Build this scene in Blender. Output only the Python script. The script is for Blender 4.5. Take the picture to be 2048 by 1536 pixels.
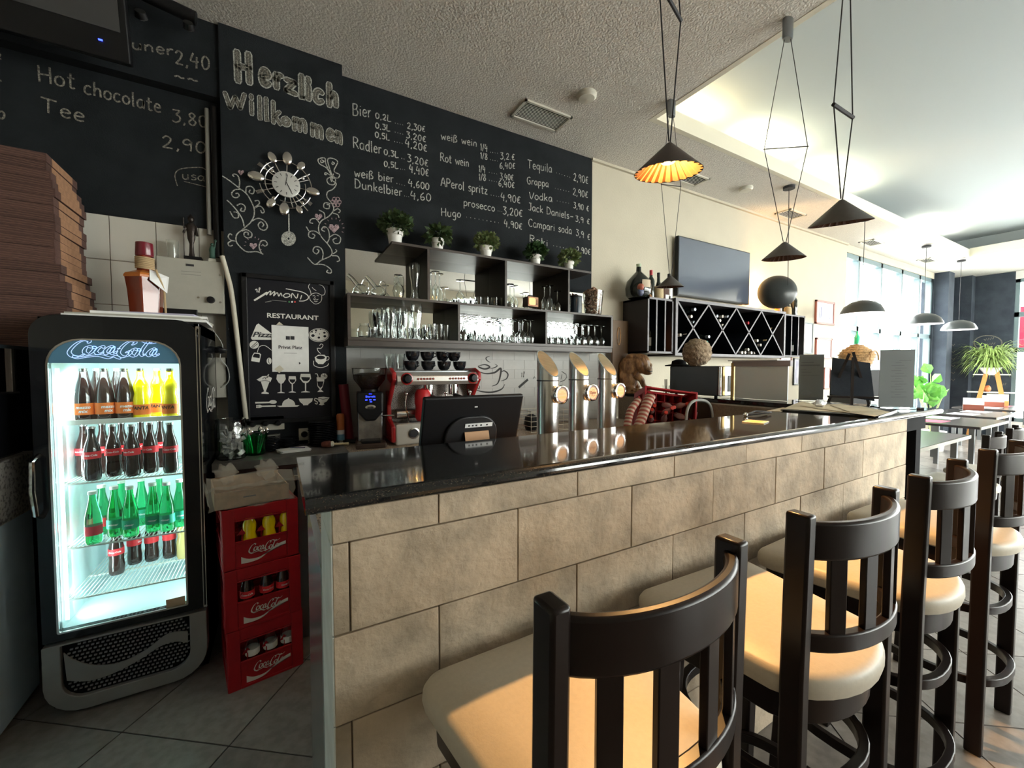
import bpy, math, random
import numpy as np
from mathutils import Vector, Matrix, Euler
random.seed(7)
for o in list(bpy.data.objects): bpy.data.objects.remove(o)
SC = bpy.context.scene
COL = SC.collection
R = math.radians
PI = math.pi
# ------------------------------------------------------------------ camera, world, exposure
EYE = Vector((0, 0, 1.5)); FPX = 814.0; YAW = R(29.85); PITCH = R(2.18)
cd = bpy.data.cameras.new('camera'); cam = bpy.data.objects.new('camera', cd); COL.objects.link(cam)
cd.sensor_width = 36; cd.lens = FPX / 2048 * 36; cd.clip_start = .02; cd.clip_end = 200
cam.location = EYE; cam.rotation_euler = (R(90) - PITCH, 0, -YAW)
SC.camera = cam
w = bpy.data.worlds.new('sky'); SC.world = w; w.use_nodes = True
wn = w.node_tree; bg = wn.nodes['Background']
sky = wn.nodes.new('ShaderNodeTexSky'); sky.sky_type = 'HOSEK_WILKIE'; sky.turbidity = 6; sky.ground_albedo = .5
sky.sun_direction = Vector((.3, -.75, .6)).normalized()
mx = wn.nodes.new('ShaderNodeMixRGB'); mx.inputs[0].default_value = .75; mx.inputs[2].default_value = (1, .97, .92, 1)
wn.links.new(sky.outputs[0], mx.inputs[1]); wn.links.new(mx.outputs[0], bg.inputs[0])
bg.inputs[1].default_value = 11
vs = SC.view_settings
vs.view_transform = 'Standard'; vs.look = 'None'; vs.gamma = 1; vs.use_curve_mapping = False
vs.exposure = 1.2
def light(name, kind, loc, power, color=(1, 1, 1), size=.1, size_y=None, rot=(0, 0, 0), spot=None, blend=.15, shape=None):
    l = bpy.data.lights.new(name, kind); l.energy = power; l.color = color
    if kind == 'AREA':
        l.size = size
        if size_y: l.shape = 'RECTANGLE'; l.size_y = size_y
        if shape: l.shape = shape
    elif kind in ('POINT', 'SPOT'): l.shadow_soft_size = size
    if kind == 'SPOT': l.spot_size = spot; l.spot_blend = blend
    o = bpy.data.objects.new(name, l); COL.objects.link(o); o.location = loc; o.rotation_euler = rot
    return o
def portal(name, loc, sx, sy, rot):
    o = light(name, 'AREA', loc, 1, size=sx, size_y=sy, rot=rot); o.data.cycles.is_portal = True; return o
portal('window_portal', (10.2, 3.3, 2.1), 3.9, 2.6, (R(-90), 0, 0))
portal('window_portal', (13.9, -.7, 1.8), 3.3, 5.8, (0, R(90), 0))
portal('window_portal', (8.6, -4.05, 1.85), 9.2, 2.7, (R(90), 0, 0))
WARM = (1, .56, .2)
# pendant bulbs and cove tubes get their light where they are built
# ------------------------------------------------------------------ pixel rays of the calibrated photograph -> points on real planes
FW = Vector((math.sin(YAW) * math.cos(PITCH), math.cos(YAW) * math.cos(PITCH), -math.sin(PITCH)))
RT = Vector((math.cos(YAW), -math.sin(YAW), 0)); UP = RT.cross(FW)
def ray(x, y): return FW * FPX + RT * (x - 1024) - UP * (y - 768)
def aty(x, y, Y): d = ray(x, y); return EYE + d * (Y / d.y)
def atx(x, y, X): d = ray(x, y); return EYE + d * (X / d.x)
def atz(x, y, Z): d = ray(x, y); return EYE + d * ((Z - EYE.z) / d.z)
# ------------------------------------------------------------------ materials
MATS = {}
def mat(name, col=(.5, .5, .5), rough=.5, metal=0, trans=0, emit=None, es=1, ior=1.45, coat=0, spec=.5, alpha=1):
    if name in MATS: return MATS[name]
    m = bpy.data.materials.new(name); m.use_nodes = True; MATS[name] = m
    b = m.node_tree.nodes['Principled BSDF']
    b.inputs['Base Color'].default_value = (*col, 1); b.inputs['Roughness'].default_value = rough
    b.inputs['Metallic'].default_value = metal; b.inputs['Transmission Weight'].default_value = trans
    b.inputs['IOR'].default_value = ior; b.inputs['Coat Weight'].default_value = coat
    b.inputs['Specular IOR Level'].default_value = spec; b.inputs['Alpha'].default_value = alpha
    if emit: b.inputs['Emission Color'].default_value = (*emit, 1); b.inputs['Emission Strength'].default_value = es
    return m
def noisy(m, scale=20, amount=.25, c2=None, bump=0, bscale=None, detail=4, stretch=None, rnd=0, dist=.01, ramp=(.35, .65)):
    """procedural grain: mixes a second colour by noise, adds relief, and a per-piece tone"""
    nt = m.node_tree; N = nt.nodes; L = nt.links; b = N['Principled BSDF']
    tc = N.new('ShaderNodeTexCoord'); mp = N.new('ShaderNodeMapping')
    L.new(tc.outputs['Object'], mp.inputs[0])
    if stretch: mp.inputs['Scale'].default_value = stretch
    base = b.inputs['Base Color'].default_value[:]
    if c2 is None: c2 = tuple(max(0, c * (1 - amount)) for c in base[:3])
    vec = mp.outputs[0]
    if rnd:
        oi = N.new('ShaderNodeObjectInfo'); ad = N.new('ShaderNodeVectorMath'); ad.operation = 'ADD'
        cm = N.new('ShaderNodeVectorMath'); cm.operation = 'SCALE'; cm.inputs[0].default_value = (37, 17, 23)
        L.new(oi.outputs['Random'], cm.inputs['Scale']); L.new(vec, ad.inputs[0]); L.new(cm.outputs[0], ad.inputs[1]); vec = ad.outputs[0]
    no = N.new('ShaderNodeTexNoise'); no.inputs['Scale'].default_value = scale; no.inputs['Detail'].default_value = detail
    L.new(vec, no.inputs['Vector'])
    rp = N.new('ShaderNodeValToRGB'); rp.color_ramp.elements[0].position = ramp[0]; rp.color_ramp.elements[1].position = ramp[1]
    rp.color_ramp.elements[0].color = (*c2[:3], 1); rp.color_ramp.elements[1].color = base
    L.new(no.outputs[0], rp.inputs[0]); out = rp.outputs[0]
    if rnd:
        hs = N.new('ShaderNodeHueSaturation'); mr = N.new('ShaderNodeMapRange')
        mr.inputs['To Min'].default_value = 1 - rnd; mr.inputs['To Max'].default_value = 1 + rnd
        L.new(oi.outputs['Random'], mr.inputs[0]); L.new(mr.outputs[0], hs.inputs['Value']); L.new(out, hs.inputs['Color']); out = hs.outputs[0]
    L.new(out, b.inputs['Base Color'])
    if bump:
        bn = N.new('ShaderNodeBump'); bn.inputs['Strength'].default_value = bump; bn.inputs['Distance'].default_value = dist
        n2 = N.new('ShaderNodeTexNoise'); n2.inputs['Scale'].default_value = bscale or scale; n2.inputs['Detail'].default_value = detail
        L.new(vec, n2.inputs['Vector']); L.new(n2.outputs[0], bn.inputs['Height']); L.new(bn.outputs[0], b.inputs['Normal'])
    return m
def thin_glass(name, tint=(1, 1, 1), refl=.08):
    m = bpy.data.materials.new(name); m.use_nodes = True; MATS[name] = m
    nt = m.node_tree; nt.nodes.clear(); o = nt.nodes.new('ShaderNodeOutputMaterial')
    t = nt.nodes.new('ShaderNodeBsdfTransparent'); t.inputs[0].default_value = (*tint, 1)
    g = nt.nodes.new('ShaderNodeBsdfGlossy'); g.inputs['Roughness'].default_value = .02
    f = nt.nodes.new('ShaderNodeLayerWeight'); f.inputs[0].default_value = .5; pw = nt.nodes.new('ShaderNodeMath'); pw.operation = 'POWER'; pw.inputs[1].default_value = 5
    nt.links.new(f.outputs['Facing'], pw.inputs[0]); ma = nt.nodes.new('ShaderNodeMath'); ma.operation = 'MULTIPLY_ADD'; ma.inputs[1].default_value = .9; ma.inputs[2].default_value = refl * .5
    nt.links.new(pw.outputs[0], ma.inputs[0]); ms = nt.nodes.new('ShaderNodeMixShader'); nt.links.new(ma.outputs[0], ms.inputs[0])
    nt.links.new(t.outputs[0], ms.inputs[1]); nt.links.new(g.outputs[0], ms.inputs[2]); nt.links.new(ms.outputs[0], o.inputs[0])
    return m
M_ceil = noisy(mat('ceiling_plaster', (.70, .665, .61), .95), 60, .1, bump=.9, bscale=75, dist=.012)
M_tray = mat('tray_paint', (.43, .48, .50), .8)
M_cream = noisy(mat('cream_wall_paint', (.53, .485, .385), .9), 4, .04, bump=.25, bscale=60)
M_white = noisy(mat('white_paint', (.74, .73, .70), .7), 8, .05)
M_board = noisy(mat('chalkboard_paint', (.013, .0155, .018), .8, spec=.15), 5, .3, c2=(.018, .021, .024), bump=.15, bscale=140)
M_dusty = noisy(mat('dusty_slate_paint', (.035, .045, .062), .8, spec=.35), 5, .2, c2=(.05, .062, .08), bump=.2, bscale=60)
def chalkmat(name, c, lo=.38, hi=.5):
    m = mat(name, c, .95, spec=.1); return noisy(m, 160, .5, c2=tuple(x * .35 for x in c), ramp=(lo, hi))
M_chalk = chalkmat('chalk', (.46, .46, .42))
M_chalk_dim = chalkmat('faint_chalk', (.33, .31, .26), .42, .62)
M_chalk_fill = chalkmat('rubbed_chalk', (.19, .185, .16), .42, .62)
M_pinkchalk = chalkmat('pink_chalk', (.45, .33, .35))
M_stone = noisy(mat('sandstone_tile', (.54, .435, .315), .75), 7, .3, c2=(.32, .265, .195), bump=.7, bscale=38, rnd=.09, detail=14, stretch=(1.2, 1, 1.3), dist=.006, ramp=(.3, .62))
M_grout = noisy(mat('grout', (.27, .22, .165), .95), 60, .2)
M_endstone = noisy(mat('end_stone_lit_tint', (.70, .76, .76), .7), 12, .15)  # cool light falling on the bar end is painted into this stone
def granite():
    m = mat('black_granite', (.010, .011, .012), .09, coat=.3)
    return noisy(m, 260, 0, c2=(.07, .055, .038), detail=6, ramp=(.36, .40))
M_granite = granite()
M_terrazzo = noisy(mat('speckled_granite', (.55, .45, .34), .4), 130, 0, c2=(.10, .08, .07), detail=3, ramp=(.44, .5))
M_wood = noisy(mat('espresso_wood', (.012, .007, .006), .3, coat=.05, spec=.28), 12, .4, c2=(.010, .006, .005), stretch=(1, 1, .15))
M_seat = noisy(mat('beige_leatherette', (.50, .45, .36), .45), 90, .06, bump=.12, bscale=220, dist=.002)
M_steel = mat('brushed_steel', (.62, .61, .6), .25, 1)
M_chrome = mat('chrome', (.8, .8, .8), .08, 1)
M_dark_steel = mat('satin_dark_steel', (.28, .30, .32), .32, 1)
M_brass = noisy(mat('brushed_brass_cap', (.40, .315, .20), .5, .8), 18, .2, stretch=(1, 6, 1))
M_black = mat('black_plastic', (.007, .007, .008), .42, spec=.3)
M_gloss_black = mat('gloss_black', (.008, .009, .011), .1, coat=.3, spec=.3)
M_mesh_black = mat('matte_black', (.008, .008, .009), .8, spec=.1)
M_shelf = noisy(mat('shelf_dark_laminate', (.060, .046, .038), .4), 14, .3, stretch=(.15, 1, 1))
M_shelf_in = mat('shelf_inner_laminate', (.014, .012, .012), .35, spec=.3)
M_rack = noisy(mat('grey_lacquered_rack', (.16, .15, .165), .5), 12, .2)
M_rack_in = mat('rack_dark_interior', (.004, .006, .010), .8, spec=.1)
M_red = noisy(mat('red_crate_plastic', (.40, .008, .014), .45), 20, .15)
M_machine_red = mat('machine_red', (.36, .012, .014), .25, coat=.5)
M_glass = mat('clear_glass', (.97, 1, .99), .0, trans=1, ior=1.42)
M_green_glass = mat('green_glass', (.05, .62, .22), .02, trans=1, ior=1.42)
M_dark_glass = mat('dark_bottle_glass', (.015, .02, .018), .08, coat=.4)
M_cola = mat('cola_in_glass', (.03, .012, .01), .04, coat=.8)
M_fanta = mat('yellow_soda_in_glass', (.92, .72, .0), .05, coat=.8, emit=(.9, .65, 0), es=.0)
M_pane = thin_glass('window_pane', (.97, 1, 1))
M_fpane = thin_glass('fridge_pane', (.96, 1, 1))
M_smoke = thin_glass('smoky_pane', (.45, .42, .42))
M_mirror = mat('mirror_silver', (.74, .76, .75), .01, 1)
M_paper = noisy(mat('paper', (.78, .78, .76), .8), 30, .05)
M_card = noisy(mat('brown_cardboard', (.105, .052, .04), .85), 60, .35, c2=(.065, .034, .028), stretch=(1, 1, 6), rnd=.18)
M_card_in = noisy(mat('raw_cardboard', (.36, .19, .105), .9), 40, .2)
M_floor = noisy(mat('grey_floor_tile', (.25, .225, .205), .28), 26, .25, bump=.1, bscale=60, rnd=.06, dist=.003)
M_joint = mat('dark_floor_joint', (.035, .03, .028), .9)
M_walltile = noisy(mat('white_wall_tile', (.58, .56, .5), .3), 6, .04, rnd=.03)
M_leaf = noisy(mat('leaf_green', (.085, .12, .04), .6), 30, .4, c2=(.035, .085, .025), rnd=.25)
M_leaf_pale = noisy(mat('leaf_pale_green', (.22, .25, .11), .6), 30, .4, c2=(.12, .2, .06), rnd=.25)
M_leaf_bright = noisy(mat('leaf_bright', (.22, .55, .10), .4), 8, .4, c2=(.07, .25, .05))
M_pot = mat('white_ceramic', (.78, .76, .72), .4)
M_gorilla = noisy(mat('carved_brown_wood', (.52, .29, .13), .4), 16, .5, c2=(.16, .075, .035), bump=.8, bscale=16, stretch=(1.5, 1.5, .6), dist=.02)
M_table = noisy(mat('dark_table_laminate', (.05, .045, .045), .25), 14, .3)
M_chairwood = mat('chair_brown_wood', (.05, .028, .022), .3)
M_oak = mat('oak_orange', (.55, .25, .07), .5)
M_pink = mat('pink_placemat', (.55, .05, .12), .7)
M_cork = noisy(mat('cork', (.36, .2, .13), .9), 60, .4, rnd=.25)
M_lampgrey = noisy(mat('lamp_grey_metal', (.10, .095, .09), .6), 40, .1)
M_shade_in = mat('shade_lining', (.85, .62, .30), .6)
M_shade_in_dark = mat('shade_lining_unlit', (.09, .045, .035), .6)  # darker copy of the lining: the lamps being off is put into its colour
M_bulb = mat('glowing_bulb', (1, .8, .4), .5, emit=(1, .62, .22), es=2.5)
M_domewhite = mat('dome_white_lining', (.9, .9, .9), .5)
M_tube = mat('cove_tube', (1, 1, .9), .5, emit=(1, .93, .72), es=5)
M_led = mat('fridge_led', (1, 1, 1), .5, emit=(.72, 1, .98), es=2.2)
M_neon = mat('lit_lettering', (.5, .65, 1), .5, emit=(.30, .45, .8), es=.45)
M_blue = mat('blue_led', (0, 0, 1), .5, emit=(.02, .04, 1), es=5)
M_fridge_in = mat('fridge_lining', (.72, .86, .88), .45)
M_grey_plastic = mat('grey_plastic', (.36, .37, .35), .45)
M_boxgrey = noisy(mat('light_grey_enamel', (.42, .41, .35), .5), 20, .06)
M_silver_paint = noisy(mat('silver_grey_plastic', (.30, .30, .29), .42, .3), 10, .08)
M_orange = mat('orange_label', (.85, .2, .03), .5)
M_label_red = mat('red_label', (.75, .03, .04), .5)
M_label_white = mat('white_label', (.85, .85, .85), .5)
M_label_green = mat('green_label', (.02, .35, .22), .5)
M_label_cream = mat('cream_label', (.55, .40, .25), .6)
M_ink = mat('dark_print', (.03, .03, .035), .7)
M_print_white = mat('white_print', (.72, .71, .66), .7)
M_amber = mat('amber_liquor', (.20, .03, .010), .15, spec=.5, coat=.3)
M_plastic_wrap = mat('clear_plastic_wrap', (.85, .8, .7), .1, alpha=.32, spec=1, coat=.6)
M_foil = noisy(mat('crinkled_silver_foil', (.9, .9, .9), .3, .55), 20, .2, bump=1, bscale=26, dist=.02)
M_bean = noisy(mat('coffee_beans', (.05, .022, .012), .4), 90, .6, bump=1, bscale=90, dist=.006)
M_wicker = noisy(mat('wicker', (.52, .32, .14), .7), 50, .5, bump=.7, bscale=60, dist=.01)
M_rock = noisy(mat('brown_pompom', (.40, .30, .2), .95), 30, .5, c2=(.2, .14, .09), bump=1, bscale=42, dist=.03)
M_screen = mat('dark_screen', (.022, .028, .038), .10, coat=.4)
M_frost = mat('frosted_white_panel', (.80, .88, .90), .4)
M_picframe = mat('reddish_wood_frame', (.30, .10, .08), .45)
M_socket = mat('ivory_plastic', (.6, .58, .5), .4)
M_litpanel = mat('blue_lit_tint_panel', (.55, .70, .82), .45)  # blue light on the counter side is put into this panel colour
M_curtain = mat('red_banner', (.6, .02, .06), .7)
# ------------------------------------------------------------------ mesh builder
class MB:
    def __init__(s): s.v = []; s.f = []; s.sm = []; s.mi = []; s.T = Matrix.Identity(4); s.m = 0
    def add(s, vs, fs, smooth=False):
        n = len(s.v); s.v += [tuple(s.T @ Vector(v)) for v in vs]
        for f in fs: s.f.append([i + n for i in f]); s.sm.append(smooth); s.mi.append(s.m)
        return s
    def box(s, x0, x1, y0, y1, z0, z1):
        vs = [(x0, y0, z0), (x1, y0, z0), (x1, y1, z0), (x0, y1, z0), (x0, y0, z1), (x1, y0, z1), (x1, y1, z1), (x0, y1, z1)]
        return s.add(vs, [(0, 3, 2, 1), (4, 5, 6, 7), (0, 1, 5, 4), (1, 2, 6, 5), (2, 3, 7, 6), (3, 0, 4, 7)])
    def cbox(s, c, d): return s.box(c[0] - d[0] / 2, c[0] + d[0] / 2, c[1] - d[1] / 2, c[1] + d[1] / 2, c[2] - d[2] / 2, c[2] + d[2] / 2)
    def lathe(s, prof, n=24, c=(0, 0, 0), smooth=True, sx=1, sy=1, closed=False, caps=True):
        vs = []; fs = []
        for r, z in prof:
            for k in range(n): a = 2 * PI * k / n; vs.append((c[0] + r * math.cos(a) * sx, c[1] + r * math.sin(a) * sy, c[2] + z))
        m = len(prof)
        for i in range(m if closed else m - 1):
            j = (i + 1) % m
            for k in range(n): fs.append((i * n + k, i * n + (k + 1) % n, j * n + (k + 1) % n, j * n + k))
        if not closed and caps:
            if prof[0][0] > 1e-6: fs.append(tuple(range(n))[::-1])
            if prof[-1][0] > 1e-6: fs.append(tuple((m - 1) * n + k for k in range(n)))
        return s.add(vs, fs, smooth)
    def cyl(s, c, r, h, n=20, r2=None, smooth=True): return s.lathe([(r, 0), (r if r2 is None else r2, h)], n, c, smooth)
    def rod(s, a, b, r, n=8, r2=None): return s.tube([a, b], r, n, r2=r2)
    def tube(s, pts, r, n=8, closed=False, r2=None, flat=1.0, up=None, cap=True):
        pts = [Vector(p) for p in pts]; m = len(pts); vs = []; fs = []; prev = None
        for i, p in enumerate(pts):
            t = (pts[(i + 1) % m] - pts[i - 1]) if closed else (pts[min(i + 1, m - 1)] - pts[max(i - 1, 0)])
            if t.length < 1e-9: t = Vector((0, 0, 1))
            t.normalize()
            if prev is None:
                u = Vector(up) if up else (Vector((0, 0, 1)) if abs(t.z) < .9 else Vector((1, 0, 0)))
            else: u = prev
            u = (u - t * u.dot(t));
            if u.length < 1e-6: u = t.orthogonal()
            u.normalize(); prev = u; b = t.cross(u)
            rr = r if r2 is None else r + (r2 - r) * i / (m - 1)
            for k in range(n):
                a = 2 * PI * (k + .5) / n; vs.append(p + u * math.cos(a) * rr * flat + b * math.sin(a) * rr)
        for i in range(m if closed else m - 1):
            j = (i + 1) % m
            for k in range(n): fs.append((i * n + k, i * n + (k + 1) % n, j * n + (k + 1) % n, j * n + k))
        if not closed and cap: fs.append(tuple(range(n))[::-1]); fs.append(tuple((m - 1) * n + k for k in range(n)))
        return s.add(vs, fs, n > 4)
    def strip(s, path, w, h, up=(0, 0, 1)):
        """rectangular bar (w across, h along up) swept along path"""
        pts = [Vector(p) for p in path]; m = len(pts); vs = []; fs = []; U = Vector(up)
        for i, p in enumerate(pts):
            t = (pts[min(i + 1, m - 1)] - pts[max(i - 1, 0)]).normalized(); b = t.cross(U).normalized(); u = b.cross(t)
            for x, y in ((-1, -1), (1, -1), (1, 1), (-1, 1)): vs.append(p + b * (w / 2 * x) + u * (h / 2 * y))
        for i in range(m - 1):
            for k in range(4): fs.append((i * 4 + k, i * 4 + (k + 1) % 4, i * 4 + 4 + (k + 1) % 4, i * 4 + 4 + k))
        fs += [(3, 2, 1, 0), tuple((m - 1) * 4 + k for k in range(4))]
        return s.add(vs, fs, True)
    def prism(s, poly, n, d):
        """extrude a 3-D polygon by vector n*d"""
        P = [Vector(p) for p in poly]; D = Vector(n) * d; k = len(P)
        return s.add(P + [p + D for p in P], [tuple(range(k))[::-1], tuple(range(k, 2 * k))] + [(i, (i + 1) % k, (i + 1) % k + k, i + k) for i in range(k)])
    def sphere(s, c, r, n=16, m=10, sx=1, sy=1, sz=1, fn=None):
        vs = []; fs = []
        for i in range(m + 1):
            t = PI * i / m
            for k in range(n):
                a = 2 * PI * k / n; q = Vector((math.sin(t) * math.cos(a), math.sin(t) * math.sin(a), math.cos(t)))
                f = fn(q) if fn else 1
                vs.append((c[0] + q.x * r * sx * f, c[1] + q.y * r * sy * f, c[2] + q.z * r * sz * f))
        for i in range(m):
            for k in range(n): fs.append((i * n + k, (i + 1) * n + k, (i + 1) * n + (k + 1) % n, i * n + (k + 1) % n))
        return s.add(vs, fs, True)
    def ribbon(s, pts, w, n, off=.0015):
        """flat stroke of width w (number or list) on the surface with normal n"""
        P = [Vector(p) + Vector(n) * off for p in pts]; m = len(P); N_ = Vector(n); L = []; Rr = []
        if m < 2: return s
        for i, p in enumerate(P):
            t = P[min(i + 1, m - 1)] - P[max(i - 1, 0)]
            if t.length < 1e-9: t = Vector((1, 0, 0))
            b = t.normalized().cross(N_); ww = w[i] if hasattr(w, '__len__') else w
            L.append(p + b * ww / 2); Rr.append(p - b * ww / 2)
        return s.add(L + Rr, [(i, i + 1, m + i + 1, m + i) for i in range(m - 1)])
def build(name, mb, m, parent=None, loc=None, rot=None, label=None, cat=None, group=None, kind=None, bev=0, sub=0):
    me = bpy.data.meshes.new(name); me.from_pydata(mb.v, [], mb.f); me.update()
    for x in (m if isinstance(m, (list, tuple)) else [m]): me.materials.append(x)
    me.polygons.foreach_set('use_smooth', mb.sm)
    if any(mb.sm): me.set_sharp_from_angle(angle=R(38))
    me.polygons.foreach_set('material_index', mb.mi)
    o = bpy.data.objects.new(name, me); COL.objects.link(o)
    if parent: o.parent = parent
    if loc is not None: o.location = loc
    if rot is not None: o.rotation_euler = rot
    if bev:
        b = o.modifiers.new('Bevel', 'BEVEL'); b.width = bev; b.segments = 2; b.limit_method = 'ANGLE'; b.angle_limit = R(40)
    if sub: q = o.modifiers.new('Subd', 'SUBSURF'); q.levels = q.render_levels = sub
    tag(o, label, cat, group, kind); return o
def tag(o, label=None, cat=None, group=None, kind=None):
    if label: o['label'] = label
    if cat: o['category'] = cat
    if group: o['group'] = group
    if kind: o['kind'] = kind
    return o
def thing(name, label, cat, loc=(0, 0, 0), rz=0, group=None, rot=None):
    o = bpy.data.objects.new(name, None); COL.objects.link(o); o.empty_display_size = .05
    o.location = loc; o.rotation_euler = rot if rot is not None else (0, 0, rz)
    return tag(o, label, cat, group)
KIDS = {}
def dup(root, loc, rz=None, label=None, group=None, rot=None, scale=None):
    def cp(o, parent):
        c = o.copy(); COL.objects.link(c)
        if parent: c.parent = parent
        for k in [x for x in bpy.data.objects if x.parent == o] if o.name not in KIDS else KIDS[o.name]: cp(k, c)
        return c
    if root.name not in KIDS:
        def reg(o):
            ks = [x for x in bpy.data.objects if x.parent == o]; KIDS[o.name] = ks
            for k in ks: reg(k)
        reg(root)
    c = cp(root, None); c.location = loc
    if rz is not None: c.rotation_euler = (0, 0, rz)
    if rot is not None: c.rotation_euler = rot
    if scale: c.scale = scale if hasattr(scale, '__len__') else (scale,) * 3
    if label: c['label'] = label
    if group: c['group'] = group
    return c
ORD = ['first', 'second', 'third', 'fourth', 'fifth', 'sixth', 'seventh', 'eighth', 'ninth', 'tenth', 'eleventh', 'twelfth', 'thirteenth', 'fourteenth', 'fifteenth', 'sixteenth', 'seventeenth', 'eighteenth', 'nineteenth', 'twentieth'] + ['twenty-%s' % x for x in ('first', 'second', 'third', 'fourth', 'fifth', 'sixth', 'seventh', 'eighth', 'ninth')] + ['thirtieth'] + ['thirty-%s' % x for x in ('first', 'second', 'third', 'fourth', 'fifth', 'sixth', 'seventh', 'eighth', 'ninth')]
def smooth_path(p, k=5, closed=False):
    """Catmull-Rom through 2-D or 3-D points"""
    P = [Vector(q) for q in p]; m = len(P)
    if m < 3: return P
    out = []
    for i in range(m if closed else m - 1):
        a, b, c, d = (P[(i - 1) % m], P[i], P[(i + 1) % m], P[(i + 2) % m]) if closed else (P[max(i - 1, 0)], P[i], P[i + 1], P[min(i + 2, m - 1)])
        for j in range(k):
            t = j / k; out.append(.5 * ((2 * b) + (c - a) * t + (2 * a - 5 * b + 4 * c - d) * t * t + (3 * b - 3 * c + d - a) * t ** 3))
    if not closed: out.append(P[-1])
    return out
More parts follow.
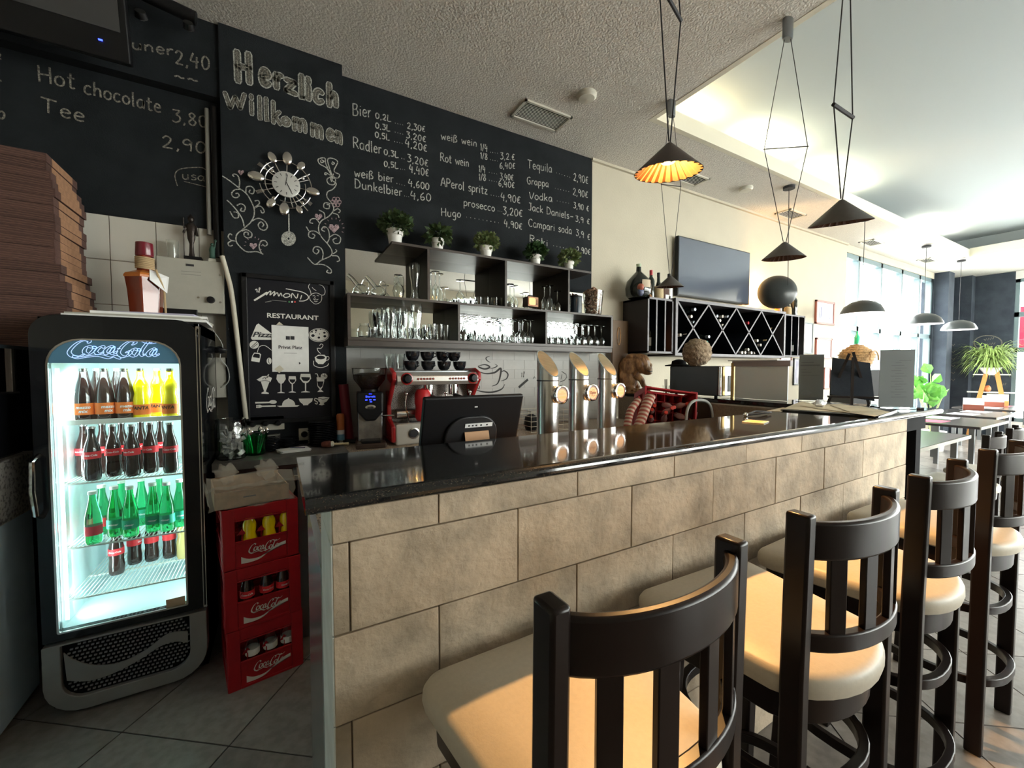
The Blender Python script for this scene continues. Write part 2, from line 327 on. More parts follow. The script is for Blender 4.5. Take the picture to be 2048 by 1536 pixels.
# ------------------------------------------------------------------ handwriting strokes: x 0-6, baseline 0, x-height 6, capitals 10
G = {
'A': (7, '0,0 3.3,10 6.5,0;1.2,3.8 5.5,3.6'), 'B': (6.5, '0.5,0 0.5,10;0.5,9.8 4,9.8 5,7.8 3.6,5.4 0.8,5.2;0.8,5.2 4.6,4.9 5.8,2.6 4.2,0.2 0.3,0'),
'C': (6.5, '6,8.6 4,10 1.4,8.6 0.4,5 1.6,1 4,0 6,1.4'), 'D': (7, '0.6,0 0.6,10;0,10 4,9.2 6.2,5.4 4.6,1.2 0,0'), 'G': (6.5, '5.8,9 3.6,10 1,8 0.5,4 2,0.6 4.4,0.3 5.6,2.2 5.6,4.6 3.4,4.6'),
'H': (7, '0.6,0 0.4,10;6,0 5.8,10;0.6,5 5.9,5.2'), 'J': (5, '0.8,10 5,10;3.6,10 3.6,2 2.4,0 0.4,1'), 'L': (5.5, '0.8,10 0.6,0 5,0.2'), 'P': (6, '0.6,0 0.6,10;0.2,9.8 4,9.8 5.4,7.4 4,5 0.8,4.8'),
'R': (6.8, '0.6,0 0.6,10;0.2,9.8 4,9.8 5.4,7.6 4,5.4 0.8,5;2.4,5 6.4,0'), 'T': (7, '0,10 6.8,9.8;3.3,9.8 3.1,0'), 'V': (6.5, '0.2,9 3,0 6.2,9'), 'W': (9, '0.2,8.5 2.2,0 4.4,6 6.4,0 8.8,8.5'),
'a': (5.6, '4.6,5 2.8,6 0.8,4.6 0.5,1.8 2,0.1 4,1.2 4.7,5.4;4.7,5.6 4.7,0.6 5.4,0'), 'b': (5.4, '0.8,10 0.7,0.2;0.8,4.2 2.8,5.8 4.8,4 4.4,1 2.4,0 0.8,1'), 'c': (4.8, '4.4,5.2 2.6,6 0.8,4.4 0.6,1.6 2.2,0 4.4,0.9'),
'd': (5.6, '4.5,4.6 2.8,5.8 0.8,4.2 0.7,1.4 2.4,0 4.3,1.4;4.7,10 4.6,0.6 5.3,0'), 'e': (5, '0.8,3.2 4.4,3.6 3.6,5.6 2,6 0.7,4 0.9,1.2 2.6,0 4.6,0.9'), 'f': (4, '3.8,9.4 2.6,10 1.6,8.6 1.5,0;0.3,5.6 3.4,5.8'),
'g': (5.6, '4.5,5 2.8,6 0.8,4.6 0.7,2 2.4,0.8 4.3,2;4.7,5.8 4.6,-2 3,-3.8 0.8,-3'), 'h': (5.6, '0.8,10 0.7,0;0.8,3.6 2.6,5.8 4.4,4.8 4.6,0'), 'i': (2.4, '1.1,6 1.1,0;1.1,8.2 1.3,8.6'), 'j': (3, '1.8,6 1.7,-2.6 0.3,-3.6;1.8,8.2 2,8.6'),
'k': (5.2, '0.8,10 0.7,0;4.4,5.8 1,2.8;1.8,3.4 4.8,0'), 'l': (2.4, '1,10 1,0.6 1.6,0'), 'm': (8, '0.8,6 0.7,0;0.8,4 2.4,5.9 3.8,4.6 3.9,0;3.9,4 5.6,5.9 7,4.6 7.1,0'), 'n': (5.6, '0.8,6 0.7,0;0.8,4 2.8,5.9 4.4,4.6 4.6,0'),
'o': (5.4, '2.8,6 0.8,4.6 0.6,1.6 2.4,0 4.4,1.2 4.7,4.2 2.8,6'), 'p': (5.4, '0.8,6 0.7,-4;0.8,4.2 2.8,6 4.8,4.2 4.4,1.2 2.4,0.2 0.8,1.4'), 'q': (5.6, '4.5,5 2.8,6 0.8,4.6 0.7,2 2.4,0.8 4.3,2;4.7,5.8 4.8,-4'), 'r': (4, '0.8,6 0.8,0;0.8,3.6 2,5.6 3.8,5.6'),
's': (4.6, '4.2,5.4 2.6,6.1 1,5 1.6,3.6 3.8,2.6 4.2,1.2 2.6,0 0.6,0.7'), 't': (4.4, '1.9,9 1.8,1.2 2.8,0 4,0.5;0.2,6 4,6.1'), 'u': (5.6, '0.8,6 0.8,1.6 2.4,0 4.2,1.4 4.6,6;4.6,5 4.7,0'), 'v': (5, '0.3,6 2.4,0 4.6,6'),
'w': (7.4, '0.4,6 2,0;2,0 3.8,4.6;3.8,4.6 5.4,0;5.4,0 7,6'), 'x': (5, '0.4,6 4.6,0;4.4,6 0.4,0'), 'z': (5.2, '0.6,5.8 4.5,5.9;4.5,5.9 0.6,0.2;0.6,0.2 4.8,0.1'), 'ß': (5.8, '0.7,-1.5 0.9,7.6 2.6,9.4 4.4,7.8 2.6,5.2 4.8,3.4 4.6,1 2.4,0.2 1.6,0.8'),
'0': (5.4, '2.8,9 0.9,7 0.7,2.2 2.4,0 4.5,2 4.8,6.6 2.8,9'), '1': (3, '0.4,6.6 1.8,9 1.7,0'), '2': (5.6, '0.7,7 2.4,9 4.4,7.4 3.4,4 0.6,0.3;0.6,0.3 5,0.2'), '3': (5.4, '0.7,9 4.6,8.9 2.4,5.8;2.4,5.8 4.6,4.2 4.4,1.4 2.2,0 0.4,1'),
'4': (5.8, '2,9.4 0.5,4 5.2,4.2;4.1,7.2 3.9,-0.6'), '5': (5.4, '4.6,9 1.2,8.9 1,5;1,5 3.4,5.4 4.6,3 3.4,0.4 0.6,0.4'), '6': (5.4, '4,9 1.4,6 0.8,2 2.6,0 4.6,1.8 3.8,4 1,3'), '8': (5.4, '4.2,7.6 2.6,9 1,7.4 2.4,5 4.6,2.6 3.2,0 1.2,0.4 0.8,2.6 2.8,5 4.3,7.6'),
'9': (5.4, '4.4,7 2.8,9 0.9,7.6 1,5.2 3,4.8 4.5,7.4;4.6,7.6 4.2,0'), '€': (5.4, '4.8,7.6 3,8.4 1.2,5 1.6,1 4.6,0.6;0.2,5 3.6,5.1;0.2,3.4 3.4,3.5'), ',': (2, '1.2,0.6 0.5,-1.6'), '.': (2, '0.7,0.2 1.1,0.5'), '-': (4, '0.4,3.2 3.4,3.4'), '/': (3.4, '0,-0.5 3,9.5'), '~': (6, '0.2,2.6 2,4 3.6,2.4 5.4,2.8'), ' ': (4, '')}
def strokes(text):
    x = 0; out = []
    for ch in text:
        wd, d = G[ch]
        for st in d.split(';'):
            if st: out.append([(float(a.split(',')[0]) + x, float(a.split(',')[1])) for a in st.split()])
        x += wd + .9
    return out, max(x - .9, 1)
def write(mb, text, O, U, V, n, w, jit=.26, k=4):
    """text strokes between origin O and O+U (baseline), V = vector of 10 units height"""
    S, W = strokes(text)
    for st in S:
        q = [(a + random.uniform(-jit, jit), b + random.uniform(-jit, jit)) for a, b in st]
        mb.ribbon([O + U * (p[0] / W) + V * (p[1] / 10) for p in smooth_path([Vector((a, b, 0)) for a, b in q], k)], w, n)
def text_mesh(txt, size=1.0, shear=0, bold=0, align='CENTER'):
    c = bpy.data.curves.new('t', 'FONT'); c.body = txt; c.size = size; c.shear = shear; c.offset = bold; c.align_x = align; c.resolution_u = 2
    o = bpy.data.objects.new('t', c); COL.objects.link(o)
    dg = bpy.context.evaluated_depsgraph_get(); me = bpy.data.meshes.new_from_object(o.evaluated_get(dg))
    vs = [v.co.copy() for v in me.vertices]; fs = [tuple(p.vertices) for p in me.polygons]
    bpy.data.objects.remove(o); bpy.data.curves.remove(c); bpy.data.meshes.remove(me)
    return vs, fs
def put_text(mb, txt, O, U, V, n, shear=0, bold=0, fitw=None, off=.002, align='CENTER'):
    """printed text: U, V unit axes scaled so that V is one em; fitw scales width"""
    vs, fs = text_mesh(txt, 1, shear, bold, align); O = Vector(O); U = Vector(U); V = Vector(V); n = Vector(n)
    xs = [v.x for v in vs]; U = U.normalized() * (fitw / max(1e-6, (max(xs) - min(xs))) if fitw else V.length)
    mb.add([O + U * v.x + V * v.y + n * off for v in vs], fs)
# script lettering of the soda logo, hand-drawn strokes; x 0-100, y 0-30
LOGO = [
 [(19, 24), (21, 27), (17, 29), (10, 25), (4, 17), (1, 9), (4, 3), (10, 2), (16, 6)],
 [(24, 17), (19, 18), (16, 13), (16, 8), (20, 6), (24, 11), (26, 16), (24, 17), (28, 16)],
 [(36, 16), (33, 18), (29, 14), (27, 9), (30, 6), (35, 9)],
 [(45, 16), (42, 18), (38, 14), (36, 9), (38, 6), (42, 9), (46, 18)], [(46, 18), (43, 8), (45, 6), (49, 10)],
 [(49, 14), (52, 14.5)],
 [(64, 20), (68, 24), (65, 27), (59, 24), (53, 16), (50, 7), (53, 1), (58, 1), (62, 6), (61, 9), (57, 7)],
 [(70, 12), (66, 13), (63, 8), (63, 3), (67, 1), (70, 6), (72, 11), (70, 12), (74, 11)],
 [(86, 24), (83, 26), (78, 18), (74, 8), (75, 2), (79, 4)],
 [(90, 11), (87, 13), (83, 9), (81, 4), (83, 1), (87, 4), (91, 13)], [(91, 13), (88, 4), (90, 1), (94, 4)],
 [(66, 26), (74, 28), (82, 24), (90, 24), (97, 28)],
 [(4, 3), (10, 0), (20, 2), (30, 3), (40, -1), (46, 1), (52, -3)]]
def logo(mb, O, U, V, n, outline=False, w=.028):
    """O lower left, U full width, V = 30 units height; nib pen width follows direction"""
    O = Vector(O); U = Vector(U); V = Vector(V); L = U.length
    for st in LOGO:
        q = smooth_path([Vector((a, b, 0)) for a, b in st], 6); ws = []
        for i in range(len(q)):
            t = q[min(i + 1, len(q) - 1)] - q[max(i - 1, 0)]; a = math.atan2(t.y, t.x)
            e = min(1, min(i, len(q) - 1 - i) / 4 + .35)
            ws.append(L * w * (.28 + .95 * abs(math.sin(a - R(25)))) * e)
        P = [O + U * (p.x / 100) + V * (p.y / 30) for p in q]
        if not outline: mb.ribbon(P, ws, n, .0015); continue
        A = []; B = []
        for i, p in enumerate(P):
            t = (P[min(i + 1, len(P) - 1)] - P[max(i - 1, 0)]).normalized(); b = t.cross(Vector(n)); A.append(p + b * ws[i] * .62); B.append(p - b * ws[i] * .62)
        mb.ribbon(A + B[::-1] + [A[0]], L * .0085, n, .0015)
# ================================================================== SETTING
YW = 3.2; YP = 3.085; ZC = 3.59; YB = .9; ZT = 1.247; ZU = 1.213; XE = 13.8
NB = Vector((0, -1, 0))                                     # back wall normal
def struct(name, mb, m, parent=None, **k): return build(name, mb, m, parent, kind=None if parent else 'structure', **k)
# floor: slab of joint colour with every tile laid on it
fl = struct('floor', MB().box(-2.6, 14, -4.2, 3.6, -.06, -.004), M_joint)
A_ = Vector((.797, -.603, 0)).normalized(); B_ = Vector((.603, .797, 0)).normalized(); TS = .488
tile_mb = MB(); h = TS / 2 - .003
tile_mb.T = Matrix(((A_.x, B_.x, 0, 0), (A_.y, B_.y, 0, 0), (0, 0, 1, 0), (0, 0, 0, 1)))
tile_mb.box(-h, h, -h, h, -.005, 0)
cands = []
for i in range(-40, 42):
    for j in range(-30, 32):
        c = Vector((-.588, 2.21, 0)) + A_ * TS * (i + .5) + B_ * TS * (j + .5)
        if -2.3 < c.x < 13.5 and -3.9 < c.y < 3.3:
            d = c - EYE; dep = d.dot(FW); vis = dep > .5 and abs(d.dot(RT) / dep) < 1.4
            hidden = .9 < c.y < 3.1 and .4 < c.x < 3.0
            cands.append((0 if vis and not hidden else 1, (c - EYE).length, c))
cands.sort(key=lambda t: (t[0], t[1]))
first = None; rest = MB()
for k, (q, dd, c) in enumerate(cands):
    if k < 240:
        if first is None: first = build('floor_tile', tile_mb, M_floor, fl, loc=c); o = first
        else: o = first.copy(); COL.objects.link(o); o.location = c
        o.rotation_euler = (random.uniform(-.0012, .0012), random.uniform(-.0012, .0012), 0)
    else:
        rest.T = Matrix.Translation(c) @ tile_mb.T; rest.box(-h, h, -h, h, -.005, 0)
build('floor_tile_field', rest, M_floor, fl, kind='stuff')
# walls
struct('wall_back', MB().box(-2.6, 8.33, YW, YW + .2, 0, ZC), M_cream)
wb = MB().box(8.33, 12.5, YW, YW + .2, 0, .55).box(8.33, 12.5, YW, YW + .2, 3.46, ZC)
struct('wall_back_window_side', wb, M_cream)
struct('wall_left', MB().box(-2.6, -2.4, -4.2, YW, 0, ZC), M_cream)
struct('wall_back_corner', MB().box(12.5, XE + .2, YW, YW + .2, 0, ZC), M_dusty)
we = MB().box(XE, XE + .2, 2.27, YW, 0, ZC)
WR = struct('wall_right', we, M_dusty)
struct('wall_right_window_side', MB().box(XE, XE + .2, -4.2, 2.27, 0, .35).box(XE, XE + .2, -4.2, 2.27, 3.42, ZC).box(XE, XE + .2, -4.2, -3.7, .35, 3.42), M_white)
struct('trim_1', MB().box(12.55, 12.9, 2.98, YW, 0, ZC).box(13.55, XE, 2.85, YW, 0, ZC), M_dusty)
wf = MB().box(-2.6, 4, -4.2, -4, 0, ZC).box(13.2, XE, -4.2, -4, 0, ZC).box(4, 13.2, -4.2, -4, 0, .5).box(4, 13.2, -4.2, -4, 3.2, ZC)
struct('wall_front', wf, M_cream)
def window(name, rects, frame_bars, m_frame, pane_fn):
    w_ = MB()
    for b in frame_bars: w_.box(*b)
    o = struct(name, w_, m_frame)
    for r in rects: build('pane', MB().box(*r), M_pane, o)
    return o
M_alu = mat('pale_aluminium_frame', (.14, .20, .22), .4)
xs = [8.33, 8.87, 9.82, 10.80, 11.75, 12.45]
bars = [(x - .035, x + .035, YW + .02, YW + .12, .55, 3.46) for x in xs] + [(8.33, 12.48, YW + .02, YW + .12, z - .04, z + .04) for z in (.58, 2.2, 3.42)]
window('window_1', [(xs[i] + .03, xs[i + 1] - .03, YW + .06, YW + .066, a, b) for i in range(5) for a, b in ((.6, 2.18), (2.22, 3.4))], bars, M_alu, None)
ys = [2.24, 1.0, -.3, -1.6, -2.9, -3.68]
bars = [(XE + .02, XE + .12, y - .035, y + .035, .35, 3.42) for y in ys] + [(XE + .02, XE + .12, -3.7, 2.27, z - .05, z + .05) for z in (.38, 1.9, 2.66, 3.4)]
window('window_2', [(XE + .06, XE + .066, ys[i + 1] + .03, ys[i] - .03, a, b) for i in range(5) for a, b in ((.42, 1.87), (1.93, 2.63), (2.69, 3.37))], bars, M_alu, None)
xs = [4.03, 5.6, 7.3, 8.8, 10.3, 11.8, 13.17]
bars = [(x - .035, x + .035, -4.15, -4.05, .5, 3.2) for x in xs] + [(4, 13.2, -4.15, -4.05, z - .04, z + .04) for z in (.53, 2.3, 3.17)]
window('added_fill_window', [(xs[i] + .03, xs[i + 1] - .03, -4.105, -4.1, a, b) for i in range(6) for a, b in ((.56, 2.27), (2.33, 3.14))], bars, M_alu, None)  # unseen window row added behind the camera as fill light
# ground and a pale street outside, seen blown out through the panes
struct('outside_pavement', MB().box(-12, 40, -30, -4.6, -.3, -.2).box(-12, 40, 3.8, 30, -.3, -.2).box(14.2, 40, -4.6, 3.8, -.3, -.2), mat('pale_pavement', (.6, .6, .58), .9))
bw = thing('red_banner', 'red banner hanging outside the right-hand window', 'banner', (14.6, 2.5, 0))
build('cloth', MB().box(-.01, .01, -.55, .28, 1.95, 2.9), M_curtain, bw); build('pole', MB().cyl((0, .3, -.2), .02, 3.3, 8), M_steel, bw)
# ceiling with the raised tray
cl = MB().box(-2.6, 2.78, -4.2, YW + .2, ZC, ZC + .15).box(2.78, 11.28, 2.43, YW + .2, ZC, ZC + .12).box(11.28, 14, -4.2, YW + .2, ZC, ZC + .12).box(2.78, 11.28, -4.2, -1.6, ZC, ZC + .12)
CE = struct('ceiling', cl, M_ceil)
tr = MB().box(2.3, 11.75, -2.1, 2.9, 4.02, 4.1)
tr.box(2.25, 2.3, -2.1, 2.9, ZC + .12, 4.1).box(11.75, 11.8, -2.1, 2.9, ZC + .12, 4.1).box(2.3, 11.75, 2.9, 2.95, ZC + .12, 4.1).box(2.3, 11.75, -2.15, -2.1, ZC + .12, 4.1)
build('tray_recess', tr, M_tray, CE)
lip = MB().box(2.74, 2.786, -1.594, 2.424, ZC - .003, 3.73).box(11.274, 11.32, -1.594, 2.424, ZC - .003, 3.75).box(2.74, 11.32, 2.424, 2.47, ZC - .003, 3.73).box(2.74, 11.32, -1.64, -1.594, ZC - .003, 3.73)
build('tray_lip', lip, mat('lip_paint', (.72, .68, .56), .8), CE)
sm = MB()
for x0, y0, x1, y1 in ((2.15, 2.8, 2.76, 2.44), (1.2, .9, 2.78, .9)): sm.rod((x0, y0, ZC), (x1, y1, ZC), .003, 4)
build('ceiling_seam', sm, M_ceil, CE)
mf = MB().box(2.745, 8.33, YW - .03, YW, ZC - .025, ZC)
struct('trim_2', mf, M_cream)
for k, (x0, x1, col, p) in enumerate(((3.0, 3.9, (1, .74, .34), 2.6), (4.25, 5.3, (1, .88, .55), 4.2), (5.7, 7.1, (1, .90, .6), 4.5), (9.3, 10.9, (1, .95, .8), 3.5))):
    build('cove_tube', MB().rod((x0, 2.62, ZC + .155), (x1, 2.62, ZC + .155), .013, 8), M_tube, CE)
    light('cove_glow', 'AREA', ((x0 + x1) / 2, 2.62, ZC + .2), p, col, x1 - x0, .05, rot=(R(180 + 12), 0, 0))
for k, (y0, y1) in enumerate(((1.2, 2.1), (-.6, .6))):
    build('cove_tube', MB().rod((2.55, y0, ZC + .165), (2.55, y1, ZC + .165), .013, 8), M_tube, CE)
    light('cove_glow', 'AREA', (2.55, (y0 + y1) / 2, ZC + .2), 1.2, (1, .72, .34), .05, y1 - y0, rot=(R(180), R(-12), 0))
# vents, smoke detectors
def vent(x, y, w_, d, n, label):
    t = thing('ceiling_vent', label, 'air vent', (x, y, ZC), group='vents in the ceiling')
    f = MB()
    for b in ((-w_ / 2, w_ / 2, -d / 2, -d / 2 + .02), (-w_ / 2, w_ / 2, d / 2 - .02, d / 2), (-w_ / 2, -w_ / 2 + .02, -d / 2, d / 2), (w_ / 2 - .02, w_ / 2, -d / 2, d / 2)): f.box(b[0], b[1], b[2], b[3], -.014, 0)
    build('frame', f, M_socket, t); build('duct', MB().box(-w_ / 2 + .02, w_ / 2 - .02, -d / 2 + .02, d / 2 - .02, -.002, 0), M_mesh_black, t)
    f0 = None
    for i in range(n):
        y_ = -d / 2 + .025 + (d - .05) * (i + .5) / n
        if f0 is None: f0 = build('slat', MB().box(-w_ / 2 + .02, w_ / 2 - .02, -.0015, .0015, -.009, 0), M_socket, t, loc=(0, y_, -.002), rot=(R(-50), 0, 0))
        else: o = f0.copy(); COL.objects.link(o); o.location = (0, y_, -.002)
vent(1.93, 2.87, .46, .24, 12, 'large slatted vent above the drinks menu, nearest the bar')
vent(3.95, 2.97, .42, .2, 7, 'slatted ceiling vent behind the lit pendant lamp')
vent(6.05, 2.97, .42, .2, 7, 'slatted ceiling vent near the television, above the second lamp')
vent(8.57, 2.96, .42, .2, 7, 'slatted ceiling vent beside the first window, furthest away')
vent(10.9, 2.9, .42, .2, 6, 'pale ceiling vent above the window row')
for x, y, l in ((2.08, 2.48, 'round cream detector on the ceiling beside the large vent'), (4.73, 2.81, 'round cream detector on the ceiling above the television')):
    t = thing('smoke_detector', l, 'detector', (x, y, ZC), group='ceiling detectors')
    build('base', MB().lathe([(.075, 0), (.075, -.02), (.06, -.035), (0, -.04)], 24), M_socket, t)
# wall tiles behind the fridge
wt = struct('trim_3', MB().box(-2.4, -.274, YW - .006, YW, .9, 2.373), M_grout)
f0 = None
for i in range(10):
    for j in range(6):
        x1 = -.413 + .205 - i * .205; z1 = 2.373 - j * .253
        xr = min(x1, -.276)
        mb = MB().box(x1 - .205 + .003, xr - .001, YW - .012, YW - .004, z1 - .25, z1 - .002)
        build('wall_tile', mb, M_walltile, wt)
# chalk pillar and the two side boards
PIL = struct('trim_4', MB().box(-.276, .42, YP, YW, 0, ZC), M_board)
lb = MB().box(-2.4, -.277, YW - .014, YW, 2.373, 3.155).box(-2.4, -.277, YW - .09, YW, 3.155, ZC)
LBD = build('menu_chalkboard', lb, M_board, label='black wall board chalked with Hot chocolate and Tee', cat='chalkboard')
rb = MB().box(.421, 2.755, YW - .008, YW, 2.37, ZC - .002).box(2.2, 2.755, YW - .008, YW, 2.25, 2.37)
RBD = build('menu_chalkboard', rb, M_board, label='large black drinks menu board chalked with beers, wines and spirits', cat='chalkboard')
def chalk_line(parent, items, Y, wpx, m=None, jit=.12, name='chalk_writing'):
    for txt, p0, p1, hp in items:
        a = aty(*p0, Y); b = aty(*p1, Y); c = aty(p0[0], p0[1] - hp, Y); W = strokes(txt)[1]; x = 0
        for wd in txt.split(' '):
            ww = strokes(wd)[1]; mb = MB()
            write(mb, wd, a + (b - a) * (x / W), (b - a) * (ww / W), Vector((0, 0, (c - a).z)), NB, wpx, jit)
            build(name, mb, m or M_chalk, parent); x += ww + 5.8
def cr(x, y): return (690 + x * 500 / 2048, 190 + y * 375 / 1536)
RB = [('Bier', (62, 165), (215, 185), 95), ('0,2L', (248, 190), (380, 220), 52), ('....', (405, 232), (480, 248), 40), ('2,30€', (508, 275), (658, 305), 55),
      ('0,3L', (248, 270), (372, 298), 50), ('....', (405, 305), (480, 325), 40), ('3,20€', (500, 350), (665, 388), 55), ('0,5L', (245, 345), (368, 372), 50), ('....', (400, 382), (475, 400), 40), ('4,20€', (492, 420), (675, 468), 66),
      ('Radler', (66, 432), (300, 485), 90), ('0,3L', (318, 488), (440, 515), 50), ('..', (458, 520), (492, 528), 40), ('3,20€', (508, 545), (684, 590), 66), ('0,5L', (318, 585), (440, 603), 50), ('...', (450, 608), (495, 615), 40), ('4,40€', (525, 630), (688, 670), 68),
      ('weiß bier', (75, 668), (398, 718), 70), ('....', (418, 725), (495, 745), 40), ('4,600', (518, 745), (690, 780), 62), ('Dunkelbier', (80, 762), (468, 830), 75), ('...', (482, 828), (528, 836), 40), ('4,60', (535, 850), (705, 872), 70),
      ('weiß wein', (785, 362), (1080, 425), 62), ('1/4', (1108, 455), (1168, 465), 62), ('....', (1185, 470), (1255, 480), 50), ('3,2.€', (1270, 525), (1392, 535), 58), ('1/8', (1108, 520), (1168, 532), 55), ('....', (1185, 530), (1255, 545), 40), ('6,40€', (1265, 602), (1395, 605), 55),
      ('Rot wein', (780, 540), (1015, 590), 68), ('1/4', (1095, 632), (1150, 636), 60), ('....', (1175, 635), (1250, 650), 40), ('3,40€', (1268, 690), (1380, 702), 55), ('1/8', (1095, 700), (1155, 702), 60), ('....', (1175, 700), (1250, 715), 40), ('6,40€', (1255, 745), (1390, 765), 55),
      ('APerol spritz', (785, 745), (1168, 815), 70), ('....', (1190, 820), (1268, 836), 40), ('4,90€', (1275, 860), (1438, 890), 66), ('prosecco', (970, 905), (1228, 955), 60), ('...', (1248, 950), (1290, 958), 40), ('3,20€', (1290, 975), (1455, 1000), 66),
      ('Hugo', (788, 990), (950, 1005), 65), ('.........', (985, 1000), (1270, 1050), 40), ('4,90€', (1302, 1075), (1452, 1105), 60),
      ('Tequila', (1495, 598), (1695, 635), 68), ('......', (1725, 638), (1850, 678), 40), ('2,90€', (1870, 700), (1992, 730), 68), ('Grappa', (1490, 728), (1668, 755), 58), ('......', (1715, 765), (1840, 795), 40), ('2,90€', (1865, 818), (1990, 845), 62),
      ('Vodka', (1508, 850), (1698, 875), 62), ('.....', (1730, 868), (1840, 890), 40), ('3,90 €', (1870, 925), (1998, 955), 52), ('Jack Daniels', (1502, 942), (1835, 1015), 60), ('-', (1842, 1008), (1872, 1012), 40), ('3,9 €', (1885, 1035), (2005, 1060), 50),
      ('Campari soda', (1502, 1075), (1858, 1140), 62), ('3,9 €', (1890, 1150), (2008, 1190), 56), ('Raki', (1512, 1200), (1662, 1240), 55), ('......', (1700, 1235), (1850, 1265), 40), ('2,90€', (1895, 1290), (2010, 1310), 55)]
for it in RB: chalk_line(RBD, [(it[0], cr(*it[1]), cr(*it[2]), it[3] * .2441)], YW - .008, .0072)
ct = lambda x, y: (x * 450 / 2048, y * 300 / 1365)
for t_, a, b, h_ in (('Hot', (350, 745), (690, 812), 150), ('chocolate', (765, 850), (1468, 1030), 130), ('3,80', (1565, 1105), (1890, 1165), 120), ('Tee', (375, 1015), (775, 1115), 130), ('2,90', (1470, 1340), (1880, 1400), 120)):
    chalk_line(LBD, [(t_, ct(*a), ct(*b), h_ * .22)], YW - .014, .0085, M_chalk_dim)
for it in (('2', ct(-60, 530), ct(20, 540), 12), ('o', ct(-20, 1080), ct(50, 1085), 26), ('~', ct(-30, 745), ct(20, 750), 12)): chalk_line(LBD, [it], YW - .014, .0085, M_chalk_dim)
for it in (('uner', ct(1200, 445), ct(1580, 510), 22), ('2,40', ct(1590, 580), ct(1910, 640), 30), ('~~', ct(1585, 715), (ct(1810, 760)), 16)): chalk_line(LBD, [it], YW - .09, .009, M_chalk_dim)
mb = MB(); q = [(355, 372), (350, 350), (362, 338), (400, 335), (412, 340)]
mb.ribbon([aty(a, b, YW - .014) for a, b in smooth_path([Vector((a, b)) for a, b in q])], .005, NB); q = [(368, 363), (385, 367), (412, 374)]
mb.ribbon([aty(a, b, YW - .014) for a, b in q], .004, NB); build('chalk_writing', mb, M_chalk_dim, LBD)
chalk_line(LBD, [('usa', (364, 358), (410, 362), 16)], YW - .014, .006, M_chalk_dim)
# outlined welcome lettering: broad rubbed stroke with a crisp chalk contour each side
def fat_letters(word, w_):
    for ch, p0, p1, hp in word:
        mbf = MB(); mbo = MB(); mbl = MB(); a = aty(*p0, YP); b = aty(*p1, YP); z = (aty(p0[0], p0[1] - hp, YP) - a).z; U = b - a; V = Vector((0, 0, z))
        S, W = strokes(ch)
        for st in S:
            P = [a + U * (p[0] / W) + V * (p[1] / 10) for p in smooth_path([Vector((x, y, 0)) for x, y in st], 5)]
            if (P[0] - P[-1]).length < w_ and len(st) < 3: P = [P[0] + Vector((0, 0, w_ * .4)), P[0] - Vector((0, 0, w_ * .2))]
            E0 = (P[0] - P[1]).normalized() * w_ * .42; E1 = (P[-1] - P[-2]).normalized() * w_ * .42; F0 = E0 * .7; F1 = E1 * .7
            mbo.ribbon([P[0] + E0] + P + [P[-1] + E1], [w_ * .55] + [w_] * len(P) + [w_ * .55], NB, .0012)
            mbf.ribbon([P[0] + F0] + P + [P[-1] + F1], [w_ * .4] + [w_ * .66] * len(P) + [w_ * .4], NB, .0022); mbl.ribbon(P, w_ * .13, NB, .0032)
        o = build('chalk_letter', mbo, M_chalk, PIL); build('chalk_fill', mbf, M_chalk_fill, o); build('chalk_scribble', mbl, M_chalk_dim, o)
cw = lambda x, y: (440 + x * 260 / 1815, 80 + y * 220 / 1536)
def W_(ch, x0, y0, x1, y1, hh): return (ch, cw(x0, y0), cw(x1, y1), hh * .1432)
fat_letters([W_('H', 235, 570, 440, 600, 400), W_('e', 570, 620, 690, 640, 330 * 1.05), W_('r', 770, 660, 860, 670, 300), W_('z', 915, 700, 1060, 760, 260), W_('l', 1130, 800, 1160, 810, 300), W_('i', 1225, 820, 1250, 830, 300), W_('c', 1320, 860, 1430, 880, 270), W_('h', 1510, 910, 1640, 920, 290)], .042)
fat_letters([W_('w', 60, 940, 360, 960, 330), W_('i', 430, 1030, 460, 1040, 280), W_('l', 548, 1100, 575, 1100, 300), W_('l', 640, 1120, 665, 1120, 300), W_('k', 730, 1150, 850, 1180, 290), W_('o', 870, 1180, 975, 1200, 170), W_('m', 1020, 1250, 1210, 1290, 270), W_('m', 1275, 1330, 1435, 1380, 270), W_('e', 1495, 1390, 1590, 1400, 230), W_('n', 1620, 1420, 1700, 1450, 240)], .028)
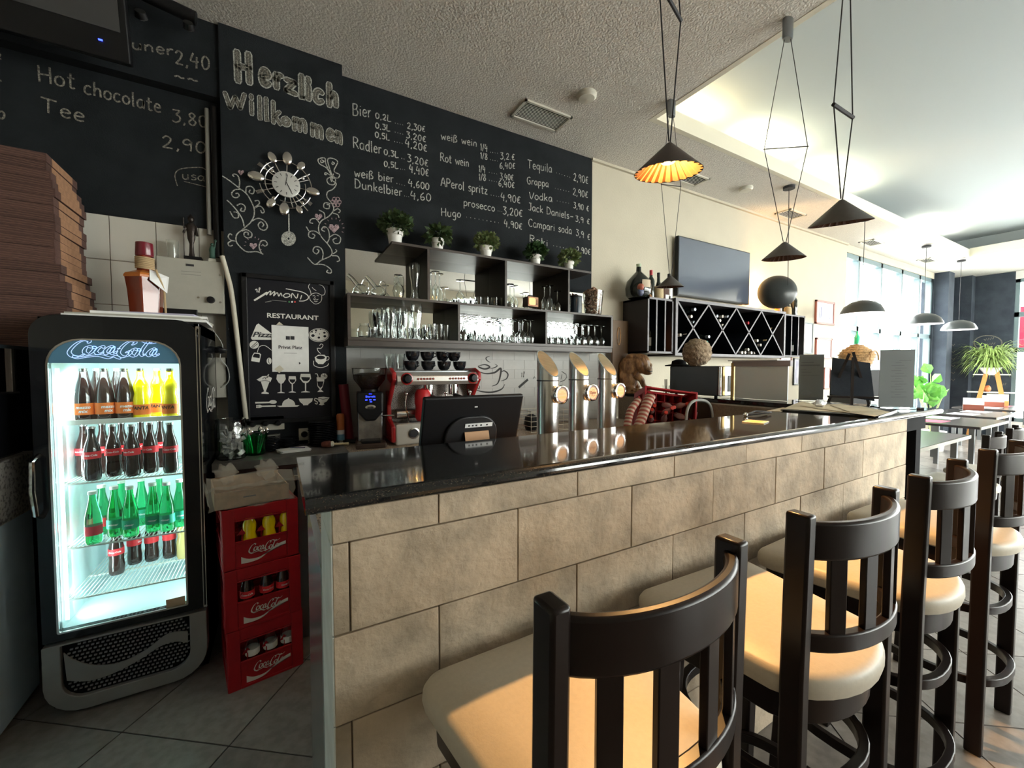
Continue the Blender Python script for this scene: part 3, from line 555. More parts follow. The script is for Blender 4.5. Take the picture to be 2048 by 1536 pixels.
# chalk vines either side of the clock
cv = lambda x, y: (440 + x * 260 / 1426, 280 + y * 280 / 1536)
def spiral(cx, cy, r, a0, turns, sg=1, n=22): return [(cx + r * (1 - .8 * i / n) * math.cos(a0 + sg * turns * 2 * PI * i / n), cy + r * (1 - .8 * i / n) * math.sin(a0 + sg * turns * 2 * PI * i / n)) for i in range(n + 1)]
vines = [[(25, 395), (110, 450), (200, 520), (290, 590), (340, 670), (375, 760), (370, 840), (330, 910), (250, 980)], [(75, 660), (120, 700), (190, 780), (245, 870), (265, 950)], [(250, 985), (190, 1030), (175, 1090), (200, 1150), (290, 1225), (400, 1225), (475, 1255)],
         [(240, 545), (170, 545), (130, 580), (140, 620), (180, 635), (210, 610), (195, 585), (170, 590)], [(210, 520), (215, 460), (200, 400), (165, 375), (140, 385), (155, 405)], [(375, 750), (430, 725), (470, 750), (485, 790), (460, 800), (445, 770)], [(380, 740), (430, 700), (420, 665), (380, 670)],
         [(350, 890), (420, 860), (490, 890), (520, 950), (490, 990), (440, 975), (420, 930), (450, 900), (480, 930), (460, 955)], [(240, 1000), (290, 985), (345, 1020), (345, 1060), (300, 1075), (265, 1050), (270, 1015), (305, 1015), (310, 1045)], [(180, 1110), (120, 1100), (90, 1060), (110, 1030), (135, 1045)], [(130, 1105), (90, 1130), (105, 1165), (140, 1155)],
         [(455, 1240), (430, 1180), (445, 1115), (490, 1105), (520, 1140), (495, 1165), (465, 1145)], [(110, 780), (150, 850), (200, 850), (195, 800), (150, 790)], [(185, 720), (230, 700), (275, 730), (265, 780), (225, 775), (240, 745)], [(285, 580), (290, 520), (340, 510), (375, 545), (360, 590), (320, 575), (335, 545)],
         [(1245, 370), (1230, 440), (1275, 480), (1240, 540), (1180, 570), (1175, 630), (1230, 700), (1245, 770), (1190, 840), (1110, 890), (1080, 970), (1110, 1060), (1180, 1140), (1225, 1210), (1215, 1270), (1110, 1320), (1040, 1365), (960, 1290)],
         [(1040, 1365), (1140, 1370), (1215, 1420), (1215, 1460), (1170, 1450), (1185, 1425)], [(1120, 1320), (1130, 1240), (1100, 1180), (1040, 1175), (1020, 1220), (1060, 1250), (1085, 1215), (1060, 1200)], [(1100, 1040), (1040, 1000), (980, 1010), (975, 1060), (1020, 1080), (1040, 1045), (1010, 1030)],
         [(975, 1000), (945, 950)], [(1090, 910), (1050, 865), (1000, 870), (985, 905), (1020, 915)], [(1175, 1130), (1200, 1070), (1185, 980), (1140, 950), (1115, 985), (1150, 1005)], [(1195, 1070), (1260, 1035), (1320, 1070), (1310, 1130), (1260, 1135), (1240, 1095), (1280, 1075)], [(1150, 860), (1140, 800), (1085, 770)], [(1230, 800), (1290, 820), (1305, 855)], [(1245, 780), (1290, 755), (1320, 780), (1300, 800)], [(1210, 700), (1150, 690), (1140, 740), (1190, 755), (1200, 715), (1170, 710)], [(1225, 1270), (1290, 1275), (1310, 1320), (1280, 1335)], [(1240, 1250), (1280, 1220), (1265, 1200)],
         [(1230, 400), (1170, 310), (1090, 260), (1080, 210), (1150, 200), (1160, 260), (1230, 400), (1180, 230), (1220, 200), (1290, 240), (1250, 340), (1310, 380), (1290, 420), (1235, 400)], [(1230, 400), (1160, 360), (1150, 380), (1170, 380)], [(1230, 400), (1175, 430), (1190, 480), (1250, 490), (1265, 430), (1215, 420), (1225, 460)],
         [(1110, 215), (1140, 235), (1110, 250), (1105, 225)], [(1230, 240), (1255, 255), (1235, 270), (1225, 250)]]
for v in vines:
    mb = MB(); mb.ribbon([aty(*cv(p.x, p.y), YP) for p in smooth_path([Vector((a, b, 0)) for a, b in v], 5)], .0065, NB); build('chalk_vine', mb, M_chalk, PIL)
def heart(cx, cy, s): return [(cx, cy + s), (cx - s, cy - .1 * s), (cx - .8 * s, cy - .7 * s), (cx - .3 * s, cy - .7 * s), (cx, cy - .3 * s), (cx + .35 * s, cy - .7 * s), (cx + .85 * s, cy - .6 * s), (cx + s, cy)]
for cx, cy, s in ((230, 355, 34), (365, 1160, 42), (1080, 840, 42), (1250, 965, 58)):
    build('chalk_heart', MB().prism([aty(*cv(a, b), YP) for a, b in heart(cx, cy, s)], NB, .001), M_pinkchalk, PIL)
mb = MB()
for k in range(6):
    a = k * PI / 3; mb.ribbon([aty(*cv(1272 + 34 * math.cos(a) + 24 * math.cos(t), 682 + 34 * math.sin(a) + 24 * math.sin(t)), YP) for t in np.linspace(0, 2 * PI, 9)], .005, NB)
for cx, cy, r in ((1250, 965, 95), (365, 1160, 85)):
    for k in range(9):
        a = PI + k * PI / 7; mb.ribbon([aty(*cv(cx + r * math.cos(a), cy + r * math.sin(a)), YP), aty(*cv(cx + r * 1.2 * math.cos(a), cy + r * 1.2 * math.sin(a)), YP)], .004, NB)
build('chalk_flower', mb, M_pinkchalk, PIL)
mb = MB().ribbon([aty(*cv(755, 810), YP), aty(*cv(757, 1015), YP)], .008, NB)
for rr in (72, 55, 38, 20): mb.ribbon([aty(*cv(752 + rr * math.cos(t), 1082 + rr * 1.02 * math.sin(t)), YP) for t in np.linspace(0, 2 * PI, 20)], .009, NB)
build('chalk_pendulum', mb, M_chalk, PIL)
# ------------------------------------------------------------------ bar front, bar top
bc = MB().box(.095, 3.17, YB + .008, 1.13, 0, ZU).box(3.05, 3.17, 1.13, 3.1, 0, ZU)
BAR = build('bar_counter', bc, M_grout, label='long bar with sandstone-tiled front and overhanging black granite top', cat='bar counter')
za = [1.136 - .195 * i for i in range(6)]
JA = [.088 / .9, .136, .594, 1.051, 1.506, 1.968, 2.423, 2.876, 3.335, 3.522]; JB = [.098, .354, .812, 1.268, 1.729, 2.194, 2.647, 3.105, 3.522]
rows = [(ZU, 1.136, JB)] + [(za[i], za[i + 1], JA if i % 2 == 0 else JB) for i in range(5)] + [(za[5], .0, JB)]
for z1, z0, J in rows:
    for i in range(len(J) - 1):
        a, b = J[i] * YB, J[i + 1] * YB; pr_ = random.uniform(-.0012, .0012)
        mb = MB().box(a + .0018, b - .0018, YB + pr_, YB + .01, z0 + .0018, z1 - .0018)
        build('stone_tile', mb, M_stone, BAR, bev=.0016)
    build('end_tile', MB().box(.0865, .096, YB + .002, 1.128, z0 + .002, z1 - .002), M_endstone, BAR, bev=.001)
# profiled granite: bullnose front edge swept along the front and round the far return
def slab_profile(x0, x1):
    mb = MB(); pts = []
    yf = .865; yb = 1.30
    prof = [(yb, ZU)] + [(yf + .018 + .018 * math.cos(a), (ZT + ZU) / 2 + .017 * math.sin(a)) for a in np.linspace(-PI / 2, -3 * PI / 2, 9)] + [(yb, ZT)]
    P = [(x0, y, z) for y, z in prof]; return mb.prism(P, (1, 0, 0), x1 - x0)
build('counter_top', slab_profile(.04, 3.64), M_granite, BAR)
build('counter_return_top', MB().box(3.16, 3.62, 1.30, 3.19, ZU, ZT), M_granite, BAR, bev=.006)
build('support_post', MB().box(3.50, 3.58, .95, 1.03, 0, ZU), M_mesh_black, BAR); build('support_rail', MB().box(3.17, 3.58, .93, .97, 1.12, ZU), M_mesh_black, BAR)
build('return_panel', MB().box(3.16, 3.19, 1.13, 3.15, .99, ZU - .002), M_boxgrey, BAR)
# inner steel worktop behind the bar
IW = thing('bar_worktop', 'steel worktop with speckled granite slab behind the bar', 'worktop', (0, 0, 0))
build('granite_slab', MB().box(.10, 3.0, 1.132, 1.68, .95, .98), M_terrazzo, IW, bev=.003)
build('steel_cabinet', MB().box(.11, 3.0, 1.135, 1.63, .02, .948), M_dark_steel, IW, bev=.004); build('return_slab', MB().box(2.35, 3.04, 1.682, 2.60, .95, .98), M_terrazzo, IW, bev=.003); build('return_cabinet', MB().box(2.4, 3.03, 1.64, 2.58, .02, .948), M_dark_steel, IW)
build('edge_rail', MB().box(.085, .105, 1.14, 1.69, .0, .985), M_steel, IW)
# back counter
BC = thing('back_counter', 'low grey back counter below the menu poster', 'counter', (0, 0, 0))
build('worktop', MB().box(-.318, .366, 2.66, YP - .002, .945, .99), noisy(mat('worn_grey_worktop', (.13, .125, .115), .4), 18, .3), BC, bev=.002)
build('cabinet_body', MB().box(-.31, .36, 2.70, YP - .01, .1, .943), noisy(mat('dark_brown_cabinet', (.07, .028, .018), .5), 10, .3), BC)
build('plinth', MB().box(-.3, .36, 2.76, YP - .02, 0, .1), M_black, BC)
BC2 = thing('coffee_counter', 'speckled stone counter carrying the coffee machine', 'counter', (0, 0, 0))
build('worktop', MB().box(.37, 3.04, 2.62, YW - .015, .955, .985), M_terrazzo, BC2, bev=.002)
build('cabinet_body', MB().box(.38, 3.04, 2.68, YW - .02, .0, .953), M_dark_steel, BC2)
SK = thing('sink_basin', 'steel sink edge between the crates and the bar', 'sink', (0, 0, 0))
skb = MB().box(.06, .36, 2.45, 2.655, .90, .93); build('rim', skb, M_steel, SK, bev=.004); build('bowl', MB().box(.10, .33, 2.48, 2.62, .931, .934), M_mesh_black, SK)
build('stand', MB().box(.08, .34, 2.5, 2.64, 0, .9), M_dark_steel, SK)
# painted bricks behind the coffee machine
bk = struct('trim_5', MB().box(.421, 3.1, YW - .01, YW, .985, 1.665), mat('white_brick_joint', (.42, .42, .41), .8))
M_brick = noisy(mat('white_painted_brick', (.52, .52, .50), .7), 14, .06, rnd=.03)
for j in range(8):
    z0 = .99 + j * .084; z1 = min(z0 + .081, 1.663)
    x = .421 - (.11 if j % 2 else 0)
    while x < 3.1:
        a = max(x + .0015, .4215); b = min(x + .2185, 3.1)
        if b - a > .02: build('brick', MB().box(a, b, YW - .0125, YW - .008, z0, z1), M_brick, bk)
        x += .22
# ================================================================== FRIDGE
def rrect(x0, x1, z0, z1, rt, rb, n=7):
    """outline points (x, z), counter-clockwise from lower left, corner radii top / bottom"""
    P = []
    for cx, cz, r, a0 in ((x1 - rb, z0 + rb, rb, -PI / 2), (x1 - rt, z1 - rt, rt, 0), (x0 + rt, z1 - rt, rt, PI / 2), (x0 + rb, z0 + rb, rb, PI)):
        for k in range(n): a = a0 + PI / 2 * k / (n - 1); P.append((cx + r * math.cos(a), cz + r * math.sin(a)))
    return P
def ring(mb, o, i, y0, y1):
    m = len(o); vs = [(p[0], y, p[1]) for y in (y0, y1) for L in (o, i) for p in L]; fs = []
    for k in range(m):
        j = (k + 1) % m
        fs += [(k, j, m + j, m + k), (2 * m + k, 3 * m + k, 3 * m + j, 2 * m + j), (k, 2 * m + k, 2 * m + j, j), (m + k, m + j, 3 * m + j, 3 * m + k)]
    return mb.add(vs, fs)
FX0, FX1, FY = -.885, -.325, 2.43
FR = thing('display_fridge', 'tall black drinks fridge with arched glass door and lit shelves', 'fridge', (0, 0, 0))
body = MB().box(FX0 + .01, FX0 + .04, FY + .05, 3.05, .02, 1.72).box(FX1 - .03, FX1 - .004, FY + .05, 3.05, .02, 1.72).box(FX0 + .01, FX1 - .004, FY + .05, 3.05, 1.66, 1.72).box(FX0 + .01, FX1 - .004, 3.02, 3.05, .02, 1.72).box(FX0 + .01, FX1 - .004, FY + .05, 3.05, .02, .33)
build('body', body, M_gloss_black, FR, bev=.004)
ln = MB().box(FX0 + .04, FX0 + .046, FY + .05, 3.02, .33, 1.66).box(FX1 - .036, FX1 - .03, FY + .05, 3.02, .33, 1.66).box(FX0 + .04, FX1 - .03, 3.012, 3.018, .33, 1.66).box(FX0 + .04, FX1 - .03, FY + .05, 3.018, .331, .36).box(FX0 + .04, FX1 - .03, FY + .05, 3.018, 1.64, 1.66)
build('lining', ln, M_fridge_in, FR)
dr = MB(); ring(dr, rrect(FX0, FX1, .335, 1.727, .085, .005), rrect(-.835, -.398, .37, 1.625, .11, .006), FY, FY + .045)
DOOR = build('door', dr, M_gloss_black, FR, bev=.004)
tr_ = MB(); ring(tr_, rrect(-.838, -.395, .367, 1.628, .112, .008), rrect(-.831, -.402, .374, 1.621, .106, .006), FY - .003, FY + .006); build('door_trim', tr_, M_steel, DOOR)
tr_ = MB(); ring(tr_, rrect(FX1 - .012, FX1 + .002, .34, 1.70, .004, .004), rrect(FX1 - .009, FX1 - .001, .35, 1.69, .003, .003), FY - .004, FY + .05); build('chrome_edge', tr_, M_chrome, DOOR)
build('pane', MB().box(-.835, -.398, FY + .018, FY + .022, .37, 1.625), M_fpane, DOOR)
P = [(x, FY + .012, z) for x, z in rrect(-.834, -.399, 1.523, 1.624, .1, .002)]
build('header_panel', MB().prism(P, (0, 1, 0), .004), mat('blue_header_panel', (.035, .085, .12), .15, emit=(.10, .24, .33), es=.12), DOOR)
lg = MB(); a = aty(137, 716, FY + .01); b = aty(330, 712, FY + .01); logo(lg, a, b - a, Vector((0, 0, .078)), (0, -1, 0), outline=True)
build('lit_lettering', lg, M_neon, DOOR)
hd = MB().tube([(-.868, FY, 1.14), (-.872, FY - .045, 1.12), (-.872, FY - .055, 1.0), (-.868, FY - .045, .90), (-.866, FY, .88)], .009, 8); build('handle', hd, M_chrome, DOOR)
P = [aty(x, y, FY + .015) for x, y in ((332, 1200), (370, 1191), (371, 1207), (333, 1215))]
build('barcode_sticker', MB().prism(P, (0, -1, 0), .002), M_label_cream, DOOR)
lo = MB(); ring(lo, rrect(FX0, FX1, .015, .325, .006, .13), rrect(-.828, -.392, .075, .318, .006, .075), FY - .01, FY + .05)
build('lower_frame', lo, M_silver_paint, FR, bev=.005)
build('grille_backing', MB().box(-.83, -.39, FY + .01, FY + .045, .06, .32), M_mesh_black, FR)
gr = MB()
for i in range(26):
    for j in range(14):
        x = -.82 + i * .0166 + (.008 if j % 2 else 0); z = .085 + j * .0165
        if (x + .61) ** 4 / .21 ** 4 + (z - .2) ** 4 / .125 ** 4 < 1.0: gr.box(x, x + .009, FY + .004, FY + .011, z, z + .006)
build('grille_bars', gr, M_silver_paint, FR, kind='stuff')
top = [(128, 1305), (150, 1319), (190, 1329), (240, 1324), (290, 1300), (330, 1270), (355, 1262), (376, 1262)]; bot = [(376, 1284), (350, 1282), (320, 1292), (280, 1318), (230, 1344), (180, 1360), (135, 1360)]
P = [aty(p.x, p.y, FY) for p in smooth_path([Vector((x, y, 0)) for x, y in top], 4)] + [aty(p.x, p.y, FY) for p in smooth_path([Vector((x, y, 0)) for x, y in bot], 4)]
build('wave_panel', MB().prism(P, (0, -1, 0), .006), M_silver_paint, FR)
sl = MB(); logo(sl, (FX1 - .003, 2.62, 1.27), Vector((0, .36, .0)), Vector((0, 0, .13)), (1, 0, 0)); build('side_lettering', sl, M_print_white, FR)
st = MB()
for x in (-.822,): st.box(x - .006, x + .006, FY + .05, FY + .056, .40, 1.5)
build('led_strip', st, M_led, FR)
light('fridge_glow', 'AREA', (-.61, 2.60, 1.50), 1.7, (.76, 1, .98), .36, .2, rot=(R(15), 0, 0))
light('fridge_glow', 'AREA', (-.832, 2.58, .9), 2.2, (.76, 1, .98), .08, .05, rot=(0, R(-90), R(25))).data.size = 1.0
light('fridge_glow', 'AREA', (-.366, 2.58, .9), 1.8, (.76, 1, .98), .08, .05, rot=(0, R(90), R(-25))).data.size = 1.0
SZ = [1.262, .992, .705, .475]
for k, z in enumerate(SZ):
    s = thing('fridge_shelf', 'white wire shelf inside the drinks fridge, %s from the top' % ORD[k], 'shelf', (0, 0, z), group='wire shelves in the fridge')
    rim = MB()
    for y in (2.515, 2.76, 3.005): rim.box(FX0 + .05, FX1 - .04, y - .004, y + .004, -.008, -.002)
    if k == 0: rim.box(FX0 + .05, FX1 - .04, 2.508, 2.514, -.012, .01)
    build('rim', rim, M_print_white, s)
    w0 = None
    for i in range(30):
        x = FX0 + .055 + i * .0155
        if w0 is None: w0 = build('wire', MB().rod((0, 2.51, -.001), (0, 3.008, -.001), .0021, 5), M_print_white, s, loc=(x, 0, 0))
        else: o = w0.copy(); COL.objects.link(o); o.location = (x, 0, 0)
# ------------------------------------------------------------------ bottles
def bottle(name, label, cat, prof, m, loc, lab=None, cap=None, n=20, group=None, liquid=None):
    t = thing(name, label, cat, loc, group=group)
    build('glass', MB().lathe(prof, n), m, t)
    h_ = prof[-1][1]
    if cap: build('cap', MB().lathe([(cap[0], h_ - cap[1]), (cap[0], h_ + .002), (0, h_ + .003)], 14), cap[2], t)
    if lab:
        r, z0, z1, lm = lab[:4]; lb_ = build('paper_label', MB().lathe([(r, z0), (r, z1)], n, smooth=True), lm, t)
        me = lb_.data
        if len(lab) > 4:
            for txt, sz, zz, tm, ang in lab[4]:
                vs, fs = text_mesh(txt, sz, .15, sz * .03); mb = MB()
                mb.add([((r + .0007) * math.sin(v.x / r + ang), -(r + .0007) * math.cos(v.x / r + ang), zz + v.y) for v in vs], fs); build('label_print', mb, tm, lb_)
    return t
COKE = [(.0, 0), (.026, 0), (.030, .01), (.0305, .045), (.0275, .075), (.0295, .105), (.030, .125), (.026, .155), (.016, .19), (.0125, .21), (.013, .235), (.013, .243)]
MEZZO = [(0, 0), (.032, 0), (.035, .01), (.035, .085), (.033, .12), (.026, .165), (.017, .20), (.0145, .22), (.0145, .236)]
FANTA = [(0, 0), (.029, 0), (.032, .012), (.032, .07), (.0315, .09), (.0245, .118), (.029, .148), (.0275, .165), (.016, .19), (.0135, .205), (.0135, .236)]
GREEN = [(0, 0), (.026, 0), (.030, .01), (.030, .10), (.028, .125), (.019, .17), (.0135, .2), (.013, .235)]
CAPR = (.0155, .008, M_steel)
pm = bottle('cola_mix_bottle', '', 'bottle', MEZZO, M_cola, (0, 0, 0), (.0355, .03, .082, M_orange, [('mezzo', .019, .058, M_label_white, .1), ('mix', .019, .040, M_label_white, .1)]), (.016, .01, M_steel))
pf = bottle('orange_soda_bottle', '', 'bottle', FANTA, M_fanta, (0, 0, 0), (.0326, .02, .068, M_orange, [('FANTA', .021, .045, M_ink, 0)]), CAPR)
pc = bottle('cola_bottle', '', 'bottle', COKE, M_cola, (0, 0, 0), (.0302, .10, .132, M_label_red, [('Coca-Cola', .0115, .113, M_label_white, 0)]), CAPR)
pg = bottle('mineral_water_bottle', '', 'bottle', GREEN, M_green_glass, (0, 0, 0), (.0305, .04, .082, M_label_green, [('römer', .013, .055, M_label_white, 0)]), (.0155, .012, M_print_white))
pr_ = bottle('mineral_water_bottle', '', 'bottle', GREEN, M_green_glass, (0, 0, 0), (.0305, .04, .082, M_label_red), (.0155, .012, M_print_white))
def X_(px, Y, py=900): return aty(px, py, Y).x
def put(proto, items, label_fn, z, group):
    for k, (x, y) in enumerate(items):
        if proto.get('used'): o = dup(proto, (x, y, z), random.uniform(-.5, .5), label_fn(k), group)
        else:
            o = proto; o.location = (x, y, z); o['label'] = label_fn(k); o['group'] = group
            for c in [proto]: c['used'] = 1
        if 'used' in o and o is not proto: del o['used']
def pos(pxs, Y): return [(X_(p, Y), Y) for p in pxs]
put(pm, [(X_(p, 2.56), 2.56) for p in (173, 214, 254)] + [(X_(p, 2.66), 2.66) for p in (200, 240)], lambda k: 'dark cola-mix bottle on the top fridge shelf, %s row, %s from left' % (('front', ORD[k]) if k < 3 else ('back', ORD[k - 3])), SZ[0], 'cola-mix bottles on the top fridge shelf')
put(pf, [(X_(p, y), y) for p, y in ((286, 2.56), (319, 2.66), (344, 2.55))], lambda k: 'yellow soda bottle with orange label on the top fridge shelf, %s from the left' % ORD[k], SZ[0], 'yellow sodas on the top fridge shelf')
put(pc, [(X_(p, y), y) for p, y in ((184, 2.55), (226, 2.6), (264, 2.56), (301, 2.6), (341, 2.55))] + [(X_(p, y), y) for p, y in ((168, 2.68), (206, 2.7), (244, 2.7), (283, 2.72), (322, 2.72))], lambda k: 'red-labelled cola bottle on the second fridge shelf, %s from left, %s row' % (ORD[k % 5], 'front' if k < 5 else 'back'), SZ[1], 'cola bottles on the second fridge shelf')
put(pr_, [(X_(181, 2.54), 2.54), (X_(200, 2.66), 2.66)], lambda k: ('green glass bottle with pink-red label, front left of the third fridge shelf', 'green glass bottle with red label, just behind the front left one')[k], SZ[2], 'green bottles on the third fridge shelf')
put(pg, [(X_(p, y), y) for p, y in ((225, 2.6), (256, 2.56), (302, 2.58), (330, 2.56), (357, 2.6))] + [(X_(p, y), y) for p, y in ((240, 2.72), (280, 2.72), (316, 2.74))], lambda k: 'green-labelled water bottle on the third fridge shelf, %s from left, %s row' % (ORD[k if k < 5 else k - 5], 'front' if k < 5 else 'back'), SZ[2], 'green bottles on the third fridge shelf')
for k, (p, y) in enumerate(((225, 2.72), (262, 2.82), (297, 2.82), (333, 2.82))):
    dup(pc, (X_(p, y), y, SZ[3]), 1.5 * k, 'dark cola bottle standing deep on the lowest wire shelf, %s from the left' % ORD[k], 'dark bottles on the lowest fridge shelf')
bottle('juice_bottle', 'pale golden bottle at the right end of the lowest fridge shelf', 'bottle', FANTA, mat('pale_gold_soda', (.55, .42, .16), .1), (X_(362, 2.78), 2.78, SZ[3]), cap=CAPR)
# on top of the fridge
t = thing('paper_pile', 'flat pile of white papers lying on the fridge top', 'papers', (-.56, 2.66, 1.727))
for k, (dx, dy, r_, w_, d_, m_) in enumerate(((0, 0, .04, .50, .34, M_paper), (.0, .02, -.05, .48, .33, M_boxgrey), (.03, .03, .10, .42, .30, M_paper), (.05, .05, -.1, .32, .24, mat('lilac_paper', (.45, .43, .55), .7)))):
    build('sheet', MB().box(-w_ / 2, w_ / 2, -d_ / 2, d_ / 2, 0, .011), m_, t, loc=(dx, dy, .0112 * k), rot=(0, 0, r_))
bq = thing('liquor_bottle', 'amber liquor bottle with red wax cap and twine round its neck', 'bottle', (aty(292, 595, 2.88).x, 2.88, 1.772), rz=.5)
build('glass', MB().lathe([(0, 0), (.062, 0), (.07, .01), (.078, .14), (.088, .215), (.08, .225), (.036, .245), (.034, .30), (.034, .33)], 6, smooth=False), M_amber, bq, bev=.006)
build('shoulder', MB().lathe([(.0885, .205), (.0885, .216), (.081, .227), (.037, .246)], 6, smooth=False), mat('honey_liquor', (.55, .17, .03), .3), bq)
build('wax_cap', MB().lathe([(.037, .325), (.039, .33), (.036, .395), (.02, .40), (0, .40)], 20), mat('burgundy_wax', (.16, .008, .02), .3, coat=.4), bq)
tw = MB()
for k in range(7): tw.tube([(.037 * math.cos(a), .037 * math.sin(a), .262 + k * .009 + .004 * math.sin(a)) for a in np.linspace(0, 2 * PI, 17)[:-1]], .0045, 6, closed=True)
tw.tube([(.02, -.08, .25), (.05, -.088, .15), (.055, -.085, .02), (.05, -.085, -.02 + .02)], .005, 6); build('twine', tw, mat('twine', (.5, .36, .2), .9), bq)
build('neck_tag', MB().prism([(.0, -.06, .25), (.075, -.08, .22), (.06, -.095, .13), (-.01, -.09, .19)], (0, -1, 0), .002), M_label_white, bq)
# electrical boxes, conduits and figurines
eb = thing('electrical_cabinet', 'grey electrical cabinet with a black rotary switch on the tiles', 'electrical box', (0, 0, 0))
build('housing', MB().box(-.60, -.279, 3.075, YW - .012, 1.835, 2.15), M_boxgrey, eb, bev=.005)
sw = aty(422, 600, 3.075); build('rotary_switch', MB().lathe([(.021, 0), (.019, .022), (0, .024)], 18), M_black, eb, loc=sw, rot=(R(90), 0, 0))
build('brand_plate', MB().box(*(lambda p: (p.x - .018, p.x + .018, 3.071, 3.075, p.z - .006, p.z + .006))(aty(380, 530, 3.07))), M_ink, eb)
lt = MB(); [lt.ribbon([aty(362, y, 3.075), aty(402, y + 3, 3.075)], .003, NB) for y in (542, 548)]; build('printed_lines', lt, mat('grey_print', (.25, .25, .23), .8), eb)
for p in ((440, 550), (441, 605), (397, 595)): q = aty(*p, 3.075); build('screw', MB().lathe([(.006, 0), (.005, .004), (0, .004)], 10), M_steel, eb, loc=q, rot=(R(90), 0, 0))
e2 = thing('meter_box', 'small narrow grey box low on the wall beside the fridge', 'electrical box', (0, 0, 0))
q = aty(428, 715, 3.1); q2 = aty(452, 795, 3.1); build('housing', MB().box(q.x - .03, q2.x + .005, 3.1, YW - .012, q2.z, q.z), M_boxgrey, e2, bev=.004)
cb = MB().tube(smooth_path([Vector(aty(x, y, 3.08)) for x, y in ((425, 660), (445, 690), (440, 715), (455, 735), (458, 760), (447, 775))], 4), .003, 6); tag(build('loose_cable', cb, M_grey_plastic), 'loose thin grey cable hanging by the small box', 'cable')
q = aty(438, 700, 3.06); tag(build('cable_clump', MB().sphere(q, .04, 12, 8, 1, .7, .5, fn=lambda q: 1 + .25 * math.sin(9 * q.x + 7 * q.z)), M_black), 'black clump of plug and cables beside the fridge', 'cables')
bm = thing('serving_tray', 'black flat tray leaning on the tiles behind the fridge top', 'tray', (aty(365, 635, 3.05).x, 3.06, 1.74)); build('face', MB().box(-.09, .07, -.008, .008, 0, .11), M_black, bm, bev=.003)
cw_ = lambda pts, Y: [Vector(aty(x, y, Y)) for x, y in pts]
pc1 = thing('wall_conduit', 'long pale plastic conduit running slantwise down beside the pillar', 'conduit', (0, 0, 0))
build('pipe', MB().tube(smooth_path(cw_([(444, 512), (452, 540), (462, 580), (470, 640), (480, 730), (492, 838)], 3.055), 5), .014, 10), mat('ivory_conduit', (.52, .49, .40), .5), pc1)
pc2 = thing('wall_conduit', 'thin grey conduit standing vertically over the Hot chocolate board', 'conduit', (0, 0, 0))
build('pipe', MB().rod(aty(414, 218, 3.16), aty(419, 470, 3.16), .013, 10), mat('grey_conduit', (.26, .25, .23), .6), pc2)
pc3 = thing('wall_conduit', 'black pipe in the corner left of the welcome pillar', 'conduit', (0, 0, 0)); build('pipe', MB().rod(aty(428, 215, 3.14), aty(436, 515, 3.14), .02, 10), M_black, pc3)
sm_ = thing('warrior_statuette', 'dark bronze statuette of a standing robed figure on the cabinet', 'statuette', (aty(384, 520, 3.12).x, 3.12, 2.15))
build('base', MB().box(-.035, .05, -.03, .03, 0, .022), M_black, sm_)
M_bronze = noisy(mat('dark_bronze', (.045, .035, .03), .35, .6), 40, .3, bump=.4, bscale=40)
fg = MB().lathe([(.016, .022), (.012, .05), (.01, .10), (.019, .13), (.022, .17), (.026, .20), (.018, .222), (.007, .23)], 12, sy=.7); fg.sphere((0, 0, .247), .0165, 10, 8, sz=1.15); fg.rod((.022, 0, .21), (.03, -.012, .15), .007, 6); fg.rod((-.022, 0, .21), (-.034, -.01, .16), .007, 6); fg.rod((-.034, -.01, .02), (-.034, -.01, .25), .003, 6); fg.lathe([(.018, .256), (.006, .272), (0, .28)], 8)
build('figure', fg, M_bronze, sm_)
s2 = thing('torch_statuette', 'small green statuette of a robed figure raising an arm', 'statuette', (aty(425, 525, 3.12).x, 3.12, 2.15))
build('base', MB().box(-.018, .018, -.018, .018, 0, .024), M_socket, s2)
f2 = MB().lathe([(.015, .024), (.014, .06), (.016, .08), (.012, .098), (.005, .104)], 10, sy=.8); f2.sphere((0, 0, .113), .009, 8, 6); f2.rod((.012, 0, .09), (.018, 0, .135), .004, 6); f2.lathe([(.006, .0), (.007, .008), (0, .016)], 8, c=(.018, 0, .132)); build('figure', f2, mat('verdigris', (.05, .12, .09), .6), s2)
def closed_glass(out, t=.0022):
    """outer profile bottom->top, returns closed loop with inner wall"""
    inn = [(max(r - t, .0004), z) for r, z in out[::-1]]
    inn = [(r, max(z, out[0][1] + .006)) for r, z in inn]; return out + inn
tg = thing('drinking_glass', 'small clear printed glass on the electrical cabinet', 'glass', (aty(346, 510, 3.13).x, 3.13, 2.15)); build('bowl', MB().lathe(closed_glass([(.0004, 0), (.024, 0), (.027, .04), (.031, .11)]), 18, closed=True), M_glass, tg)
# ------------------------------------------------------------------ pizza box stack, display counter at the left edge
dc = thing('display_counter', 'glass-topped prep counter at the left edge with granite band', 'counter', (0, 0, 0))
build('base_panel', MB().box(-2.3, -1.0, 1.3, 2.72, .02, .86), M_litpanel, dc, bev=.004)
M_salt = noisy(mat('salt_pepper_granite', (.36, .34, .31), .3), 60, 0, c2=(.12, .11, .10), detail=3, ramp=(.42, .5))
build('granite_band', MB().box(-2.3, -.985, 1.3, 2.74, .86, 1.12), M_salt, dc, bev=.006)
build('dark_panel', MB().box(-2.25, -1.01, 1.4, 2.70, 1.12, 1.40), M_gloss_black, dc, bev=.01)
build('glass_front', MB().box(-1.03, -1.022, 1.4, 2.70, 1.40, 1.585), M_smoke, dc); build('top_shelf', MB().box(-2.25, -1.0, 1.4, 3.17, 1.585, 1.60), mat('smoked_glass_top', (.05, .07, .08), .1), dc)
for y in (1.45, 2.66): build('glass_post', MB().box(-1.04, -1.02, y, y + .02, 1.40, 1.585), M_steel, dc)
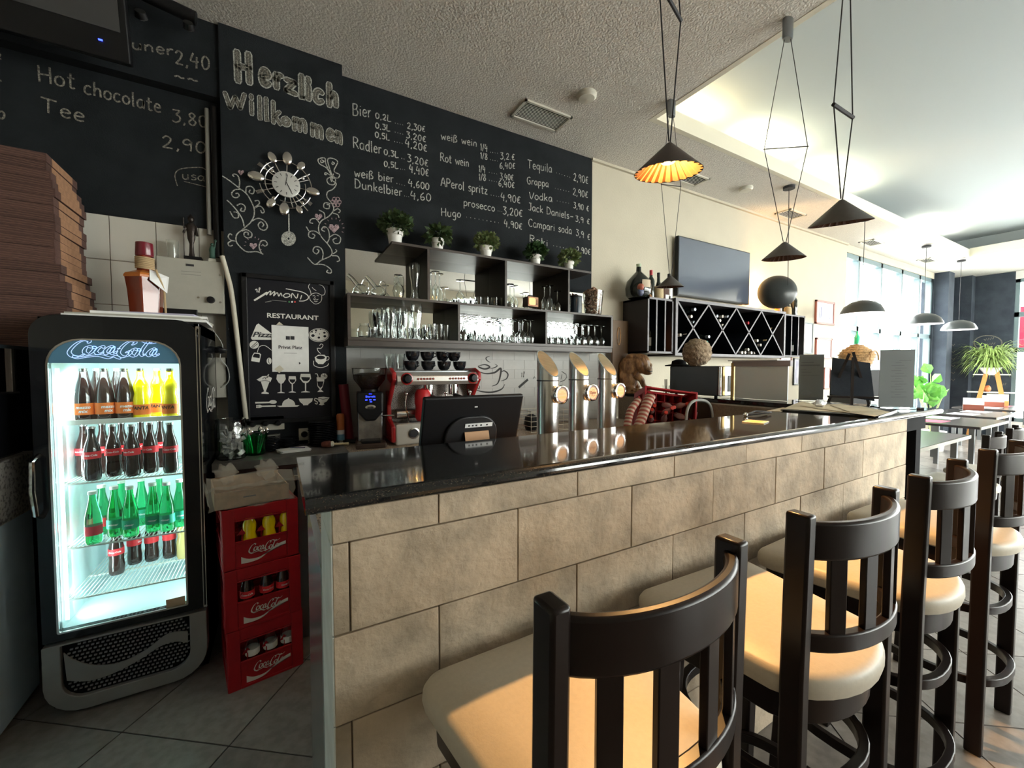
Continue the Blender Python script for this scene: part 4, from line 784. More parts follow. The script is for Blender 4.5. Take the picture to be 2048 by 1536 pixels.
build('back_leg', MB().box(-1.9, -1.05, 2.72, 3.15, .02, 1.585), M_mesh_black, dc)
bxm = MB(); bxm.m = 0; bxm.box(-.36, 0, 0, .35, 0, .0385)
bxm.m = 1; bxm.box(-.355, .0012, .055, .285, .001, .037)
bxm.m = 2
for k in range(3):
    z = .008 + k * .011; bxm.ribbon([(x, 0, z + .006 * math.sin((x + .36) * 9 + k * .2)) for x in np.linspace(-.355, -.005, 14)], .0016, (0, -1, 0), .001)
M_corr = mat('corrugation_edge', (.19, .105, .078), .9)
pb = build('pizza_box', bxm, [M_card, M_card_in, M_corr], loc=(-.885, 2.76, 1.601)); pb['category'] = 'pizza box'; pb['group'] = 'stack of flat pizza boxes'
nb = 23
for k in range(nb):
    z = 1.601 + k * .0392; off = (.028 if k < 8 else .012 * (k < 10)) + random.uniform(-.006, .006) - (.008 * (k - 19) if k > 19 else 0)
    o = pb if k == 0 else pb.copy()
    if k: COL.objects.link(o)
    o.location = (-.90 + off, 2.76 + random.uniform(-.004, .004), z); o.rotation_euler = (0, random.uniform(-.004, .004), random.uniform(-.02, .02))
    o['label'] = 'brown cardboard pizza box in the tall stack, %s from the top' % ORD[nb - 1 - k]; o['category'] = 'pizza box'; o['group'] = 'stack of flat pizza boxes'
# hanging monitor with blue led, black spotlight track
tv2 = thing('menu_monitor', 'black monitor tilted down at the top left with a blue light', 'monitor', (0, 0, 0))
c = aty(262, 130, 2.85)
T_ = Matrix.Translation(c) @ Matrix.Rotation(R(14), 4, 'X')
mb = MB(); mb.T = T_; mb.box(-1.3, 0, 0, .05, 0, .37); build('casing', mb, M_black, tv2, bev=.006)
mb = MB(); mb.T = T_; mb.box(-1.27, -.03, -.004, 0, .13, .35); build('screen', mb, mat('matte_screen', (.05, .05, .05), .55), tv2)
mb = MB(); mb.T = T_; mb.box(-.115, -.10, -.006, 0, .07, .076); build('power_light', mb, M_blue, tv2)
mb = MB(); mb.T = T_; mb.box(-.9, -.4, .05, .15, .1, .3); build('wall_bracket', mb, M_black, tv2)
sp = thing('spotlight_track', 'black ceiling track with two white spotlights at top left', 'spotlights', (0, 0, 0))
build('track', MB().rod(aty(230, -40, 2.95), aty(392, 38, 2.95), .035, 12), M_black, sp)
for x, y in ((283, 35), (378, 57)):
    q = aty(x, y, 2.9); s_ = build('lamp_head', MB().lathe([(.022, .03), (.028, 0), (.024, 0)], 14), M_black, sp, loc=q, rot=(R(60), 0, 0)); build('lens', MB().lathe([(.025, 0), (.018, -.006), (0, -.008)], 14), mat('unlit_white_lens', (.4, .38, .35), .4), s_)
# ------------------------------------------------------------------ red crates
def crate(name, label, cat, w_=.31, d_=.40, h_=.283, sub=False):
    t = thing(name, label, cat)
    b = MB(); th = .012
    def face(P0, U, n, L):
        # frame: top band, lower panel, two uprights, on a wall of length L
        def bx(u0, u1, z0, z1, t0=0, t1=th):
            A = P0 + U * u0 + n * -t0; b.prism([A + Vector((0, 0, z0)), A + U * (u1 - u0) + Vector((0, 0, z0)), A + U * (u1 - u0) + Vector((0, 0, z1)), A + Vector((0, 0, z1))], -n, t1 - t0)
        bx(0, L, h_ - .055, h_); bx(0, .048, 0, h_, -.003); bx(L - .048, L, 0, h_, -.003); bx(.048, L - .048, .008, h_ * .44); bx(.048, L - .048, h_ * .44 - .006, h_ * .44 + .004, -.005, .0)
        bx(.048, L - .048, h_ - .062, h_ - .055, -.004, .0); bx(.048, L - .048, .0, .012, -.004, th)
    face(Vector((0, 0, 0)), Vector((1, 0, 0)), Vector((0, -1, 0)), w_); face(Vector((w_, d_, 0)), Vector((-1, 0, 0)), Vector((0, 1, 0)), w_)
    face(Vector((0, d_, 0)), Vector((0, -1, 0)), Vector((-1, 0, 0)), d_); face(Vector((w_, 0, 0)), Vector((0, 1, 0)), Vector((1, 0, 0)), d_)
    b.box(.005, w_ - .005, .005, d_ - .005, .002, .01); build('body', b, M_red, t, bev=.003)
    g = MB()
    for i in range(1, 4): x = w_ * i / 4; g.box(x - .002, x + .002, .015, d_ - .015, .01, .15)
    for j in range(1, 6): y = d_ * j / 6; g.box(.015, w_ - .015, y - .002, y + .002, .01, .15)
    for i in range(4):
        for k in (-1, 1): g.prism([(w_ * (i + .5) / 4 + k * w_ / 8, .02, .15), (w_ * (i + .5) / 4 + k * w_ / 8, .02, .175), (w_ * (i + .5) / 4 + k * w_ / 16, .02, .15)], (0, 1, 0), .003)
    build('dividers', g, M_red, t)
    lg = MB(); logo(lg, (.10, -.0005, .058), Vector((.135, 0, .0)), Vector((0, 0, .045)), (0, -1, 0), w=.034)
    q = [(.07, .052), (.10, .035), (.14, .032), (.18, .045), (.22, .062), (.255, .066)]; q2 = [(.255, .082), (.225, .075), (.19, .054), (.15, .026), (.11, .018), (.07, .020)]
    lg.prism([(p.x, -.0005, p.y) for p in smooth_path([Vector((a, b_, 0)) for a, b_ in q], 4) + smooth_path([Vector((a, b_, 0)) for a, b_ in q2], 4)], (0, -1, 0), .001)
    build('white_lettering', lg, M_print_white, t)
    return t
cr1 = crate('bottle_crate', 'red soda crate at the bottom of the stack holding empty bottles', 'crate')
cr1['group'] = 'stack of three red crates'; cr1.location = (-.226, 2.229, 0); cr1.rotation_euler = (0, 0, R(9))
cr2 = dup(cr1, (-.232, 2.232, .2845), R(8), 'red soda crate in the middle of the stack, holding dark bottles')
cr3 = dup(cr1, (-.236, 2.236, .569), R(9.5), 'top red soda crate of the stack, holding yellow soda bottles')
def in_crate(c, x, y, z=.030): return Matrix.Translation(c.location) @ c.rotation_euler.to_matrix().to_4x4() @ Vector((x, y, z))
for c_, pr0, nm, items, who in ((cr3, pf, 'yellow soda bottle inside the top red crate', ((.11, .035), (.19, .035), (.265, .04)), 'yellow bottles in the top crate'), (cr2, pc, 'dark cola bottle inside the middle red crate', ((.09, .04), (.17, .04), (.24, .04)), 'dark bottles in the middle crate')):
    for k, (x, y) in enumerate(items): dup(pr0, in_crate(c_, x, y), .3 * k, '%s, %s from the left' % (nm, ORD[k]), who)
eb_ = thing('empty_bottle', 'empty clear bottle inside the lowest red crate, first from the left', 'bottle', in_crate(cr1, .10, .04), group='empty bottles in the lowest crate')
build('glass', MB().lathe(closed_glass([(.0004, 0), (.026, 0), (.03, .01), (.0305, .045), (.0275, .075), (.030, .115), (.026, .155), (.016, .19), (.0125, .22), (.013, .243)]), 16, closed=True), M_glass, eb_); build('paper_label', MB().lathe([(.0308, .10), (.0308, .13)], 16), M_label_white, eb_)
for k, x in enumerate((.175, .25)): dup(eb_, in_crate(cr1, x, .04), .5, 'empty clear bottle inside the lowest red crate, %s from the left' % ORD[k + 1])
# cardboard tray in plastic film on top of the crates
ct_ = thing('wrapped_tray', 'torn cardboard tray in clear plastic film on the crate stack', 'cardboard tray', (-.262, 2.245, .855), R(9))
tb = MB().box(0, .30, 0, .30, 0, .006).box(0, .30, 0, .005, 0, .075).box(0, .005, 0, .30, 0, .08).box(.295, .30, 0, .30, 0, .07).box(0, .30, .295, .30, 0, .085)
build('tray', tb, noisy(mat('kraft_cardboard', (.42, .27, .15), .8), 30, .3), ct_); build('hand_slot', MB().box(.11, .16, -.001, .0, .04, .046), M_ink, ct_)
random.seed(3)
def film(u0, v0, uu, vv, nu, nv, amp, base):
    vs = []; fs = []
    for i in range(nu + 1):
        for j in range(nv + 1):
            p = base + uu * (i / nu) + vv * (j / nv); vs.append(p + Vector((random.uniform(-amp, amp), random.uniform(-amp, amp), random.uniform(-amp, amp))))
    for i in range(nu):
        for j in range(nv): a = i * (nv + 1) + j; fs.append((a, a + 1, a + nv + 2, a + nv + 1))
    return vs, fs
fm = MB(); fm.add(*film(0, 0, Vector((.34, 0, 0)), Vector((0, -.02, .11)), 10, 4, .008, Vector((-.02, -.012, 0))), smooth=True)
fm.add(*film(0, 0, Vector((0, .32, 0)), Vector((-.02, 0, .11)), 8, 4, .008, Vector((-.014, 0, 0))), smooth=True); fm.add(*film(0, 0, Vector((.34, 0, 0)), Vector((0, .03, .05)), 10, 3, .01, Vector((-.02, -.03, .1))), smooth=True)
for cx, cy in ((.06, .3), (.24, .28)): fm.sphere((cx, cy, .10), .05, 10, 8, 1, .6, 1.0, fn=lambda q: 1 + .25 * math.sin(8 * q.x + 5 * q.z))
build('plastic_film', fm, M_plastic_wrap, ct_)
# ================================================================== PILLAR: poster, clock, sockets
PO = thing('menu_poster', 'framed black restaurant poster with white food icons on the pillar', 'poster', (0, 0, 0))
fx0, fx1, fz0, fz1 = -.19, .345, 1.14, 2.10
frm = MB(); 
for b in ((fx0, fx1, fz1 - .03, fz1), (fx0, fx1, fz0, fz0 + .03), (fx0, fx0 + .03, fz0, fz1), (fx1 - .03, fx1, fz0, fz1)): frm.box(b[0], b[1], YP - .028, YP, b[2], b[3])
build('frame', frm, M_black, PO, bev=.004)
YS = YP - .012
build('poster_sheet', MB().box(fx0 + .028, fx1 - .028, YS, YP - .002, fz0 + .028, fz1 - .028), mat('poster_black', (.010, .010, .014), .5, spec=.25), PO)
pp = lambda x, y: (470 + x * 210 / 1008, 530 + y * 320 / 1536)
def P3(x, y, Y=YS): return aty(*pp(x, y), Y)
def icon(name, polys=(), lines=(), m=None, w=.005, cuts=(), cutlines=(), cw=.003, parent=None):
    mb = MB()
    for q in polys: mb.prism([P3(a, b) for a, b in q], NB, .0008)
    for q in lines: mb.ribbon([P3(p.x, p.y) for p in smooth_path([Vector((a, b, 0)) for a, b in q], 4)], w, NB, .001)
    o = build(name, mb, m or M_print_white, parent or PO)
    if cuts or cutlines:
        mb = MB()
        for q in cuts: mb.prism([P3(a, b) + NB * .0009 for a, b in q], NB, .0006)
        for q in cutlines: mb.ribbon([P3(p.x, p.y) for p in smooth_path([Vector((a, b, 0)) for a, b in q], 4)], cw, NB, .0022)
        build('icon_detail', mb, mat('poster_black', ()), o)
    return o
def ell(cx, cy, rx, ry, n=24, a0=0, a1=2 * PI): return [(cx + rx * math.cos(a0 + (a1 - a0) * k / n), cy + ry * math.sin(a0 + (a1 - a0) * k / n)) for k in range(n + (a1 - a0 < 6))]
icon('restaurant_logo', [[(178, 335), (190, 348), (330, 262), (300, 258)]], [[(195, 240), (210, 232), (212, 262)], [(225, 262), (240, 225), (232, 222), (232, 265)], [(300, 290), (330, 255), (345, 255), (335, 290), (372, 258), (382, 262), (370, 298), (405, 265), (420, 300), (440, 270), (452, 300)],
     [(485, 275), (465, 295), (485, 312), (525, 300), (520, 278), (485, 275)], [(540, 318), (550, 272), (590, 320), (605, 275)], [(628, 330), (640, 290)], [(488, 228), (560, 242), (650, 262), (700, 295), (700, 325), (660, 345), (615, 346)]], w=.0055)
icon('chef_emblem', lines=[[(730, 280), (722, 245), (705, 210), (725, 175), (770, 170), (800, 185), (845, 205), (865, 250), (855, 285), (830, 290)], [(728, 282), (780, 268), (832, 290)], [(735, 285), (715, 300), (722, 335), (735, 350), (770, 375), (815, 360), (832, 330), (832, 295)], [(740, 215), (760, 235), (780, 245)], [(745, 297), (765, 292)], [(785, 292), (805, 297)], [(750, 325), (775, 335), (800, 328)], [(760, 345), (775, 352), (792, 346)], [(770, 300), (765, 318), (778, 320)]], w=.0032)
mb = MB(); put_text(mb, 'RESTAURANT', (P3(306, 500) + P3(800, 528)) / 2 + Vector((0, 0, -.002)), Vector((1, 0, 0)), Vector((0, 0, .042)), NB, bold=.018, fitw=(P3(800, 528) - P3(306, 500)).x); build('poster_title', mb, M_print_white, PO)
for (x, c_) in ((520, (.05, .25, .08)), (548, (.8, .8, .8)), (575, (.6, .05, .04))): build('logo_dot', MB().prism([P3(*p) for p in ell(x, 354, 9, 9, 12)], NB, .001), mat('dot_%d' % x, c_, .6), PO)
mb = MB(); mb.ribbon([P3(355, 338), P3(495, 350)], .003, NB); mb.ribbon([P3(290, 358), P3(350, 345)], .005, NB); build('logo_underline', mb, mat('grey_print', (.25, .25, .23), .8), PO)
o = icon('pizza_slice', [[(152, 700), (205, 575), (225, 562), (355, 660), (355, 718), (165, 718)]])
mb = MB(); put_text(mb, 'Pizza', P3(268, 692), Vector((1, 0, 0)), Vector((.006, 0, .046)), NB, shear=.2, bold=.02, fitw=.115, off=.0035); build('slice_lettering', mb, M_ink, o)
icon('round_pizza', [ell(806, 673, 100, 66)], cutlines=[ell(806, 673, 92, 58) + [(898, 673)]], cuts=[ell(x, y, r, r * .8, 12) for x, y, r in ((748, 678, 17), (805, 697, 13), (862, 684, 14), (858, 650, 12), (778, 630, 11), (820, 618, 6), (740, 642, 9), (775, 650, 6), (812, 662, 6), (880, 640, 4))])
icon('biscuit', [ell(184, 766, 45, 38)], cutlines=[[(155, 790), (210, 740)], [(165, 797), (218, 755)]])
icon('tea_bag', [[(165, 870), (185, 840), (235, 845), (250, 858), (235, 935), (155, 922)]], [[(215, 838), (235, 785), (290, 775), (352, 820)]], cuts=[[(175, 870), (188, 850), (232, 855), (240, 865), (236, 895), (172, 885)]], w=.003)
icon('coffee_bean', [ell(328, 922, 24, 32)], cutlines=[[(328, 895), (320, 920), (332, 948)]])
icon('coffee_cup', [[(765, 885), (800, 862), (860, 862), (880, 885), (872, 925), (845, 952), (800, 950), (775, 925)], ell(822, 862, 3, 3)], [[(872, 880), (898, 880), (900, 905), (868, 920)], [(755, 920), (760, 965), (820, 985), (880, 970), (900, 945)], [(822, 850), (800, 830), (790, 800), (825, 800), (845, 770), (825, 758), (812, 775)]], cuts=[ell(822, 888, 42, 18)], w=.004)
icon('ice_cream_cup', [[(245, 1110), (335, 1110), (295, 1215), (325, 1228), (322, 1238), (253, 1235), (255, 1225), (280, 1213)], [(208, 1100), (235, 1085), (262, 1068), (300, 1065), (325, 1070), (355, 1085), (340, 1125), (240, 1120)], [(300, 1080), (318, 1048), (328, 1052), (312, 1085)]], cutlines=[[(240, 1118), (290, 1108), (338, 1122)], [(262, 1095), (285, 1080), (300, 1098)]])
def stem_icon(name, cx, top, rx, h1, base, rb, cut=None):
    bowl = [(cx - rx * .85, top), (cx + rx * .85, top), (cx + rx, top + h1 * .5), (cx + rx * .5, top + h1 * .9), (cx + 6, top + h1), (cx + 5, base - 14), (cx + rb, base - 5), (cx + rb, base), (cx - rb, base), (cx - rb, base - 5), (cx - 5, base - 14), (cx - 6, top + h1), (cx - rx * .5, top + h1 * .9), (cx - rx, top + h1 * .5)]
    icon(name, [bowl], cuts=[cut] if cut else ())
stem_icon('wine_glass_icon', 442, 1050, 45, 90, 1230, 35)
stem_icon('small_glass_icon', 550, 1068, 38, 75, 1225, 34, [(522, 1098), (580, 1098), (575, 1118), (552, 1136), (528, 1118)])
stem_icon('goblet_icon', 677, 1045, 54, 90, 1223, 42, [(636, 1075), (720, 1078), (716, 1100), (695, 1115), (655, 1112), (640, 1095)])
icon('cocktail_icon', [[(783, 1078), (860, 1078), (855, 1120), (842, 1170), (826, 1195), (850, 1218), (790, 1218), (815, 1195), (792, 1165)], ell(855, 1068, 32, 28)], [[(768, 1045), (790, 1048), (800, 1090)]], cuts=[[(790, 1118), (850, 1118), (838, 1165), (818, 1180), (798, 1160)]], cutlines=[[(855, 1068), (880, 1052)], [(855, 1068), (835, 1052)], [(855, 1068), (860, 1042)], [(855, 1068), (882, 1075)]])
icon('spoon_icon', [[(193, 1315), (330, 1312), (335, 1326), (195, 1330)], ell(365, 1315, 36, 18)])
icon('fork_icon', [[(255, 1350), (390, 1345), (392, 1360), (255, 1362)], [(203, 1345), (240, 1342), (262, 1350), (262, 1362), (240, 1372), (203, 1372)]], cutlines=[[(203, 1353), (228, 1353)], [(203, 1362), (228, 1362)]], cw=.002)
icon('cloche_icon', [[(450, 1350)] + ell(515, 1345, 63, 58, 14, PI, 2 * PI) + [(620, 1345), (600, 1360), (430, 1364), (400, 1352)], ell(514, 1285, 8, 8, 10)])
icon('bowl_icon', [[(612, 1284), (748, 1280), (740, 1310), (705, 1335), (702, 1345), (655, 1347), (652, 1337), (622, 1312)]])
icon('sauce_boat_icon', [[(800, 1270), (850, 1265), (908, 1272), (880, 1310), (850, 1325), (860, 1338), (835, 1347), (805, 1342), (820, 1325), (800, 1305)]], [[(800, 1290), (770, 1280), (765, 1300), (790, 1315), (785, 1335), (768, 1325)]], cutlines=[[(802, 1278), (845, 1288), (895, 1278)]], w=.006)
NT = thing('pinned_notice', 'white paper notice reading Privat Platz taped over the poster', 'notice', (0, 0, 0))
YN = YS - .004
nc = [P3(350, 575, YN), P3(705, 597, YN), P3(710, 1027, YN), P3(358, 1025, YN)]
build('sheet', MB().prism(nc, NB, .001), M_paper, NT)
mb = MB(); put_text(mb, 'Privat Platz', P3(532, 805, YN), Vector((1, 0, 0)), Vector((0, 0, .030)), NB, bold=.02, fitw=(P3(645, 800, YN) - P3(418, 800, YN)).x); mb.ribbon([P3(470, 845, YN), P3(595, 848, YN)], .002, NB)
for x in (487, 531): mb.prism([P3(a, b, YN) + NB * .001 for a, b in ((x, 682), (x + 40, 684), (x + 40, 718), (x, 716))], NB, .0006)
mb.prism([P3(a, b, YN) + NB * .001 for a, b in ((613, 930), (632, 942), (614, 956))], NB, .0006); build('notice_print', mb, M_ink, NT)
for q in (((395, 575), (425, 545), (465, 577)), ((378, 1000), (430, 962), (470, 1000), (425, 1038))): build('tape', MB().prism([P3(a, b, YN) + NB * .0015 for a, b in q], NB, .0006), mat('yellowed_tape', (.6, .56, .45), .4), NT)
# cutlery clock
ck = aty(573, 372, 3.05)
CK = thing('cutlery_clock', 'round silver wall clock with spoons and forks as rays', 'clock', ck)
toW = lambda x, y, Y=3.05: aty(*cv(x, y), Y) - ck
fcx = MB(); fcx.add(*[(lambda m: (m.v, m.f))(MB().lathe([(.0, 0), (.078, 0), (.078, .012), (0, .014)], 36))][0:1][0]) if False else None
fc = build('dial', MB().lathe([(.080, 0), (.080, .012), (.074, .014), (0, .0145)], 40), mat('silver_dial', (.6, .6, .58), .35, .3), CK, loc=toW(727, 492), rot=(R(90), 0, 0))
mk = MB()
for k in range(12):
    a = k * PI / 6; mk.ribbon([(math.cos(a) * .052, math.sin(a) * .052, .0148), (math.cos(a) * .068, math.sin(a) * .068, .0148)], .004, (0, 0, 1))
build('dial_marks', mk, M_ink, fc); mk = MB().ribbon([(-.006, -.01, .016), (.008, .06, .016)], .004, (0, 0, 1)).ribbon([(0, .01, .016), (.028, -.045, .016)], .005, (0, 0, 1)); build('hands', mk, M_ink, fc)
rg = MB()
for r_, a0, a1 in ((.148, .1, 2.95), (.148, 3.3, 5.9), (.118, 2.2, 3.9), (.112, -1.9, .25)):
    rg.tube([Vector((math.cos(a) * r_, -.004, math.sin(a) * r_)) + toW(727, 492) for a in np.linspace(a0, a1, 22)], .0028, 6)
build('wire_ring', rg, M_steel, CK)
c0 = toW(727, 492)
def spoon(mb, tip, r_=.024, holes=False):
    d = (tip - c0); d.y = 0; L = d.length; u = d.normalized(); a = math.atan2(u.z, u.x)
    mb.rod(c0 + u * .075, c0 + u * (L - r_), .003, 6)
    s = MB(); s.T = Matrix.Translation(c0 + u * L + Vector((0, -.008, 0))) @ Matrix.Rotation(-a, 4, 'Y'); s.sphere((0, 0, 0), r_, 14, 8, 1.25, .3, .85); mb.add(s.v, s.f, True)
def fork(mb, tip):
    d = (tip - c0); d.y = 0; L = d.length; u = d.normalized(); p = Vector((-u.z, 0, u.x)); mb.rod(c0 + u * .075, c0 + u * (L - .03), .003, 6)
    for k in (-1.5, -.5, .5, 1.5): mb.rod(c0 + u * (L - .032) + p * k * .005, c0 + u * (L + .012) + p * k * .0065, .0018, 5)
    mb.rod(c0 + u * (L - .03) - p * .009, c0 + u * (L - .03) + p * .009, .0035, 5)
for x, y, r_ in ((395, 400, .036), (573, 195, .028), (738, 205, .034), (888, 290, .026), (1020, 570, .032), (560, 695, .027), (705, 760, .034), (870, 768, .022)):
    mb = MB(); spoon(mb, toW(x, y), r_); build('spoon', mb, M_chrome, CK)
for x, y in ((440, 270), (420, 568), (985, 695)): mb = MB(); fork(mb, toW(x, y)); build('fork', mb, M_chrome, CK)
for x, y in ((970, 440), (985, 375), (505, 250), (475, 480), (800, 740), (965, 780), (510, 545)): d = toW(x, y) - c0; d.y = 0; build('knife', MB().rod(c0 + d.normalized() * .08, c0 + d, .0035, 6), M_steel, CK)
for x, y in ((572, 335), (908, 418), (905, 688), (590, 632)): mb = MB().sphere(toW(x, y), .011, 10, 6, 1, .3, 1); build('small_spoon_bowl', mb, M_steel, CK)
# sockets
def socket_plate(label, pts, Y, n, m_plug=(), grp=None):
    t = thing('wall_socket', label, 'socket', (0, 0, 0)); a = aty(*pts[0], Y); b = aty(*pts[1], Y)
    build('plate', MB().box(a.x, b.x, Y - .012, Y, b.z, a.z), M_socket, t, bev=.003); wd = (b.x - a.x) / n
    for k in range(n):
        c = Vector((a.x + wd * (k + .5), Y - .0125, (a.z + b.z) / 2)); build('well', MB().lathe([(.021, 0), (.017, -.0005), (.017, .001), (0, .001)], 20), M_socket if k not in m_plug else M_black, t, loc=c, rot=(R(90), 0, 0))
        if k in m_plug: build('plug', MB().lathe([(.019, 0), (.018, .02), (.012, .032), (0, .033)], 16), M_black, t, loc=c, rot=(R(90), 0, 0))
        else: build('well_shadow', MB().lathe([(.0165, .0012), (0, .0013)], 20), mat('socket_recess', (.2, .19, .17), .6), t, loc=c, rot=(R(90), 0, 0))
socket_plate('ivory triple socket strip below the poster with black plugs', ((491, 834), (569, 858)), YP, 3, (0, 1, 2))
socket_plate('single ivory socket with black plug beside the plates', ((597, 857), (620, 879)), YP, 1, (0,))
# ------------------------------------------------------------------ on the back counter
ZB = .99
def at_c(px, py, z=ZB): return atz(px, py, z)
jar = thing('candy_jar', 'big clear glass jar full of silver foil packets', 'jar', (aty(462, 915, 2.76).x, 2.79, ZB))
build('glass', MB().lathe(closed_glass([(.0004, 0), (.068, 0), (.076, .008), (.078, .19), (.072, .205), (.074, .225)], .0035), 28, closed=True), M_glass, jar)
random.seed(5); pk = MB()
for k in range(46):
    a = random.uniform(0, 2 * PI); r_ = random.uniform(.01, .052); s = MB(); s.T = Matrix.Translation((r_ * math.cos(a), r_ * math.sin(a), random.uniform(.02, .165))) @ Euler((random.uniform(0, 3), random.uniform(0, 3), random.uniform(0, 3))).to_matrix().to_4x4(); s.box(-.02, .02, -.012, .012, -.003, .003); pk.add(s.v, s.f)
build('foil_packets', pk, M_foil, jar, kind='stuff')
gb = thing('green_glass_bowl', 'green glass tumbler holding silver cutlery', 'glass', (aty(511, 900, 2.86).x, 2.84, ZB))
build('glass', MB().lathe(closed_glass([(.0004, 0), (.045, 0), (.052, .01), (.056, .05), (.066, .12)], .004), 24, closed=True), M_green_glass, gb)
sp_ = MB()
for k in range(6): a = k * 1.1; sp_.rod((.02 * math.cos(a), .02 * math.sin(a), .01), (.055 * math.cos(a), .055 * math.sin(a), .13), .003, 5); sp_.sphere((.058 * math.cos(a), .058 * math.sin(a), .14), .014, 8, 6, 1, .5, 1.4)
build('spoons', sp_, M_chrome, gb)
M_sauc = mat('black_glazed_ceramic', (.012, .013, .016), .2, coat=.4)
def stack(px, Y, n, r_, dz, nm, lab, grp):
    x = aty(px, 890, Y).x; p = build(nm, MB().lathe([(0, .001), (r_ * .55, 0), (r_ * .6, .003), (r_, .010), (r_, .012), (r_ * .6, .006), (0, .005)], 28), M_sauc)
    for k in range(n):
        o = p if k == 0 else p.copy()
        if k: COL.objects.link(o)
        o.location = (x + random.uniform(-.002, .002), Y + random.uniform(-.002, .002), ZB + k * dz); tag(o, lab % ORD[n - 1 - k], 'saucer' if 'saucer' in nm else 'plate', grp)
stack(539, 2.93, 10, .06, .0095, 'saucer', 'black saucer in the taller saucer stack, %s from the top', 'taller stack of black saucers')
stack(577, 3.0, 7, .062, .0085, 'saucer', 'black saucer in the lower saucer stack, %s from the top', 'lower stack of black saucers')
stack(645, 2.98, 14, .088, .0115, 'dinner_plate', 'black plate in the tall plate stack, %s from the top', 'tall stack of black plates')
t = thing('paper_sheaf', 'untidy sheaf of white papers with a pen on the back counter', 'papers', (.075, 2.84, ZB))
for k in range(6): build('sheet', MB().box(-.08, .08, -.05, .05, 0, .0025), M_paper, t, loc=(random.uniform(-.01, .01), random.uniform(-.01, .01), .0026 * k), rot=(0, 0, random.uniform(-.15, .3)))
build('pen', MB().rod((-.02, .03, .019), (.06, -.02, .019), .003, 6), mat('blue_grey_pen', (.12, .12, .2), .4), t)
t = thing('brush', 'cream-handled cleaning brush with reddish bristles lying on the counter', 'brush', (.29, 2.85, ZB), R(-6))
build('bristles', MB().lathe([(.014, 0), (.022, .02), (.022, .05), (.016, .058)], 12), noisy(mat('red_brown_bristle', (.13, .035, .02), .9), 60, .4), t, loc=(-.06, 0, .023), rot=(0, R(90), 0))
build('ferrule', MB().lathe([(.018, 0), (.019, .012), (.012, .018)], 14), M_socket, t, loc=(-.004, 0, .022), rot=(0, R(90), 0)); build('handle', MB().lathe([(.008, 0), (.007, .06), (.009, .09), (0, .094)], 10), mat('cream_handle', (.6, .5, .32), .5), t, loc=(.012, 0, .021), rot=(0, R(92), 0))
t = thing('portafilter', 'black handled portafilter lying beside the brush', 'portafilter', (.36, 2.93, ZB), R(-20)); build('basket', MB().cyl((0, 0, .004), .03, .028, 18), M_chrome, t); build('handle', MB().rod((.03, 0, .022), (.11, 0, .016), .013, 10), M_black, t)
t = thing('cleaner_bottle', 'slim orange and white spray can beside the red roll', 'spray can', (aty(682, 885, 2.99).x, 3.0, ZB))
build('can', MB().lathe([(0, 0), (.024, 0), (.025, .003), (.025, .11)], 18), M_label_white, t); build('orange_sleeve', MB().lathe([(.0255, .09), (.0255, .19), (.02, .2)], 18), mat('dull_orange', (.5, .14, .04), .5), t); build('blue_band', MB().lathe([(.0256, .02), (.0256, .06)], 18), mat('pale_blue_band', (.15, .35, .5), .5), t)
t = thing('red_roll', 'tall dark red roll leaning against the pillar corner', 'roll', (.405, 3.06, ZB)); build('roll', MB().rod((.02, 0, .0), (-.012, .0, .40), .033, 16), mat('dark_red_vinyl', (.17, .01, .02), .5), t); build('roll_end', MB().rod((-.012, 0, .395), (-.0125, 0, .401), .02, 14), M_ink, t)
# coffee grinder
ZS = .985
gx = aty(740, 800, 2.85).x
GR = thing('coffee_grinder', 'black and steel coffee grinder with bean hopper', 'coffee grinder', (gx, 2.86, ZS), R(-8))
build('base', MB().box(-.095, .095, -.17, .14, 0, .035), mat('dark_brown_base', (.05, .03, .022), .4), GR, bev=.01); build('tray', MB().box(-.06, .06, -.16, -.03, .035, .05), M_black, GR, bev=.006)
build('column', MB().box(-.078, .078, -.05, .13, .03, .26), M_dark_steel, GR, bev=.008); build('steel_face', MB().box(-.072, .072, -.056, -.05, .05, .25), noisy(mat('scuffed_steel', (.5, .46, .42), .4, 1), 14, .4, bump=.2), GR)
hb = MB().prism([(-.08, 0, .23), (-.03, 0, .17), (.03, 0, .17), (.08, 0, .23), (.083, 0, .36), (-.083, 0, .36)], (0, 1, 0), .20); build('head', hb, M_black, GR, loc=(0, -.095, 0), bev=.012)
build('badge', MB().lathe([(.032, 0), (.032, .004), (.028, .005), (0, .005)], 24, sy=.5), M_steel, GR, loc=(.0, -.096, .262), rot=(R(90), 0, 0)); mb = MB(); put_text(mb, 'smok', (0, -.102, .256), (1, 0, 0), (0, 0, .018), NB, bold=.02, fitw=.036); build('badge_lettering', mb, M_ink, GR)
dp = MB(); put_text(dp, 'ON', (0, -.0955, .345), (1, 0, 0), (0, 0, .012), NB); put_text(dp, 'Bereit', (0, -.0955, .326), (1, 0, 0), (0, 0, .018), NB, bold=.02, fitw=.06)
for x, z in ((-.025, .310), (0, .310), (.025, .310), (.003, .297)): dp.ribbon([(x - .007, -.0955, z), (x + .007, -.0955, z)], .007, NB)
build('display', dp, mat('blue_display', (0, 0, 0), .5, emit=(.02, .04, 1), es=2), GR)
